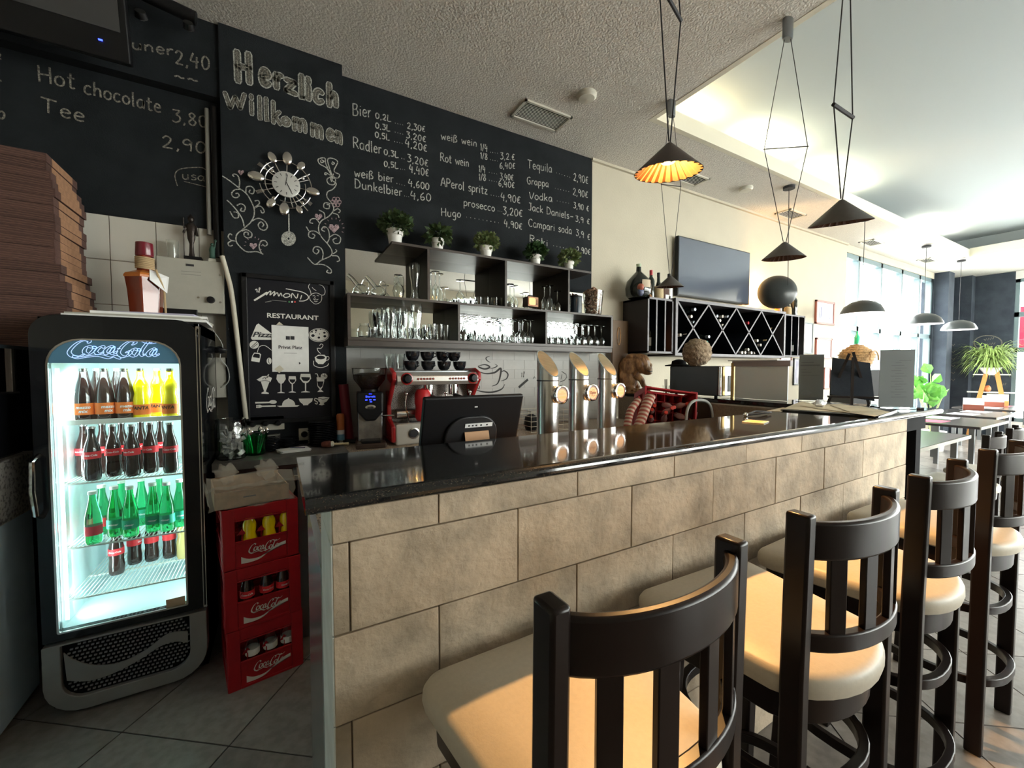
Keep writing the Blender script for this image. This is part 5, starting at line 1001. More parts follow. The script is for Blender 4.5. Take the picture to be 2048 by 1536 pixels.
build('hopper', MB().lathe(closed_glass([(.05, .37), (.062, .39), (.10, .44), (.108, .49), (.109, .515)], .003), 28, closed=True), M_glass, GR); build('beans', MB().lathe([(.045, .372), (.058, .39), (.095, .44), (.103, .475), (.06, .485), (0, .488)], 28), M_bean, GR); build('hopper_lid', MB().lathe([(.111, .512), (.111, .518), (0, .52)], 28), thin_glass('lid_glass', (.6, .6, .6)), GR); build('collar', MB().cyl((0, 0, .355), .055, .02, 24), M_black, GR)
build('side_lever', MB().rod((.07, -.06, .20), (.15, -.08, .20), .005, 6), M_steel, GR)
# espresso machine
mx0 = aty(792, 850, 2.72).x; mx1 = aty(952, 850, 2.72).x
EM = thing('espresso_machine', 'two-group espresso machine with red sides and steel control bar', 'espresso machine', (mx0, 2.72, ZS))
W = mx1 - mx0
side = [(0, .0, .02), (0, .0, .13), (0, .10, .17), (0, .12, .26), (0, -.0, .40), (0, -.04, .44), (0, -.03, .49), (0, .05, .52), (0, .30, .52), (0, .36, .48), (0, .36, .02)]
for x in (-.03, W): build('side_panel', MB().prism([(x, y, z) for _, y, z in side], (1, 0, 0), .03), M_machine_red, EM, bev=.01)
bar_ = MB().prism([(0, -.03, .405), (0, -.045, .43), (0, -.04, .465), (0, -.01, .49), (0, .08, .49), (0, .08, .405)], (1, 0, 0), W); build('control_bar', bar_, mat('silver_bar', (.55, .53, .5), .3, .7), EM, bev=.004)
build('cup_tray', MB().box(0, W, .08, .34, .46, .50), M_dark_steel, EM, bev=.003); build('rear_body', MB().box(0, W, .16, .35, .02, .46), noisy(mat('perforated_steel', (.30, .27, .25), .4, .8), 200, 0, c2=(.08, .07, .06), ramp=(.45, .5)), EM)
build('base', MB().box(0, W, .0, .34, .0, .14), mat('pale_base_panel', (.52, .49, .44), .4), EM, bev=.01); build('drip_tray', MB().box(.02, W - .02, .01, .15, .14, .148), M_steel, EM); build('splash_tube', MB().rod((.03, .12, .20), (W - .03, .12, .20), .035, 18), M_steel, EM)
for x in (.11 * W, .925 * W): build('knob', MB().lathe([(.034, 0), (.03, .02), (.022, .035), (0, .036)], 20), M_black, EM, loc=(x, -.042, .447), rot=(R(90), 0, 0)); build('knob_ring', MB().lathe([(.04, 0), (.04, .006), (.034, .008)], 24), M_machine_red, EM, loc=(x, -.04, .447), rot=(R(90), 0, 0))
for gx_ in (.24 * W, .63 * W):
    for k in range(6): build('brew_button', MB().lathe([(.0075, 0), (.0075, .005), (0, .006)], 12), mat('brown_button', (.22, .03, .015), .4), EM, loc=(gx_ + k * .036 * W, -.0435, .445), rot=(R(90), 0, 0)); build('indicator', MB().lathe([(.002, 0), (0, .002)], 6), M_ink, EM, loc=(gx_ + k * .036 * W, -.041, .466), rot=(R(90), 0, 0))
for x in (.42 * W, .74 * W): build('group_head', MB().cyl((0, 0, 0), .036, .07, 20), M_chrome, EM, loc=(x, .06, .33)); build('portafilter_handle', MB().rod((x, .04, .325), (x + .01, -.10, .31), .014, 10), M_black, EM)
for x in (.12 * W, .6 * W, .92 * W):
    sw_ = MB().tube(smooth_path([Vector(p) for p in ((x, .03, .36), (x, -.0, .33), (x - .012, -.02, .27), (x + .005, -.02, .20), (x + .012, -.015, .15))], 5), .0055, 8); sw_.sphere((x, .0, .345), .013, 10, 8); build('steam_wand', sw_, M_chrome, EM)
build('pressure_gauge', MB().lathe([(.038, 0), (.038, .006), (.03, .008), (.026, .003), (0, .003)], 24), M_steel, EM, loc=(.12, 0, .075), rot=(R(90), 0, 0)); build('gauge_face', MB().lathe([(.026, .0), (0, .001)], 20), M_ink, EM, loc=(.12, -.005, .075), rot=(R(90), 0, 0))
build('red_cover', MB().lathe([(.04, 0), (.055, .03), (.05, .10), (.056, .12), (.054, .19), (.04, .215), (0, .225)], 20), mat('bright_red_plastic', (.5, .015, .02), .35), EM, loc=(.19, .02, .155))
cupf = MB().lathe(closed_glass([(.0004, 0), (.024, 0), (.036, .010), (.048, .036), (.051, .066)], .003), 22, closed=True)
cp = thing('coffee_cup', 'black coffee cup', 'cup'); build('bowl', cupf, M_sauc, cp); build('handle', MB().tube([(.046, 0, .054), (.068, 0, .053), (.072, 0, .034), (.043, 0, .022)], .0045, 6), M_sauc, cp)
cups = [(x, 0, 0) for x in (.25, .46, .67, .88)] + [(x, .068, 1) for x in (.27, .455, .65, .81)]
for k, (x, dz, up_) in enumerate(cups):
    ix = sum(1 for c_ in cups[:k] if c_[2] == up_)
    lab = 'black cup on the espresso machine, %s layer, %s from the left' % ('upper' if up_ else 'lower', ORD[ix])
    L_ = (mx0 + x * W, 2.72 + (.14 if not up_ else .145), ZS + .502 + dz)
    if k == 0: cp.location = L_; cp['label'] = lab; cp['group'] = 'black cups on the espresso machine'; cp.rotation_euler = (0, 0, -1)
    else: dup(cp, L_, random.uniform(-2.2, -.5), lab, 'black cups on the espresso machine', rot=(random.uniform(-.08, .12) if up_ else 0, 0, random.uniform(-2.2, -.4)))
tb_ = thing('water_glass', 'clear tumbler on the espresso machine, first from the left', 'glass', (mx0 - .01, 2.86, ZS + .502), group='tumblers on the espresso machine'); build('bowl', MB().lathe(closed_glass([(.0004, 0), (.022, 0), (.024, .01), (.033, .115)]), 20, closed=True), M_glass, tb_)
for k, (x, y) in enumerate(((.06, 2.83), (.10, 2.94), (.03, 2.98))): dup(tb_, (mx0 + x, y, ZS + .502), 0, 'clear tumbler on the espresso machine, %s from the left' % ORD[k + 1])
# painted cup logo and name on the bricks
cz = lambda x, y: (680 + x * .2734, 680 + y * .2734)
lgm = MB()
for st, w_ in (([(1095, 118), (1068, 130), (1075, 150), (1100, 165)], .008), ([(995, 222), (1060, 245), (1130, 238), (1175, 208), (1170, 270), (1150, 320), (1110, 338)], .014), ([(1010, 190), (1060, 180), (1095, 198), (1060, 212), (1020, 200), (1010, 190)], .012), ([(1130, 175), (1150, 190), (1120, 205), (1095, 208)], .007), ([(1170, 240), (1200, 225), (1228, 250), (1215, 285), (1175, 300)], .010), ([(1205, 322), (1180, 360), (1110, 382), (1040, 378), (985, 362)], .012), ([(1012, 330), (1005, 345), (1015, 358), (1022, 342), (1012, 330)], .005)):
    P = smooth_path([Vector((a, b, 0)) for a, b in st], 6); n_ = len(P); lgm.ribbon([aty(*cz(p.x, p.y), YW - .0125) for p in P], [w_ * (.25 + math.sin(PI * i / (n_ - 1))) for i in range(n_)], NB, .002)
build('painted_cup_logo', lgm, mat('charcoal_wall_print', (.05, .05, .05), .8), bk)
lgm = MB(); cy = lambda x, y: (1000 + x * 300 / 2048, 690 + y * 210 / 1434)
for st, w_ in (([(285, 385), (300, 380), (295, 440)], .006), ([(315, 440), (335, 365), (325, 360), (322, 442)], .005), ([(255, 580), (380, 470)], .022), ([(450, 460), (470, 430), (480, 455)], .006), ([(840, 360), (900, 400), (910, 440), (880, 480), (820, 505)], .007), ([(845, 400), (830, 470)], .006)):
    lgm.ribbon([aty(*cy(a, b), YW - .0125) for a, b in st], w_, NB, .002)
build('painted_name_logo', lgm, mat('charcoal_wall_print', (.05, .05, .05), .8), bk)
# ================================================================== GLASS SHELF
SH = thing('glass_shelf_unit', 'dark two-tier wall shelf with mirror back for glasses', 'shelf unit', (0, 0, 0))
f, b_ = 2.9, YW - .009
def bd(name, x0, x1, z0, z1, m=M_shelf, y0=f):
    vert = x1 - x0 < .03; o = build(name, MB().box(x0, x1, y0, b_, z0, z1), M_shelf_in if vert else m, SH, bev=.0015)
    if vert: build('edge_band', MB().box(x0, x1, y0 - .0012, y0, z0, z1), M_shelf, o)
bd('top_board', .70, 2.503, 2.368, 2.386); bd('middle_board', .405, 2.77, 1.985, 2.003); bd('bottom_board', .405, 2.77, 1.69, 1.712)
bd('fascia', .405, 2.77, 1.652, 1.69, y0=f + .004); bd('side_board', .405, .425, 1.712, 1.985); bd('side_board', 2.75, 2.77, 1.712, 1.985)
for x in (.964, 1.608, 2.245): bd('divider', x - .009, x + .009, 2.003, 2.368)
for x in (1.2, 2.005): bd('divider', x - .009, x + .009, 1.712, 1.985)
build('mirror', MB().box(.437, 2.3, b_ - .002, b_ + .003, 1.7, 2.37).box(2.3, 2.75, b_ - .002, b_ + .003, 1.7, 2.245), M_mirror, SH)
# plants
def leaf_ball(n, r_, c, size, sq=.8, pointy=False, seed=1, droop=0):
    random.seed(seed); mb = MB()
    for k in range(n):
        d = Vector((random.gauss(0, 1), random.gauss(0, 1), random.gauss(.25, .8))).normalized(); rr = r_ * random.uniform(.45, 1.05)
        p = Vector(c) + Vector((d.x * rr, d.y * rr, d.z * rr * sq)); t = (d + Vector((random.uniform(-.6, .6), random.uniform(-.6, .6), random.uniform(-.3, .6) - droop))).normalized(); b = t.cross(Vector((random.random(), random.random(), random.random()))).normalized()
        s = size * random.uniform(.6, 1.3); w_ = s * (.22 if pointy else .35); mb.add([p, p + t * s * .5 + b * w_, p + t * s, p + t * s * .5 - b * w_], [(0, 1, 2, 3)])
    return mb
for k, (px, Y, sc, m_, fr, ns, sz, l) in enumerate(((790, 3.0, 1.1, M_leaf, .105, 900, .03, 'bushy dark green plant in white pot, leftmost on the shelf'), (875, 3.0, .95, M_leaf, .075, 190, .06, 'plant with longer drooping leaves in white pot, second on shelf'), (972, 3.0, 1, M_leaf_pale, .09, 700, .028, 'pale green round plant in white pot, middle of the shelf'), (1071, 3.0, .95, mat('leaf_dark', (.03, .075, .02), .5), .085, 480, .034, 'dark leafy plant in white pot, fourth on the shelf'), (1138, 3.0, .9, M_leaf_pale, .09, 620, .03, 'small pale plant in white pot, rightmost on the shelf'))):
    t = thing('potted_plant', l, 'plant', (X_(px, Y, 480), Y, 2.387), group='potted plants on the shelf')
    build('pot', MB().lathe([(0, 0), (.038 * sc, 0), (.046 * sc, .062 * sc), (.051 * sc, .063 * sc), (.055 * sc, .10 * sc), (.050 * sc, .10 * sc), (.048 * sc, .085 * sc), (0, .085 * sc)], 28), M_pot, t)
    build('foliage', leaf_ball(ns, fr, (.005, 0, .135 * sc), sz, .75, k in (1,), seed=k + 4, droop=.5 if k == 1 else 0), m_, t, kind='stuff')
# glasses: prototypes (hidden under first placement), upright profiles bottom->top
def mk_glass(name, label, loc, prof, n=18, flip=False, cat='glass', t=.0018, group=None):
    o = build(name, MB().lathe(closed_glass(prof, t) if not flip else [(r, prof[-1][1] - z) for r, z in closed_glass(prof, t)][::-1], n, closed=True), M_glass, loc=loc, label=label, cat=cat, group=group); return o
def stem(h=.2, rb=.036, rim=.03, bh=.1, foot=.034):
    z0 = h - bh; return [(.0004, 0), (foot, 0), (foot, .003), (.006, .008), (.004, .02), (.004, z0 - .006), (.008, z0), (rb * .8, z0 + bh * .22), (rb, z0 + bh * .5), (rim, h)]
def gcopy(p, locs, labf, grp):
    for k, l in enumerate(locs):
        if k == 0 and not p.get('label'): o = p
        else: o = p.copy(); COL.objects.link(o)
        o.location = l; o.rotation_euler = (0, 0, random.uniform(0, 6)); tag(o, labf(k), p['category'], grp)
ZL, ZM = 1.7125, 2.0035
weiz = mk_glass('wheat_beer_glass', None, (0, 0, 0), [(.0004, 0), (.03, 0), (.031, .012), (.022, .05), (.024, .09), (.034, .15), (.036, .2), (.032, .225)], cat='glass')
wl = [(X_(p, y), y, ZL) for p, y in ((784, 2.96), (808, 2.97), (776, 3.02), (797, 3.04), (766, 3.06), (817, 3.06), (788, 3.12), (758, 3.12), (808, 3.13), (830, 3.10))]
gcopy(weiz, wl, lambda k: 'curved wheat beer glass in the lower left compartment, %s row, %s in it' % ((('front', ORD[k]) if k < 2 else ('middle', ORD[k - 2]) if k < 6 else ('back', ORD[k - 6]))), 'wheat beer glasses in the lower left compartment')
big = mk_glass('tall_beer_glass', 'tallest curved beer glass, front right of the wheat beer glasses', (X_(835, 2.96), 2.96, ZL), [(.0004, 0), (.034, 0), (.035, .012), (.024, .055), (.027, .11), (.039, .18), (.041, .235), (.036, .262)])
b2 = big.copy(); COL.objects.link(b2); b2.location = (X_(830, 2.96, 560), 2.96, ZM); b2['label'] = 'tall beer glass on the upper tier beside the decanters'
tum = mk_glass('tumbler', None, (0, 0, 0), [(.0004, 0), (.024, 0), (.026, .01), (.033, .12)])
gcopy(tum, [(X_(p, y), y, ZL) for p, y in ((866, 2.95), (880, 2.95), (893, 2.98), (856, 3.02), (872, 3.05), (846, 3.06))], lambda k: 'straight clear tumbler right of the wheat beer glasses, %s of six' % ORD[k], 'tumblers in the lower left compartment')
shortg = mk_glass('short_glass', None, (0, 0, 0), [(.0004, 0), (.026, 0), (.029, .01), (.031, .075)])
gcopy(shortg, [(X_(p, y), y, ZL) for p, y in ((748, 2.96), (760, 2.98), (752, 3.06))], lambda k: 'short clear glass left of the wheat beer glasses, %s of three' % ORD[k], 'short glasses at the left end')
gcopy(shortg, [(X_(p, y, 600), y, ZM) for p, y in ((936, 3.06), (946, 3.04), (958, 3.03), (972, 3.0), (990, 2.98), (1004, 2.97), (912, 3.12), (922, 3.12), (983, 3.05))], lambda k: 'short clear glass in the second upper compartment, %s of nine' % ORD[k], 'short glasses in the second upper compartment')
jg = mk_glass('preserve_jar', 'squat clear jar at the left end of the lower shelf', (X_(732, 2.97), 2.97, ZL), [(.0004, 0), (.035, 0), (.04, .01), (.04, .07), (.03, .085), (.032, .1)])
wine = mk_glass('wine_glass', None, (0, 0, 0), stem(.195, .036, .029, .105), flip=True)
locs = []
for r_, (y, n_, off) in enumerate(((2.945, 8, 0), (3.02, 8, .04), (3.095, 9, -.02))):
    for i in range(n_): locs.append((1.26 + off * .5 + i * .088 + random.uniform(-.008, .008), y + random.uniform(-.008, .008), ZL))
locs = [l for l in locs if l[0] < 1.95]
gcopy(wine, locs, lambda k: 'upturned wine glass in the lower middle compartment, %s row, %s from left' % (('front', 'middle', 'back')[k // 8 if k < 24 else 2], ORD[k % 8]), 'upturned wine glasses in the lower middle compartment')
tallw = mk_glass('champagne_glass', None, (0, 0, 0), stem(.225, .028, .024, .13, .032), flip=True)
gcopy(tallw, [(1.30, 3.05, ZL), (1.36, 3.08, ZL), (1.24, 3.09, ZL), (1.42, 3.06, ZL)][:4], lambda k: 'taller upturned glass behind the middle compartment wine glasses, %s of four' % ORD[k], 'taller upturned glasses in the middle compartment')
balloon = mk_glass('balloon_glass', None, (0, 0, 0), stem(.19, .042, .032, .095), flip=True)
gcopy(balloon, [(2.52, 2.95, ZL), (2.60, 2.96, ZL), (2.69, 2.97, ZL), (2.44, 2.95, ZL)], lambda k: 'upturned round wine glass at the dark right end of the lower shelf, %s' % ORD[k], 'round wine glasses at the right end')
locs = [(2.06 + i * .075 + random.uniform(-.006, .006), y, ZL) for y in (2.95, 3.03, 3.11) for i in range(5 if y < 3 else 8)]
gcopy(wine, locs, lambda k: 'upturned wine glass in the lower right compartment, %s row, %s from left' % (('front', ORD[k]) if k < 5 else ('middle', ORD[k - 5]) if k < 13 else ('back', ORD[k - 13])), 'upturned wine glasses in the lower right compartment')
gcopy(tallw, [(X_(871, 2.97, 580), 2.97, ZM), (X_(862, 3.02, 580), 3.02, ZM), (X_(879, 3.02, 600), 3.02, ZM)], lambda k: 'tall stemmed glass just right of the first upper divider, %s of three' % ORD[k], 'stemmed glasses by the first upper divider')
gcopy(wine, [(X_(922, 3.0, 590), 3.02, ZM)], lambda k: 'single upturned wine glass standing among short glasses on the upper tier', None)
gcopy(wine, [(X_(1020, 2.96, 600), 2.96, ZM), (X_(1028, 3.0, 600), 3.0, ZM)], lambda k: 'upturned glass left of the toy television, %s one' % ('front', 'rear')[k], 'glasses left of the toy television')
gcopy(tallw, [(X_(1100, 2.96, 600), 2.96, ZM), (X_(1090, 3.02, 600), 3.03, ZM)], lambda k: 'tall upturned glass right of the toy television, %s one' % ('front', 'rear')[k], 'tall glasses right of the toy television')
gcopy(balloon, [(X_(1116, 2.97, 600), 2.98, ZM)], lambda k: 'round upturned wine glass nearest the third upper divider', None)
gob = mk_glass('goblet', 'large upturned round goblet on the upper tier beside the decanters', (X_(797, 2.98, 590), 2.98, ZM), stem(.17, .042, .03, .115, .03), flip=True)
dd = None
for k, px in enumerate((722, 757)):
    L_ = (X_(px, 2.98, 590), 2.98, ZM)
    if dd is None:
        dd = thing('decanter', 'clear duck-shaped decanter with handle, %s on the upper tier', 'decanter', L_, group='duck-shaped decanters')
        build('bowl', MB().lathe(closed_glass([(.0004, 0), (.03, .002), (.047, .02), (.047, .045), (.03, .07), (.016, .078)], .002), 20, closed=True, sx=1.1), M_glass, dd)
        build('spout', MB().tube(smooth_path([Vector(p) for p in ((-.01, 0, .06), (-.035, 0, .085), (-.06, 0, .115), (-.085, 0, .135))], 4), .016, 14, r2=.011, cap=False), M_glass, dd)
        build('handle', MB().tube(smooth_path([Vector(p) for p in ((.005, 0, .075), (.02, 0, .11), (.045, 0, .11), (.055, 0, .08), (.05, 0, .045))], 5), .004, 8), M_glass, dd); dd['label'] = 'clear duck-shaped decanter with handle at the left end of the upper tier'
    else: dup(dd, L_, 0, 'clear duck-shaped decanter with handle next to the upturned goblet')
# toy tv, canister, cork vase, star jar
tt = thing('toy_television', 'miniature retro television with orange screen on four legs', 'ornament', (X_(1066, 2.96, 600), 2.96, ZM + .028), R(6))
build('cabinet', MB().box(-.055, .055, 0, .075, 0, .082), mat('toy_brown', (.09, .05, .035), .5), tt, bev=.003); build('front', MB().box(-.055, .055, -.004, 0, 0, .082), mat('toy_orange_wood', (.45, .2, .09), .5), tt); build('screen', MB().prism([(x, -.004, z) for x, z in rrect(-.048, .022, .012, .072, .012, .012, 5)], NB, .004), mat('toy_screen', (.85, .5, .2), .4, emit=(.9, .5, .18), es=.25), tt)
for x, y in ((-.045, .01), (.045, .01), (-.045, .065), (.045, .065)): build('leg', MB().rod((x, y, 0), (x * 1.1, y, -.028), .0025, 6), M_ink, tt)
for z in (.02, .032, .044, .058): build('dial', MB().lathe([(.005, 0), (.004, .004), (0, .004)], 10), M_ink, tt, loc=(.04, -.004, z), rot=(R(90), 0, 0))
build('top_box', MB().box(-.02, .015, .02, .05, .082, .10), M_ink, tt)
ca = thing('coffee_canister', 'black lidded canister in front of the cork-filled vase', 'canister', (X_(1154, 2.95, 600), 2.965, ZM))
build('body', MB().cyl((0, 0, 0), .054, .145, 28), mat('dark_blue_black', (.015, .03, .045), .25, coat=.5), ca); build('lid', MB().lathe([(.057, .143), (.057, .155), (.03, .162), (.008, .166), (.008, .178), (0, .18)], 28), M_black, ca)
cv_ = thing('cork_vase', 'wide clear vase filled with wine corks at the right end', 'vase', (X_(1189, 3.0, 600), 3.02, ZM))
build('glass', MB().lathe(closed_glass([(.0004, 0), (.074, 0), (.078, .01), (.098, .235)], .004), 32, closed=True), M_glass, cv_); build('base_ring', MB().cyl((0, 0, -.0), .07, .002, 24), M_steel, cv_)
ckm = MB().lathe([(.0, -.019), (.0095, -.019), (.01, .019), (0, .019)], 8); c0_ = build('cork', ckm, M_cork); random.seed(11); ct0 = 0
for zl in range(9):
    z = .03 + zl * .024; rmax = .062 + .018 * zl / 9
    for k in range(11 + zl // 2):
        a = 2 * PI * k / (11 + zl // 2) + zl; o = c0_ if ct0 == 0 else c0_.copy()
        if ct0: COL.objects.link(o)
        ct0 += 1; r_ = rmax * random.uniform(.86, 1.0); o.parent = cv_; o.location = (r_ * math.cos(a), r_ * math.sin(a), z + random.uniform(-.004, .01)); o.rotation_euler = (random.uniform(.6, 2.5), random.uniform(-.8, .8), a + random.uniform(-1, 1))
for k in range(16): o = c0_.copy(); COL.objects.link(o); o.parent = cv_; o.location = (random.uniform(-.05, .05), random.uniform(-.05, .05), .235 + random.uniform(0, .02)); o.rotation_euler = (random.uniform(0, 3), random.uniform(0, 3), 0)
# ================================================================== WINE RACK
RK = thing('wine_rack', 'grey wall wine rack with diamond compartments and dark interior', 'wine rack', (0, 0, 0))
ry = 2.86; rb_ = YW - .002
def rk(name, x0, x1, z0, z1, y0=ry, m=M_rack):
    o = build(name, MB().box(x0, x1, y0 + .002, rb_, z0, z1), mat('rack_outer_dark', (.035, .03, .033), .6), RK); build('edge_band', MB().box(x0, x1, y0, y0 + .002, z0, z1), m, o); return o
for x0, x1 in ((3.2, 3.58), (5.745, 6.27)):
    rk('side_panel', x0, x0 + .02, 1.66, 2.215); rk('side_panel', x1 - .02, x1, 1.66, 2.215); rk('top_panel', x0, x1, 2.195, 2.215); rk('bottom_panel', x0, x1, 1.655, 1.675)
    for k in (1, 2): x = x0 + (x1 - x0) * k / 3; o = build('divider', MB().box(x - .009, x + .009, ry, rb_, 1.675, 2.195), M_rack_in, RK); build('edge_band', MB().box(x - .009, x + .009, ry - .002, ry, 1.675, 2.195), M_rack, o)
    build('back_panel', MB().box(x0 + .02, x1 - .02, rb_ - .012, rb_, 1.675, 2.195), M_rack_in, RK)
dx0, dx1, dz0, dz1 = 3.59, 5.735, 1.635, 2.235
rk('side_panel', dx0, dx0 + .035, dz0, dz1, ry - .02); rk('side_panel', dx1 - .035, dx1, dz0, dz1, ry - .02); rk('top_panel', dx0 + .035, dx1 - .035, dz1 - .03, dz1, ry - .02); rk('bottom_panel', dx0 + .035, dx1 - .035, dz0, dz0 + .03, ry - .02)
build('back_panel', MB().box(dx0, dx1, rb_ - .012, rb_, dz0, dz1), M_rack_in, RK)
wi = (dx1 - dx0 - .07) / 4
for k in range(4):
    xa = dx0 + .035 + wi * k; xb = xa + wi; za_, zb_ = dz0 + .03, dz1 - .03
    for p, q in (((xa, za_), (xb, zb_)), ((xa, zb_), (xb, za_))):
        d = Vector((q[0] - p[0], 0, q[1] - p[1])).normalized(); n_ = Vector((-d.z, 0, d.x)) * .009; P = Vector((p[0], ry - .012, p[1])); Q = Vector((q[0], ry - .012, q[1]))
        o = build('diagonal_board', MB().prism([P + n_, Q + n_, Q - n_, P - n_], (0, 1, 0), rb_ - ry), M_rack_in, RK); build('edge_band', MB().prism([P + n_, Q + n_, Q - n_, P - n_], (0, -1, 0), .002), M_rack, o)
rc = lambda x, y: (1180 + x * .21484, 480 + y * .21484)
WINE = [(0, 0), (.034, 0), (.037, .01), (.037, .185), (.034, .20), (.016, .235), (.0145, .30)]
dots = [(978, 645, 'c'), (945, 712, 'w'), (1012, 720, 'w'), (968, 768, 'c'), (1185, 708, 'c'), (1236, 712, 'w'), (1285, 714, 'c'), (1212, 750, 'w'), (1258, 754, 'c'), (1236, 795, 'w'), (1475, 773, 'r'), (1512, 778, 'r'), (1490, 818, 'r'), (1693, 828, 'g'), (845, 885, 'w'), (903, 885, 'w'), (875, 930, 'w'), (843, 975, 'w'), (1108, 900, 'c'), (1090, 953, 'n'), (1128, 955, 'w'), (900, 1024, 'c'), (950, 1026, 'w'), (990, 1026, 'c'), (1415, 1048, 'w'), (1446, 1048, 'w'), (1475, 1020, 'w'), (1503, 1050, 'w'), (1533, 1050, 'w'), (1572, 1050, 'w'), (1560, 937, 'w'), (1590, 978, 'w'), (1600, 1018, 'w'), (1645, 938, 'g'), (1797, 945, 'w'), (1778, 983, 'w'), (1795, 1020, 'w')]
cmat = {'w': mat('cream_capsule', (.72, .66, .6), .4), 'c': mat('silver_capsule', (.5, .55, .62), .3, .5), 'r': mat('red_capsule', (.5, .03, .05), .4), 'g': mat('gold_capsule', (.75, .5, .25), .35, .4), 'n': mat('green_capsule', (.1, .3, .25), .4)}
prot = {}
for k, (x, y, c_) in enumerate(dots):
    Y0 = 2.875 + .02 * (k % 3); q = aty(*rc(x, y), Y0); wd = {'w': 'cream', 'c': 'silver', 'r': 'red', 'g': 'gold', 'n': 'green'}[c_]
    cellx = min(3, max(0, int((q.x - dx0) / wi))); side = 'upper' if q.z > 1.935 else 'lower'
    
    if c_ not in prot:
        t = thing('wine_bottle', '', 'bottle', (q.x, Y0 + .3, q.z), rot=(R(90), 0, 0)); build('glass', MB().lathe(WINE, 14), M_dark_glass, t); build('capsule', MB().lathe([(.0175, .262), (.018, .302), (.015, .304), (0, .304)], 14), cmat[c_], t); prot[c_] = t
    else: t = dup(prot[c_], (q.x, Y0 + .3, q.z), rot=(R(90), 0, 0))
    t['category'] = 'bottle'; t['group'] = 'wine bottles lying in the diamond rack'; t['sortx'] = q.x; t['part_'] = side; t['wd'] = wd
lying = [o for o in bpy.data.objects if 'sortx' in o]
for side in ('upper', 'lower'):
    L_ = sorted([o for o in lying if o['part_'] == side], key=lambda o: o['sortx'])
    for k, o in enumerate(L_): o['label'] = 'wine bottle with %s capsule in the rack, %s from left, %s half' % (o['wd'], ORD[k], side)
for o in lying:
    for k_ in ('sortx', 'part_', 'wd'): del o[k_]
# upright bottles in the side compartments and on top
def wine_up(px, py, Y, z, label, m=M_dark_glass, cm=None, lab=None, s=1, grp=None, body=WINE):
    t = thing('wine_bottle', label, 'bottle', (aty(px, py, Y).x, Y, z), group=grp); t.scale = (s, s, s); build('glass', MB().lathe(body, 16), m, t)
    if cm: build('capsule', MB().lathe([(.0158, .25), (.016, .302), (.013, .304), (0, .304)], 14), cm, t)
    if lab: build('paper_label', MB().lathe([(.0375, .06), (.0375, .15)], 16), lab, t)
    return t
M_straw = noisy(mat('straw_basket', (.6, .47, .28), .8), 60, .3, stretch=(1, 1, 4))
zt = 2.216
wine_up(1302, 560, 2.98, zt, 'wine bottle with red capsule beside the figurine', cm=cmat['r'])
CH = [(0, 0), (.045, 0), (.05, .03), (.048, .10), (.03, .15), (.017, .19), (.0145, .28)]
t = thing('wine_bottle', 'straw-covered wine bottle on the rack beside the television', 'bottle', (aty(1317, 560, 2.96).x, 2.96, zt)); build('glass', MB().lathe(CH, 16), M_dark_glass, t); build('straw_cover', MB().lathe([(0, -.0), (.048, 0), (.053, .03), (.051, .11), (.04, .14)], 16), M_straw, t); build('capsule', MB().lathe([(.0158, .23), (.016, .282), (0, .283)], 12), M_ink, t)
wine_up(1338, 560, 3.0, zt, 'tall dark bottle just left of the television', cm=M_ink, lab=M_label_white)
tb2 = thing('gift_box', 'brown box with white label left of the television', 'box', (aty(1333, 560, 2.93).x, 2.93, zt)); build('carton', MB().box(-.03, .045, 0, .06, 0, .12), M_card, tb2); build('paper_label', MB().box(-.01, .04, -.001, 0, .01, .06), M_label_white, tb2)
dj = thing('demijohn', 'big dark glass demijohn with cork and cream label', 'demijohn', (aty(1277, 570, 2.99).x, 2.99, zt)); build('glass', MB().lathe([(0, 0), (.10, 0), (.125, .03), (.132, .10), (.118, .17), (.06, .235), (.026, .27), (.024, .315)], 28), M_dark_glass, dj)
build('cork', MB().lathe([(.022, .31), (.026, .345), (0, .35)], 14), mat('green_white_cork', (.42, .5, .35), .6), dj); lbm = MB(); n_ = 8
vs = [(.1335 * math.cos(a), .1335 * math.sin(a), z) for z in (.09, .165) for a in np.linspace(-PI / 2 - .55, -PI / 2 + .2, n_)]; lbm.add(vs, [(i, i + 1, n_ + i + 1, n_ + i) for i in range(n_ - 1)]); build('paper_label', lbm, mat('beige_label', (.55, .45, .33), .7), dj)
fgt = thing('figurine', 'small carved seated figurine with red cap beside the demijohn', 'figurine', (aty(1294, 585, 2.90).x, 2.9, zt)); 
fm_ = MB().sphere((0, 0, .05), .034, 12, 8, 1, .8, 1.3); fm_.rod((.015, -.01, .03), (.02, -.03, -.0), .014, 8); fm_.rod((-.01, 0, .08), (-.035, -.02, .05), .01, 8); build('body', fm_, mat('figurine_ochre', (.42, .2, .08), .5), fgt)
build('head', MB().sphere((0, -.005, .118), .026, 12, 8), mat('figurine_face', (.5, .22, .14), .5), fgt); build('cap', MB().lathe([(.033, .125), (.028, .14), (.012, .15), (0, .152)], 14, c=(0, -.005, 0)), mat('figurine_cap', (.4, .06, .05), .5), fgt)
sk_ = thing('figurine', 'small figurine in blue with a red sack beside the demijohn', 'figurine', (aty(1281, 585, 2.88).x, 2.88, zt)); build('body', MB().sphere((0, 0, .04), .04, 12, 8, 1, .7, 1), mat('figurine_blue', (.06, .07, .13), .5), sk_); build('sack', MB().sphere((-.01, -.01, .085), .034, 12, 8), mat('figurine_sack', (.36, .10, .06), .5), sk_)
for k, (px, s_, lm) in enumerate(((1554, .85, M_orange), (1558, .92, None), (1567, 1.02, None))): wine_up(px, 640, 3.0 + .02 * k, zt, 'dark wine bottle right of the television, %s of three' % ORD[k], lab=lm, s=s_, grp='dark bottles right of the television')
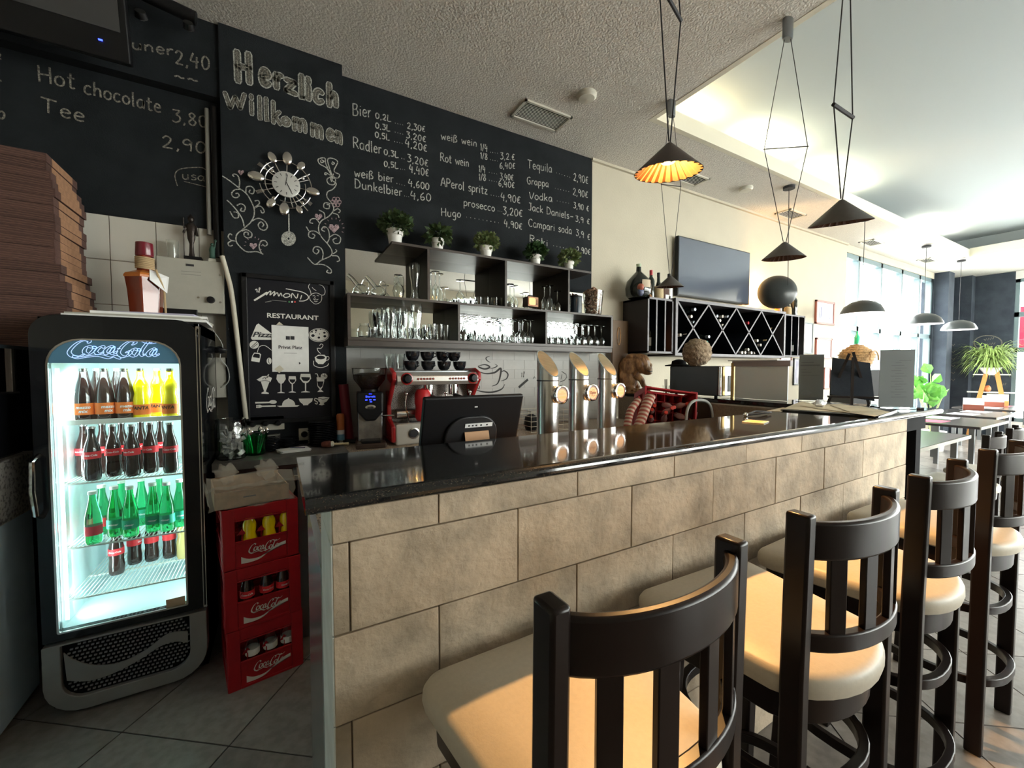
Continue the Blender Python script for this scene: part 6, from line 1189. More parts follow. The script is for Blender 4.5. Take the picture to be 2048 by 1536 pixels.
t = thing('wine_bottle', 'straw-bottomed bottle between the dark bottles at the rack end', 'bottle', (aty(1575, 640, 2.97).x, 2.97, zt)); t.scale = (.9, .9, .85); build('glass', MB().lathe(CH, 14), M_dark_glass, t); build('straw_cover', MB().lathe([(0, 0), (.048, 0), (.053, .03), (.051, .11), (.04, .14)], 14), M_straw, t)
wine_up(1587, 640, 2.95, zt, 'large dark wine bottle at the right end of the rack top', s=1.12)
for px, py, Y, l, m_, lm in ((1299, 690, 2.95, 'bottle with long white label in the left rack compartment', M_dark_glass, M_label_white), (1317, 690, 2.97, 'slim orange bottle in the left rack compartment', M_orange, None), (1332, 690, 2.97, 'straw-coloured bottle beside the diamond compartments', M_straw, None), (1586, 690, 2.93, 'bottle with white label and orange neck in the right compartment', M_dark_glass, M_label_white)):
    wine_up(px, py, Y, 1.676, l, m_, cmat['g'] if px == 1586 else None, lm, .95)
# television
TVt = thing('television', 'large flat black television on the cream wall above the rack', 'television', (0, 0, 0))
a = aty(1355, 590, 3.12); b = aty(1498, 473 + 27, 3.12)
x0_, x1_, z0_, z1_ = aty(1355, 590, 3.12).x, aty(1498, 610, 3.12).x, 2.335, aty(1355, 470, 3.12).z
build('casing', MB().box(x0_, x1_, 3.12, 3.165, z0_, z1_), M_black, TVt, bev=.004); build('screen', MB().box(x0_ + .012, x1_ - .012, 3.117, 3.12, z0_ + .018, z1_ - .012), mat('glossy_tv_screen', (.085, .10, .135), .10, coat=.8, spec=1), TVt); build('wall_mount', MB().box(x0_ + .5, x1_ - .5, 3.165, YW, 2.5, 2.9), M_black, TVt)
# pictures on the cream wall
def picture(label, px, Y, m_in, m_f=M_picframe, fr=.03, mount=None):
    t = thing('framed_picture', label, 'picture', (0, 0, 0)); (xa, ya), (xb, yb) = px; A = aty(xa, ya, Y); B = aty(xb, yb, Y)
    f_ = MB()
    for q in ((A.x, B.x, A.z - fr, A.z), (A.x, B.x, B.z, B.z + fr), (A.x, A.x + fr, B.z, A.z), (B.x - fr, B.x, B.z, A.z)): f_.box(q[0], q[1], Y, YW, q[2], q[3])
    build('frame', f_, m_f, t, bev=.003); build('mount', MB().box(A.x + fr, B.x - fr, Y + .012, YW - .002, B.z + fr, A.z - fr), M_paper, t); g = (B.x - A.x) * .2
    build('image', MB().box(A.x + g, B.x - g, Y + .009, Y + .012, B.z + g * .8, A.z - g * .8), m_in, t)
M_imgA = noisy(mat('violet_drawing', (.62, .6, .66), .7), 9, 0, c2=(.24, .24, .34), stretch=(3, 1, .6))
picture('reddish framed drawing on the cream wall, topmost of three', ((1634, 599), (1669, 651)), 3.17, M_imgA)
picture('reddish framed pale picture below the topmost drawing', ((1634, 675), (1664, 718)), 3.17, noisy(mat('pale_sketch', (.7, .7, .68), .7), 12, .15))
picture('thin dark framed picture lowest on the cream wall', ((1650, 735), (1661, 778)), 3.18, noisy(mat('pale_sketch2', (.7, .7, .68), .7), 12, .15), M_picframe, .02)
picture('tall narrow pinkish poster right of the wine rack', ((1606, 644), (1626, 708)), 3.18, noisy(mat('pink_poster', (.66, .5, .52), .7), 7, .4), mat('slate_frame', (.1, .13, .14), .5), .02)
picture('black framed picture seen behind the small menu stand', ((1589, 716), (1600, 770)), 3.18, M_imgA, M_black, .02)
picture('small pale framed card under the wine rack end', ((1562, 712), (1584, 727)), 3.18, M_imgA, M_picframe, .015)
# ------------------------------------------------------------------ on the bar return: gorilla, microwave, panel
gl = thing('gorilla_carving', 'carved wooden gorilla sculpture with streaked fur on the bar return', 'sculpture', (3.19, 3.0, ZT), -YAW); gl.scale = (.92, .92, .92)
g = MB()
for c, r_, s in (((-.07, .02, .15), .10, (1.0, .85, 1.25)), ((-.06, .03, .29), .115, (1.05, .9, 1.05)), ((.035, -.01, .33), .115, (1.05, .85, 1.0)), ((.105, -.02, .265), .068, (1.1, .85, .8)), ((.085, -.02, .375), .042, (1.3, 1.1, .55)), ((-.03, .0, .41), .06, (1.4, 1, .55)), ((.148, -.02, .31), .032, (.9, 1.2, .9)), ((.03, -.10, .32), .03, (.8, .5, 1.2)), ((.12, -.03, .225), .045, (1.2, .9, .5)), ((-.09, 0, .07), .07, (1.2, .9, .9)), ((.01, -.04, .03), .035, (1.8, 1, .8)), ((-.14, .02, .2), .05, (1, 1, 2)), ((.05, -.02, .245), .04, (1.2, 1, .7))): g.sphere(c, r_, 18, 12, *s)
for path, r0, r1 in (([(-.02, -.06, .21), (.04, -.07, .15), (.07, -.06, .09), (.11, -.05, .055)], .040, .022), ([(-.09, .08, .2), (.0, .09, .14), (.06, .08, .05)], .04, .025)): g.tube(smooth_path([Vector(p) for p in path], 4), r0, 12, r2=r1)
for k in range(4): g.tube([(.105 + .006 * k, -.07 + .02 * k, .05), (.135 + .004 * k, -.075 + .022 * k, .035), (.14, -.075 + .022 * k, .012)], .009, 8)
o = build('figure', g, M_gorilla, gl); rm = o.modifiers.new('Remesh', 'REMESH'); rm.mode = 'VOXEL'; rm.voxel_size = .006; rm.use_smooth_shade = True; s_ = o.modifiers.new('Smooth', 'SMOOTH'); s_.iterations = 3
gf = MB()
for sgn in (-1, 1): gf.sphere((.128, -.055 + .05 * (sgn > 0), .335), .008, 8, 6)
gf.tube([(.10, -.085, .25), (.14, -.075, .243), (.175, -.03, .245), (.17, .01, .25)], .004, 6); build('face_features', gf, M_ink, gl)
build('base', MB().lathe([(.0, .0), (.14, 0), (.145, .012), (.13, .022), (0, .022)], 20, sy=.75), M_gorilla, gl)
wp = thing('wooden_panel', 'light carved wooden board leaning behind the gorilla', 'board', (0, 0, 0)); A = aty(1226, 640, 3.1); B = aty(1243, 715, 3.1)
build('board', MB().box(A.x, B.x + .09, 3.10, 3.13, ZT, A.z), noisy(mat('honey_wood', (.17, .10, .05), .5), 9, .3, stretch=(1, 1, .2)), wp); kn = MB(); kn.tube([((A.x + B.x) / 2 + .02 + .022 * math.cos(a), 3.098, A.z - .16 + .09 * math.sin(a)) for a in np.linspace(0, 2 * PI, 17)[:-1]], .006, 6, closed=True); build('carved_ring', kn, M_gorilla, wp)
mw = thing('microwave', 'black countertop microwave with polished steel front', 'microwave', (3.30, 2.17, ZT)); build('body', MB().box(0, .34, 0, .50, .012, .275), M_screen, mw, bev=.008)
build('steel_front', MB().box(.0, .34, -.03, -.002, .012, .275), M_chrome, mw, bev=.008); build('control_window', MB().box(.10, .2, -.034, -.03, .05, .19), M_gloss_black, mw)
for x in (.04, .3):
    for y in (.04, .45): build('foot', MB().cyl((x, y, 0), .015, .014, 10), M_black, mw)
pom = thing('dried_pompom', 'large brown fuzzy ball ornament on the microwave', 'ornament', (3.36, 2.42, ZT + .275)); random.seed(2)
o = build('ball', MB().sphere((0, 0, .125), .135, 40, 28, 1, .9, .95, fn=lambda q: 1 + .035 * math.sin(14 * q.x + 3) * math.sin(13 * q.y) + .03 * math.sin(17 * q.z + 5 * q.x)), M_rock, pom)
hat = thing('black_hat', 'flat black cap lying behind the brown ball', 'hat', (3.42, 2.66, ZT + .276)); build('crown', MB().lathe([(.13, 0), (.128, .01), (.07, .02), (.065, .05), (.03, .065), (0, .068)], 20), M_mesh_black, hat)
gp = thing('display_glass', 'pale glossy glass panel on the bar return reflecting chairs', 'glass panel', (0, 0, 0))
build('panel', MB().box(3.40, 3.412, 1.66, 2.08, ZT + .002, ZT + .27), M_frost, gp, bev=.002); build('top_rail', MB().box(3.39, 3.43, 1.64, 2.1, ZT + .27, ZT + .315), mat('pinkish_grey_rail', (.42, .38, .4), .4), gp); build('end_post', MB().box(3.385, 3.415, 2.085, 2.105, ZT, ZT + .3), mat('brass_edge', (.5, .35, .12), .3, .8), gp)
t = thing('paper_strip', 'thin stack of pale papers lying on the glass panel rail', 'papers', (0, 0, 0)); build('sheet', MB().box(3.36, 3.45, 1.72, 2.12, ZT + .316, ZT + .324), M_paper, t)
# chairs mirrored in that panel come from the room itself
# ------------------------------------------------------------------ beer towers behind the bar
def arc_label(mb, txt, n): pass
def tower(px, Y, label, kind):
    X = X_(px, Y, 780); t = thing('beer_tower', label, 'beer tap', (X, Y, .98), group='three steel beer towers'); r_ = .0505; zt_ = .605
    vs = []; n = 40; top = []
    b = MB()
    ang = R(-YAW / PI * 180) ; sl = lambda a: zt_ - .125 * (1 + math.cos(a - R(-78))) / 2      # slanted cut, low side to the front right
    lo = [(r_ * math.cos(2 * PI * k / n), r_ * math.sin(2 * PI * k / n), 0) for k in range(n)]; hi = [(x, y, sl(math.atan2(y, x))) for x, y, _ in lo]
    b.add(lo + hi, [(k, (k + 1) % n, n + (k + 1) % n, n + k) for k in range(n)], True); build('column', b, M_steel, t)
    c_ = Vector((0, 0, zt_ - .0625)); cap = [Vector((x * 1.0, y * 1.0, z + .0008)) for x, y, z in hi]
    build('slanted_cap', MB().add([tuple(c_ + (p - c_) * .93 + Vector((0, 0, .001))) for p in cap], [tuple(range(n))]), M_brass, t)
    b = MB(); b.add([tuple(p) for p in cap] + [tuple(c_ + (p - c_) * .92) for p in cap], [(k, (k + 1) % n, n + (k + 1) % n, n + k) for k in range(n)], True); build('cap_rim', b, M_chrome, t)
    build('black_seam', MB().lathe([(r_ + .0006, .462), (r_ + .0006, .467)], 40), M_ink, t); build('foot_ring', MB().lathe([(.062, 0), (.062, .008), (r_, .012)], 32), M_chrome, t)
    bt = Matrix.Translation((.022, -.045, .402)) @ Matrix.Rotation(R(8), 4, 'Z') @ Matrix.Rotation(R(90), 4, 'X')
    b = MB(); b.T = bt; b.lathe([(.018, -.02), (.03, .0), (.041, .012), (.043, .028), (.041, .034), (.036, .035), (.034, .031), (0, .031)], 32); o = build('badge_housing', b, M_chrome, t)
    b = MB(); b.T = bt; b.lathe([(.0345, .0315), (.0345, .0335), (.031, .0335), (.031, .0315)], 32); build('badge_ring', b, mat('brown_ring', (.12, .03, .02), .4), o)
    b = MB(); b.T = bt; b.lathe([(.031, .0318), (0, .0325)], 32); build('badge_disc', b, M_label_cream, o)
    b = MB(); b.T = bt
    if kind: put_text(b, 'Zipfer', (0, -.005, .0328), (1, 0, 0), (0, .020, 0), (0, 0, 1), bold=.02, fitw=.05, off=.0006); b.ribbon([(-.01, .016, .033), (-.005, .012, .033), (0, .017, .033), (.005, .012, .033), (.01, .016, .033)], .0018, (0, 0, 1)); b.ribbon([(-.014, -.015, .033), (-.004, -.012, .033), (0, -.02, .033), (.004, -.012, .033), (.014, -.015, .033)], .002, (0, 0, 1)); build('badge_print', b, mat('brown_print', (.16, .05, .02), .6), o)
    else:
        put_text(b, 'NEUE', (0, .010, .0328), (1, 0, 0), (0, .007, 0), (0, 0, 1), fitw=.014, off=.0006); put_text(b, 'SPEZIALITÄT', (0, .001, .0328), (1, 0, 0), (0, .0085, 0), (0, 0, 1), fitw=.044, off=.0006); build('badge_print', b, mat('tan_print', (.5, .25, .1), .6), o)
        b = MB(); b.T = bt; [b.ribbon([(x, -.007, .033), (x + .003, -.014, .033), (x + .006, -.008, .033), (x + .009, -.016, .033)], .0022, (0, 0, 1)) for x in (-.02, -.009, .002, .012)]; build('badge_scroll', b, mat('gold_print', (.75, .38, .08), .6), o)
tower(1095.5, 1.55, 'left steel beer tower with slanted cap and cream badge', 0)
tower(1157.5, 1.60, 'middle steel beer tower with badge reading Zipfer', 1)
tower(1213.5, 1.65, 'right steel beer tower with slanted cap and cream badge', 0)
# tap handle and wire basket on the coffee counter
th = thing('tap_handle', 'black beer lever on a chrome tap left of the towers', 'beer tap', (aty(1061, 800, 1.75).x, 1.62, .98), -YAW)
build('column', MB().cyl((.035, 0, 0), .028, .24, 20), M_dark_steel, th); build('lever', MB().lathe([(.008, 0), (.012, .02), (.017, .06), (.016, .085), (.008, .096), (0, .098)], 16), M_black, th, loc=(.0, -.02, .315), rot=(R(4), R(3), 0)); build('lever_stem', MB().rod((-.002, -.02, .25), (0, -.02, .32), .008, 10), M_chrome, th)
build('tap_body', MB().rod((.035, 0, .235), (-.01, -.03, .235), .012, 12), M_chrome, th); build('spout', MB().rod((0, -.02, .235), (-.012, -.025, .13), .014, 12, r2=.008), M_black, th)
wb_ = thing('wire_basket', 'cream wire basket standing behind the beer towers', 'basket', (aty(1085, 850, 2.05).x, 2.2, .985)); 
for q in bpy.data.objects: pass
bm_ = MB()
for z in (.005, .05, .09, .13, .17): bm_.tube([(-.19, -.12, z), (.19, -.12, z), (.19, .12, z), (-.19, .12, z)], .0022, 5, closed=True)
for x in np.linspace(-.19, .19, 7): bm_.rod((x, -.12, .005), (x, -.12, .17), .0018, 5); bm_.rod((x, .12, .005), (x, .12, .17), .0018, 5); bm_.rod((x, -.12, .005), (x, .12, .005), .0018, 5)
wb_.location.y = 2.84; wb_.location.x = aty(1085, 850, 2.84).x; build('wire_frame', bm_, mat('cream_wire', (.75, .72, .6), .5), wb_)
scp = thing('straw_cup', 'clear glass with white straws behind the tipped red crate', 'glass', (3.24, 2.66, ZT)); build('glass', MB().lathe(closed_glass([(.0004, 0), (.026, 0), (.032, .09)]), 18, closed=True), M_glass, scp); b = MB(); [b.rod((.01 * k, 0, .01), (.016 * k, .004, .15), .004, 6) for k in (-1, 0, 1)]; build('straws', b, M_print_white, scp)
bb = thing('black_pot', 'round black pot inside the wire basket', 'pot', (aty(1062, 850, 2.84).x, 2.84, .992)); build('body', MB().lathe([(0, 0), (.045, 0), (.06, .05), (.05, .11), (.02, .13), (0, .132)], 20), M_black, bb)
for px, l in ((1262, 'first clear straw glass behind the red crate'), (1272, 'second clear straw glass behind the red crate')): pass
# POS monitor
PM = thing('till_monitor', 'black till monitor seen from behind with a small sticker', 'monitor', (.645, 1.46, .98))
T_ = Matrix.Translation((0, 0, .165)) @ Matrix.Rotation(R(17), 4, 'X')
b = MB(); b.T = T_; b.box(-.205, .205, 0, .022, 0, .262); build('casing', b, M_black, PM, bev=.007)
b = MB(); b.T = T_; b.prism([(x, -.012, z) for x, z in rrect(-.115, .10, .0, .185, .08, .03, 8)], (0, 1, 0), .014); build('rear_bulge', b, mat('soft_black_plastic', (.016, .016, .018), .5), PM, bev=.004)
b = MB(); b.T = T_; b.box(-.042, .072, -.0145, -.012, .142, .158); build('port_label', b, M_label_white, PM); b = MB(); b.T = T_
for x in (-.03, -.015, 0, .02, .045): b.box(x, x + .007, -.0152, -.0145, .147, .153)
build('port_symbols', b, M_ink, PM)
b = MB(); b.T = T_; b.prism([(-.038, -.03, .08), (.062, -.03, .084), (.058, -.014, .125), (-.042, -.014, .125)], (0, -1, 0), .003); build('sticker', b, mat('peach_sticker', (.62, .36, .2), .6), PM)
b = MB(); b.T = T_; b.box(-.006, .006, -.001, .0, .218, .222); build('mark', b, M_label_white, PM)
build('stand', MB().prism([(-.08, 0, 0), (.08, 0, 0), (.07, 0, .20), (.035, 0, .235), (-.035, 0, .235), (-.07, 0, .20)], (0, 1, 0), .03), mat('olive_brown_stand', (.05, .04, .026), .4), PM, loc=(0, -.085, 0), bev=.01); build('stand_foot', MB().box(-.12, .12, -.10, .12, 0, .012), M_black, PM, bev=.004)
build('stand_arm', MB().rod((0, -.06, .21), (0, .02, .26), .02, 10), M_black, PM)
# tilted red crate with empties, striped cloth, arched cover
xa_ = (RT * .13 + UP * .96 + FW * .22).normalized(); ya_ = -(RT - xa_ * RT.dot(xa_)).normalized(); za__ = xa_.cross(ya_)
Mr = Matrix((xa_, ya_, za__)).transposed()
rcx = dup(cr1, EYE + ray(1341, 818) * (3.1 / FPX) - xa_ * .155 - ya_ * .2 - za__ * .283, rot=Mr.to_euler(), label='red crate tipped on its side behind the bar, full of small bottles', group=None)
if 'group' in rcx: del rcx['group']
random.seed(9); small = None
Mc = Matrix.Translation(rcx.location) @ rcx.rotation_euler.to_matrix().to_4x4()
SB = [(0, 0), (.022, 0), (.024, .01), (.024, .08), (.012, .12), (.010, .16), (.012, .165)]
for k in range(9):
    x = .08 + .07 * (k // 3); y = .09 + .10 * (k % 3); q = Mc @ Vector((x, y, .11))
    if small is None: small = thing('small_bottle', '', 'bottle', q, group='small bottles in the tipped crate'); build('glass', MB().lathe(SB, 14), mat('cloudy_pink_glass', (.55, .38, .38), .12, coat=.8), small); build('red_cap', MB().lathe([(.0135, .155), (.0135, .172), (0, .173)], 10), mat('red_bottle_cap', (.6, .05, .03), .4), small); build('contents', MB().lathe([(0, .006), (.019, .008), (.019, .06), (0, .062)], 12), mat('dark_red_drink', (.12, .01, .015), .2), small); o = small
    else: o = dup(small, q)
    o.rotation_euler = (Mr.to_4x4() @ Euler((random.uniform(-.3, .3), random.uniform(-.4, .4), 0)).to_matrix().to_4x4()).to_euler(); o['label'] = 'small clear bottle lying in the tipped red crate, %s row, %s from the left' % (('lower', 'middle', 'upper')[k // 3], ORD[k % 3])
sc = thing('striped_cloth', 'red and cream striped tube of cloth hanging over the crate edge', 'cloth', (0, 0, 0))
M_stripe_r = mat('brick_red_stripe', (.36, .09, .07), .8); M_stripe_c = mat('cream_stripe', (.58, .46, .36), .8)
def striped(path, r0, r1, name):
    P = smooth_path([Vector(p) for p in path], 7)
    for par, m_ in ((0, M_stripe_r), (1, M_stripe_c)):
        b = MB()
        for i in range(len(P) - 1):
            if i % 2 == par: f0_ = i / (len(P) - 1); rr = r0 + (r1 - r0) * f0_; b.tube([P[i], P[i + 1] + (P[i + 1] - P[i]) * .02], rr, 14, flat=.75)
        build(name, b, m_, sc)
striped([tuple(aty(*p, Y)) for p, Y in (((1301, 792), 2.10), ((1292, 812), 2.08), ((1283, 838), 2.05), ((1272, 862), 2.02))], .040, .034, 'cloth_fold')
striped([tuple(aty(*p, Y)) for p, Y in (((1277, 800), 2.15), ((1262, 820), 2.12), ((1256, 843), 2.1), ((1252, 868), 2.08))], .030, .026, 'cloth_edge')
tm = MB(); q = aty(1262, 858, 2.0); tm.sphere(q, .035, 10, 8, 2.0, .8, .6, fn=lambda q: 1 + .2 * math.sin(7 * q.x)); build('cream_lining', tm, mat('cream_cloth', (.6, .48, .32), .9), sc)
ac = thing('arched_cover', 'smoky arched plastic cover with grey rim beside the tipped crate', 'cover', (0, 0, 0))
pts = [aty(*p, 2.0) for p in ((1372, 848), (1374, 822), (1382, 806), (1396, 800), (1413, 803), (1422, 816), (1426, 845))]
build('rim', MB().tube(smooth_path([Vector(p) for p in pts], 5), .011, 10), M_grey_plastic, ac); build('smoky_pane', MB().prism(smooth_path([Vector(p) for p in pts], 5), (0, 1, 0), .003), M_smoke, ac)
lgm = MB(); A = aty(1392, 838, 1.995); logo(lgm, A, Vector((.02, 0, .055)), Vector((-.03, 0, .01)), NB); build('script_lettering', lgm, mat('pale_red_print', (.6, .3, .3), .6), ac)
# ------------------------------------------------------------------ on the bar top
cst = thing('coaster', 'small beer mat with orange print on the bar top', 'coaster', (1.945, 1.085, ZT + .001), .3); build('mat', MB().box(-.055, .055, -.045, .045, 0, .003), M_boxgrey, cst); build('print', MB().box(-.035, .035, -.028, .028, .003, .0036), mat('orange_print', (.8, .4, .15), .6), cst)
cl_ = thing('tongs', 'pair of dark serving tongs lying on the bar', 'tongs', (2.25, 1.24, ZT)); tb_m = MB(); tb_m.tube([(-.12, 0, .008), (.0, .02, .02), (.1, .01, .012)], .006, 6); tb_m.tube([(-.12, .0, .008), (0, -.03, .016), (.1, -.01, .012)], .006, 6); build('arms', tb_m, M_black, cl_); build('pivot', MB().sphere((-.12, 0, .01), .012, 8, 6), M_chrome, cl_)
mt = thing('menu_sheets', 'dark tray with spread kraft paper menu sheets on the bar', 'menus', (0, 0, 0))
tp = [atz(x, y, ZT) for x, y in ((1561, 822), (1640, 805), (1795, 822), (1757, 836))]; build('tray', MB().prism([p for p in tp[::-1]], (0, 0, 1), .008), M_black, mt)
M_kraft = noisy(mat('kraft_paper', (.78, .66, .46), .8), 14, .12)
for k, pp_ in enumerate((((1565, 818), (1602, 803), (1650, 812), (1700, 826)), ((1600, 812), (1680, 808), (1780, 824), (1750, 833)), ((1660, 810), (1720, 812), (1770, 822), (1700, 824)))): build('sheet', MB().prism([atz(x, y, ZT + .009 + .003 * k) for x, y in pp_][::-1], (0, 0, 1), .001), M_kraft, mt)
b = MB()
for k in range(9): p = atz(1690 + k * 7, 822 + k * .6, ZT + .016); b.ribbon([p, p + Vector((.006, .05, 0))], .006, (0, 0, 1), .0005)
build('printed_text', b, M_ink, mt)
loose = thing('loose_menu', 'loose kraft paper sheet left of the menu tray', 'menu', (0, 0, 0)); build('sheet', MB().prism([atz(x, y, ZT + .001) for x, y in ((1533, 822), (1566, 815), (1585, 818), (1560, 823))][::-1], (0, 0, 1), .0015), M_kraft, loose)
wr = thing('foil_wrapper', 'crumpled silver wrapper on the kraft menus', 'wrapper', atz(1640, 813, ZT + .015)); build('foil', MB().sphere((0, 0, .02), .035, 10, 8, 1.6, .8, .6, fn=lambda q: 1 + .35 * math.sin(11 * q.x + 7 * q.y) * math.sin(9 * q.z)), M_foil, wr)
def stand(name, label, p0, p1, h_, lines, nlines, lean=0):
    t = thing(name, label, 'menu stand', (0, 0, 0)); A = Vector(p0); B = Vector(p1); U = (B - A); n_ = Vector((U.y, -U.x, 0)).normalized()
    if n_.dot(Vector(A) - EYE) > 0: n_ = -n_
    Z = Vector((0, 0, h_)); b = MB(); b.prism([A + Vector((0, 0, .014)), B + Vector((0, 0, .014)), B + Z, A + Z], n_, -.002); build('sheet', b, mat('backlit_shade_paper', (.20, .195, .205), .8), t)  # paper coloured grey in place of its backlit shade
    b = MB(); b.prism([A - U * .12 + n_ * .05, B + U * .12 + n_ * .05, B + U * .12 - n_ * .04, A - U * .12 - n_ * .04], (0, 0, 1), .014); build('acrylic_foot', b, M_glass, t)
    b = MB(); b.prism([A + n_ * .002 + Vector((0, 0, .014)), B + n_ * .002 + Vector((0, 0, .014)), B + Z + n_ * .002, A + Z + n_ * .002], n_, .003); build('acrylic_sheet', b, M_pane, t)
    b = MB()
    for z_, a0, a1, w_ in lines: b.ribbon([A + U * a0 + Vector((0, 0, h_ * z_)), A + U * a1 + Vector((0, 0, h_ * z_ + .001))], w_, n_, .0012)
    build('printed_lines', b, mat('faded_print', (.12, .11, .13), .8), t)
a_, c_ = atz(1599, 797, ZT), atz(1648, 804, ZT)
stand('menu_stand', 'small backlit paper sign, shade painted grey, in acrylic stand at the bar corner', (3.48, 1.62, ZT), (3.55, 1.485, ZT), .36, [(.83, .08, .6, .006), (.77, .05, .85, .009), (.68, .08, .3, .003), (.62, .1, .5, .003), (.56, .1, .8, .003)], 0)
stand('menu_stand', 'tall backlit handwritten menu, shade painted grey, in acrylic stand nearest the bar end', (3.28, 1.07, ZT), (3.43, .95, ZT), .37, [(.82, .55, .9, .003)] + [(.78 - .045 * k, .45 - .12 * (k % 2), .62 + .08 * ((k * 7) % 3), .0025) for k in range(13)] + [(.2, .35, .8, .0025)], 0)
es = thing('tabletop_easel', 'small dark chalkboard on a tabletop easel seen from behind', 'easel', (3.51, 1.29, ZT), R(-62))
b = MB(); b.T = Matrix.Rotation(R(-14), 4, 'X'); b.prism([(-.12, 0, .07), (.12, 0, .03), (.10, 0, .30), (-.11, 0, .345)], (0, 1, 0), .012); build('board', b, M_dusty, es)
for a, b_ in (((-.13, .07, 0), (-.02, .035, .36)), ((.10, .07, 0), (.0, .035, .37)), ((-.02, -.12, 0), (.0, .03, .33))): build('leg', MB().strip([a, b_], .016, .012, up=(0, 1, 0)), mat('dark_brown_stick', (.03, .022, .02), .5), es)
build('ledge', MB().box(-.14, .14, -.03, .02, .045, .058), mat('dark_brown_stick', ()), es)
# ================================================================== PENDANT LAMPS
def cone_lamp(label, P, dia, canopy, spacer_z, sp_dir, sp_len, sp_r, tilt=(0, 0), lit=False, cord_r=.0022):
    t = thing('pendant_lamp', label, 'lamp', P, group='cone pendant lamps over the bar'); r_ = dia / 2; h_ = dia * .43; P = Vector(P)
    Rt = Euler((R(tilt[0]), R(tilt[1]), 0))
    sh = build('shade', MB().lathe([(.0, h_), (.010, h_ - .004), (r_, 0), (r_ - .002, -.001)], 48, caps=False), M_lampgrey if not lit else mat('lamp_brown_metal', (.06, .045, .038), .55), t, rot=Rt)
    rib = MB(); n = 72; vs = []; 
    for rr, zz in ((r_ - .002, 0), (.012, h_ - .012)):
        for k in range(n): q = rr * (1 - (.10 if k % 3 == 0 else 0)); vs.append((q * math.cos(2 * PI * k / n), q * math.sin(2 * PI * k / n), zz))
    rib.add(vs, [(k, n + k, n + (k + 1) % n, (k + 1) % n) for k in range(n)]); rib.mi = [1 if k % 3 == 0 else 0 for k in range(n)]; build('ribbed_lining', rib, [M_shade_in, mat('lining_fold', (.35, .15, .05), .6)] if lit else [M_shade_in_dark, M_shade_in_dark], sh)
    build('bulb', MB().lathe([(.0, h_ * .34), (.03, h_ * .36), (.032, h_ * .5), (.02, h_ * .72), (0, h_ * .73)], 20), M_bulb if lit else mat('unlit_bulb', (.25, .15, .12), .4), t)
    apex = Rt.to_matrix() @ Vector((0, 0, h_)); cz_ = Vector(canopy) - P; d = Vector(sp_dir).normalized() * sp_len / 2; s_ = Vector((0, 0, spacer_z - P.z)) + Vector((cz_.x, cz_.y, 0)) * .3
    build('canopy', MB().lathe([(.0, -.115), (.035, -.115), (.04, -.10), (.04, 0), (0, 0)], 20, c=cz_, sy=.6), M_dark_steel if not lit else M_black, t)
    for sg in (-1, 1):
        build('cord', MB().tube([cz_ + d.normalized() * sg * .018 + Vector((0, 0, -.115)), s_ + d * sg, apex + d.normalized() * sg * .008], cord_r, 6), M_ink, t)
    build('spacer_bar', MB().rod(s_ - d * 1.04, s_ + d * 1.04, sp_r, 8), M_ink, t)
    return t
L1 = EYE + ray(1336, 345) * (1.34 * 1.38 / FPX)
cone_lamp('lit cone pendant lamp with glowing warm ribbed lining over the bar', L1, .296, (L1.x, L1.y, ZC), 3.14, (.75, .25, 0), .26, .008, (6, -4), True, .0032)
light('pendant_light', 'SPOT', L1 + Vector((0, 0, .036)), 125, (1, .52, .17), .018, rot=(R(-20), 0, 0), spot=R(83), blend=.12)
light('pendant_glow', 'POINT', L1 + Vector((0, 0, .030)), 1.1, WARM, .02)
L3 = EYE + ray(1680, 447) * (1.65 * 1.22 / FPX)
cone_lamp('larger unlit dark cone pendant lamp right of the lit one', L3, .262, (L3.x, L3.y, ZC), 1.5 + (737 - 228) / FPX * 1.65 * 1.22, (1, .0, 0), .20, .009, (6, -10), False, .003)
L4 = EYE + ray(1567, 517) * (2.42 / FPX)
cone_lamp('unlit grey cone pendant lamp in front of the cove glow', L4, .225, (2.692, 1.364, ZC), 2.81, (RT - FW * .12), .24, .0028, (4, -3))
L2 = EYE + ray(1340, 574) * (3.2 / FPX)
cone_lamp('small unlit grey cone pendant lamp left of the television', L2, .205, (2.71, 2.213, ZC), 2.93, (.95, -.3, 0), .17, .003, (4, -3))
# dome pendants
dm = None
for k, (X, Y, pz, l) in enumerate(((7.13, 2.543, 628, 'dark dome pendant lamp nearest, in front of the windows'), (9.52, 2.546, 649, 'dark dome pendant lamp second in the row by the windows'), (11.30, 2.53, 660, 'dark dome pendant lamp furthest, before the black wall'))):
    z = EYE.z; v = Vector((X, Y, 0)) - EYE; dd_ = v.x * FW.x + v.y * FW.y; z = 1.5 + (737 - pz) / FPX * dd_
    if dm is None:
        dm = thing('dome_pendant', l, 'lamp', (X, Y, z), group='dome pendants over the tables')
        build('shade', MB().lathe([(.0, .19), (.06, .183), (.14, .155), (.205, .10), (.24, .03), (.247, 0), (.243, 0), (.235, .03), (.2, .095), (.135, .148), (0, .18)], 40), mat('satin_black_shade', (.03, .035, .035), .3), dm)
        build('lining', MB().lathe([(.242, .001), (.234, .03), (.199, .094), (.134, .147), (0, .179)], 40, caps=False), M_domewhite, dm); build('bulb', MB().sphere((0, 0, .09), .035, 12, 8), mat('white_glowing_bulb', (1, 1, 1), .5, emit=(1, .95, .9), es=10), dm)
        build('cord', MB().rod((0, 0, .19), (0, 0, ZC - z), .004, 6), M_ink, dm); build('canopy', MB().cyl((0, 0, ZC - z - .03), .06, .03, 20), M_ink, dm); o = dm
    else: o = dup(dm, (X, Y, z), 0, l)
    light('dome_light', 'POINT', (X, Y, z + .05), 6, (1, .93, .85), .04)
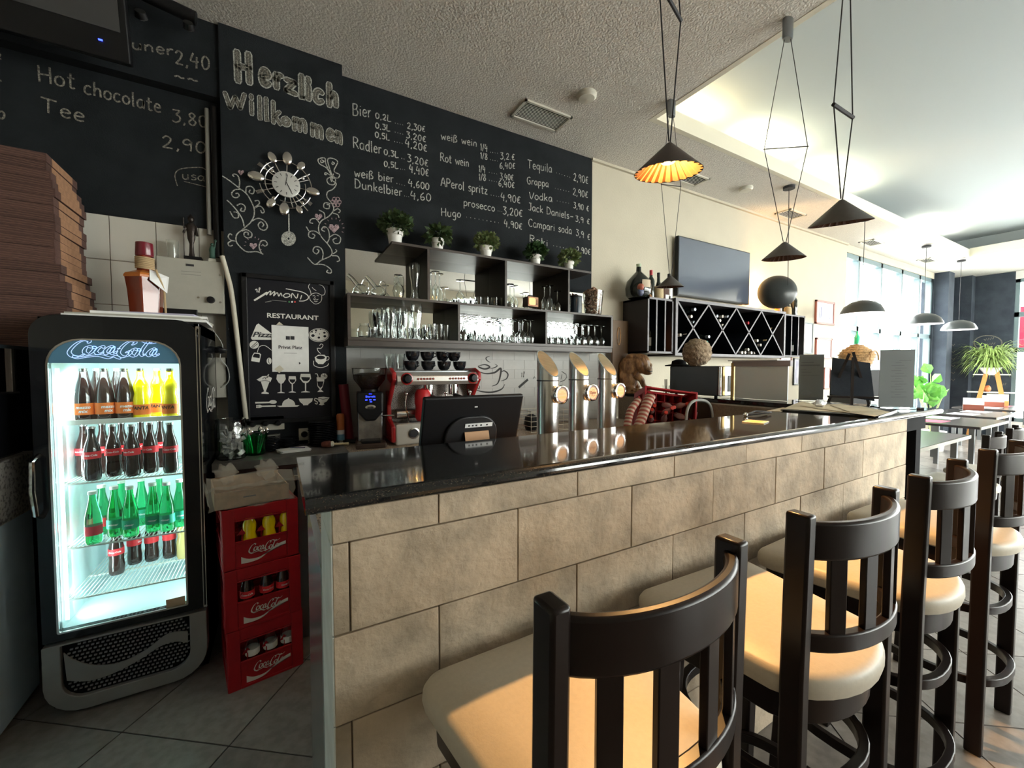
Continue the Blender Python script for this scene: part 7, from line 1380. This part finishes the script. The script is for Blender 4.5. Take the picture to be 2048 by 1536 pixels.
ds = thing('dome_pendant', 'dark dome lamp tilted against the wall beside the television', 'lamp', (0, 0, 0), group=None); pc_ = Vector((5.68, 2.93, 2.50)); rt_ = Euler((R(-72), R(-14), 0))
build('shade', MB().lathe([(.0, .13), (.06, .125), (.14, .10), (.2, .05), (.225, 0), (.22, 0), (.195, .045), (.135, .093), (0, .12)], 40), mat('satin_black_shade', ()), ds, loc=pc_, rot=Vector((-.80, -.58, .16)).to_track_quat('Z', 'Y').to_euler()); 
build('bulb', MB().sphere(pc_ + Vector((0, .05, 0)), .03, 12, 8), M_bulb, ds); build('cord', MB().tube([(5.13, 2.543, ZC - .02), pc_ + Vector((.0, -.13, .03))], .004, 6), M_ink, ds); build('canopy', MB().cyl((5.13, 2.543, ZC - .03), .06, .03, 20), M_ink, ds)
light('dome_light', 'POINT', pc_ + Vector((-.03, .13, .02)), 16, WARM, .03)
# ================================================================== BAR STOOLS
def outline(hw_f, hw_r, yf, yr, rc_, n=8):
    P = []
    for k in range(n): a = PI / 2 * k / (n - 1); P.append((hw_f - rc_ + rc_ * math.cos(a), yf - rc_ + rc_ * math.sin(a)))
    for k in range(n): a = PI / 2 + PI / 2 * k / (n - 1); P.append((-hw_f + rc_ + rc_ * math.cos(a), yf - rc_ + rc_ * math.sin(a)))
    for k in range(n * 2 + 1): a = PI + PI * k / (n * 2); P.append((hw_r * math.cos(a), (yr + hw_r * .62) + hw_r * .62 * math.sin(a)))
    return P
def pad(mb, P, levels, cy=0):
    m = len(P); vs = []
    for s, z in levels: vs += [(x * s, (y - cy) * s + cy, z) for x, y in P]
    n = len(levels); fs = [(i * m + k, i * m + (k + 1) % m, (i + 1) * m + (k + 1) % m, (i + 1) * m + k) for i in range(n - 1) for k in range(m)]
    c0 = len(vs); vs += [(0, cy, levels[0][1]), (0, cy, levels[-1][1])]; fs += [(c0, (k + 1) % m, k) for k in range(m)] + [(c0 + 1, (n - 1) * m + k, (n - 1) * m + (k + 1) % m) for k in range(m)]
    return mb.add(vs, fs, True)
def seat_chair(name, label, cat, H, top, rings, loc, rz=0, group=None, w=1.0, solid=False):
    """H seat height, top back height"""
    t = thing(name, label, cat, loc, rz, group); P = outline(.255 * w, .215 * w, .235, -.255, .05); b = MB()
    pad(b, P, ((.93, H - .06), (.985, H - .052), (1.0, H - .035), (.995, H - .018), (.97, H - .006), (.92, H), (.6, H + .004)), -.01); build('seat', b, M_seat, t)
    b = MB(); pad(b, P, ((.90, H - .125), (.91, H - .06), (.4, H - .06)), -.01); build('apron', b, M_wood, t, bev=.003)
    for s in (-1, 1):
        x = s * .198 * w; b = MB().strip([(x, -.19, 0), (x, -.19, H), (x * 1.0, -.195, top - .02), (x, -.195, top)], .032, .048, up=(0, 1, 0)); build('leg', b, M_wood, t, bev=.006)
        b = MB().strip([(s * .205 * w, .16, 0), (s * .175 * w, .13, H - .07)], .036, .036, up=(0, 1, 0)); build('leg', b, M_wood, t, bev=.004)
    def curve(hw, bul, z, n=22): return [(hw * math.sin(a) / math.sin(1.15), -.195 - bul * (math.cos(a) - math.cos(1.15)) / (1 - math.cos(1.15)), z) for a in np.linspace(-1.15, 1.15, n)]
    rh = (top - H) * .225; zc_ = top - .018 - rh / 2
    c_ = curve(.19 * w, .065, zc_); b = MB().strip(c_, .020, rh); o = build('top_rail', b, M_wood, t, bev=.006)
    zl_ = H + (top - H) * .24; c2 = curve(.19 * w, .065, zl_); build('lower_rail', MB().strip(c2, .022, .040), M_wood, t, bev=.004)
    for i in (-1.5, -.5, .5, 1.5):
        a = i * .46; x = .19 * w * math.sin(a) / math.sin(1.15); y = -.195 - .065 * (math.cos(a) - math.cos(1.15)) / (1 - math.cos(1.15))
        build('slat', MB().strip([(x, y, zl_ + .015), (x, y, zc_ - rh / 2 + .01)], .036, .014, up=(math.sin(a) * .8, -1, 0)), M_wood, t, bev=.002)
    for z_, rr in rings: build('foot_ring', MB().strip([(rr * w * 1.0 * math.copysign(abs(math.cos(a)) ** .8, math.cos(a)), -.02 + rr * math.copysign(abs(math.sin(a)) ** .8, math.sin(a)), z_) for a in np.linspace(0, 2 * PI, 41)], .022, .032), M_wood, t, bev=.003)
    return t
st1 = seat_chair('bar_stool', 'nearest dark wooden bar stool with beige seat, at the left of the bar', 'bar stool', .83, 1.195, ((.55, .20), (.27, .215)), (.505, .625, 0), group='dark bar stools along the bar')
for X, rz, l in ((1.16, -2, 'second dark bar stool from the left, partly behind the nearest'), (1.78, 2, 'third dark bar stool from the left, with beige seat'), (2.53, -1, 'fourth dark bar stool, furthest along the bar')): dup(st1, (X, .622, 0), R(rz), l)
# ================================================================== DINING AREA
def table(label, x0, x1, y0, y1, mats):
    t = thing('dining_table', label, 'table', ((x0 + x1) / 2, (y0 + y1) / 2, 0), group='dark dining tables'); a = (x1 - x0) / 2; c = (y1 - y0) / 2
    build('tabletop', MB().box(-a, a, -c, c, .718, .75), M_table, t, bev=.003); build('edge_band', MB().box(-a - .002, a + .002, -c - .002, -c + .01, .714, .75), M_boxgrey, t)
    for x in (-a + .12, a - .12):
        for y in (-c + .1, c - .1): build('leg', MB().box(x - .025, x + .025, y - .025, y + .025, 0, .718), M_dark_steel, t)
    for k, (x, y, m_) in enumerate(mats): tag(build('placemat', MB().box(-.21, .21, -.15, .15, 0, .002), m_, loc=(x, y, .7505)), 'rectangular %s placemat on the %s, %s' % ('pink' if m_ is M_pink else 'white', label.split(',')[0], ORD[k]), 'placemat', 'placemats on the dining tables')
table('nearest dark dining table, right behind the bar end', 5.09, 6.75, 1.38, 2.15, [(5.6, 1.98, M_pink), (6.3, 1.98, M_pink)])
table('second dark dining table with pink placemat', 7.75, 9.1, 1.5, 2.3, [(8.1, 2.05, M_pink), (8.75, 2.1, M_paper)])
table('third dark dining table, before the windows', 9.5, 10.8, 1.68, 2.5, [(9.8, 2.1, M_paper), (10.5, 2.1, M_paper)])
table('furthest dark dining table near the black wall', 11.4, 12.9, 1.8, 2.6, [(11.8, 2.2, M_paper), (12.5, 2.2, M_pink)])
ch = seat_chair('dining_chair', 'dark dining chair with curved back at the nearest table, closest to the bar', 'chair', .47, .93, (), (5.45, 1.18, 0), group='dark dining chairs')
for x, y, rz, l in ((6.25, 1.2, 4, 'dark dining chair at the nearest table, second along'), (8.1, 1.25, -3, 'dark dining chair at the second table, closest side'), (8.8, 1.33, 2, 'dark dining chair at the second table, second along'), (9.9, 1.45, 3, 'dark dining chair at the third table'), (10.6, 1.5, 0, 'dark dining chair at the third table, far side'), (12.0, 1.55, 0, 'dark dining chair at the furthest table'),
                    (5.6, 2.5, 180, 'dark chair against the wall side of the nearest table'), (8.4, 2.62, 176, 'dark chair on the window side of the second table'), (9.3, 2.85, 183, 'dark chair with its back to the windows'),
                    (7.2, -.3, 20, 'dark dining chair standing alone in the room behind the stools'), (9.2, -.2, -15, 'dark dining chair further back on the open floor')): dup(ch, (x, y, 0), R(rz), l)
for k, (px, py, z, hh, cm_, l) in enumerate(((1887, 843, .75, .20, mat('dull_brown_card', (.25, .2, .2), .7), 'brown sign card in a dark red holder nearest the bar end'), (1938, 820, .75, .22, M_paper, 'white menu card in a reddish wood block, second table'), (1950, 812, .75, .22, M_paper, 'white menu card in a wood block, behind the second'), (1982, 800, .75, .24, mat('cream_card', (.8, .7, .4), .7), 'white and yellow menu card in an orange wood block'))):
    q = atz(px, py, z); x = min(max(q.x, 5.4), 12.4); q = EYE + (q - EYE) * (x / q.x); q.z = z
    if k == 0: q = Vector((5.35, 1.9, z))
    t = thing('card_holder', l, 'card holder', (q.x, min(q.y, 2.2), .7505), R(-75)); s_ = (q - EYE).dot(FW) / FPX * 28
    build('wood_block', MB().box(-s_ / 2, s_ / 2, -.04, .04, 0, hh * .45), mat('red_wood_block', (.20, .05, .03), .5) if k < 3 else M_oak, t, bev=.004); build('card', MB().box(-s_ * .5, s_ * .5, -.01, .01, hh * .45, hh), cm_, t)
# plants, ladder shelf, basket
bl = thing('rubber_plant', 'large-leaved green plant standing by the windows', 'plant', (10.4, 2.62, 0)); build('pot', MB().lathe([(0, 0), (.16, 0), (.2, .36), (.17, .36), (.16, .30), (0, .3)], 24), M_pot, bl); random.seed(21)
stm = MB(); lf = None; tips = []
for k in range(9):
    a = random.uniform(0, 2 * PI); e = Vector((math.cos(a) * random.uniform(.15, .5), math.sin(a) * random.uniform(.1, .3), random.uniform(.8, 1.45))); stm.tube(smooth_path([Vector((0, 0, .3)), Vector((e.x * .3, e.y * .3, .65)), e], 4), .012, 6, r2=.005); tips += [e, e * .8 + Vector((.05, 0, .12)), e * .9 + Vector((-.1, .05, -.05))]
build('stems', stm, mat('pale_stem', (.3, .35, .15), .6), bl)
for k, e in enumerate(tips):
    b = MB(); L = .24; pts = [(0, 0, 0), (.08, L * .3, .02), (.085, L * .6, .02), (.0, L, -.02), (-.085, L * .6, .02), (-.08, L * .3, .02)]; b.add(pts, [(0, 1, 2, 3), (0, 3, 4, 5)], True)
    if lf is None: lf = build('leaf', b, M_leaf_bright, bl, loc=e); o = lf
    else: o = lf.copy(); COL.objects.link(o); o.location = e
    o.rotation_euler = (random.uniform(.5, 1.5), random.uniform(-.9, .9), random.uniform(.6, 3.4))
ld = thing('ladder_shelf', 'orange wooden A-frame stand with white shelves before the black wall', 'shelf stand', (13.14, 2.43, 0), R(-78)); w_ = .34
for s in (-1, 1): build('leg', MB().strip([(s * .30, -.05, 0), (s * .04, 0, 1.62)], .07, .03, up=(0, 1, 0)), M_oak, ld); build('leg', MB().strip([(s * .30, .28, 0), (s * .04, .04, 1.62)], .06, .03, up=(0, 1, 0)), M_oak, ld)
for z_, q in ((1.36, .26), (.98, .34), (.5, .4)): build('shelf_board', MB().box(-q, q, -.02, .24, z_, z_ + .02), M_print_white, ld)
fn = thing('spider_plant', 'bushy arching fern in white bowl on the ladder shelf', 'plant', (13.12, 2.45, 1.382)); build('bowl', MB().lathe([(0, 0), (.08, 0), (.17, .14), (.16, .14), (.1, .05), (0, .05)], 24), M_pot, fn)
random.seed(33); b = MB()
for k in range(420):
    a = random.uniform(0, 2 * PI); L = random.uniform(.3, .62); up_ = random.uniform(.2, .62); dr_ = random.uniform(.0, .45); d = Vector((math.cos(a), math.sin(a), 0)); q = [Vector((0, 0, .1)) + d * (L * t_) + Vector((0, 0, up_ * math.sin(t_ * 1.9) - dr_ * t_ * t_)) for t_ in (0, .3, .6, .85, 1)]
    n_ = Vector((-d.y, d.x, 0)); ws = [.012, .013, .011, .007, .001]; L_ = [p + n_ * w__ for p, w__ in zip(q, ws)]; R_ = [p - n_ * w__ for p, w__ in zip(q, ws)]; b.add(L_ + R_, [(i, i + 1, 6 + i, 5 + i) for i in range(4)], True)
build('foliage', b, noisy(mat('fern_green', (.30, .42, .12), .6), 6, .5), fn, kind='stuff')
fr_ = thing('orange_ornament', 'small orange ornament on the lower ladder shelf', 'ornament', (13.2, 2.5, 1.002)); build('body', MB().sphere((0, 0, .06), .06, 12, 8, 1, 1, 1, fn=lambda q: 1 + .2 * math.sin(5 * q.x)), mat('orange_clay', (.6, .2, .07), .6), fr_); build('head', MB().sphere((.08, 0, .10), .035, 10, 8), mat('orange_clay', ()), fr_)
bx_ = thing('black_pedestal', 'black square pedestal below the wicker basket', 'pedestal', (6.75, 2.45, 0), R(-35)); build('box', MB().box(-.2, .2, -.2, .2, 0, 1.48), M_black, bx_, bev=.005); build('white_socket', MB().box(.05, .2, -.202, -.2, .98, 1.14), M_print_white, bx_)
wk = thing('wicker_basket', 'domed wicker basket with handle on the black pedestal', 'basket', (6.75, 2.45, 1.481)); build('body', MB().lathe([(0, 0), (.13, 0), (.19, .18), (.195, .2), (.15, .27), (.07, .33), (0, .35)], 28), M_wicker, wk)
b = MB(); [b.tube([(r_ * math.cos(a), r_ * math.sin(a), z_) for a in np.linspace(0, 2 * PI, 25)[:-1]], .007, 6, closed=True) for r_, z_ in ((.135, .01), (.148, .05), (.163, .09), (.176, .13), (.19, .17), (.198, .2), (.178, .235), (.15, .27), (.11, .3), (.07, .33))]; build('woven_ring', b, M_wicker, wk)
build('handle', MB().tube([(.13 * math.cos(a), -.19, .13 + .12 * math.sin(a)) for a in np.linspace(0, PI, 13)], .008, 6), M_wicker, wk)
gbt = thing('green_bottle', 'bright green bottle top standing on the wicker basket', 'bottle', (6.75, 2.45, 1.83)); build('glass', MB().lathe([(0, 0), (.03, 0), (.03, .09), (.012, .13), (.012, .17), (0, .17)], 14), mat('bright_green_glass', (.05, .6, .3), .2), gbt)
# chalk doodles on the far black wall
def xwall(x, y): return atx(x, y, XE)
b = MB(); NX = Vector((-1, 0, 0))
b.ribbon([xwall(1976 + 28 * math.cos(a), 686 + 15 * math.sin(a)) for a in np.linspace(0, 6.6, 30)], .02, NX); 
for (x0_, y0_, x1_, y1_) in ((1968, 680, 1988, 676), (1970, 689, 1990, 687), (1985, 724, 2010, 716), (1990, 740, 2012, 733), (1986, 752, 2005, 748), (1995, 770, 2012, 768)): b.ribbon([xwall(x0_ + (x1_ - x0_) * k / 8, y0_ + (y1_ - y0_) * k / 8 + (2 if k % 2 else -2)) for k in range(9)], .014, NX)
build('chalk_writing', b, M_chalk_dim, WR)
b = MB()
for k in range(6): y_ = 690 + k * 14; b.ribbon([atx(1884 + j * 3.2, y_ + (2 if j % 2 else -2), 13.548) for j in range(9)], .014, NX)
build('chalk_writing', b, M_chalk_dim, bpy.data.objects['trim_1'])
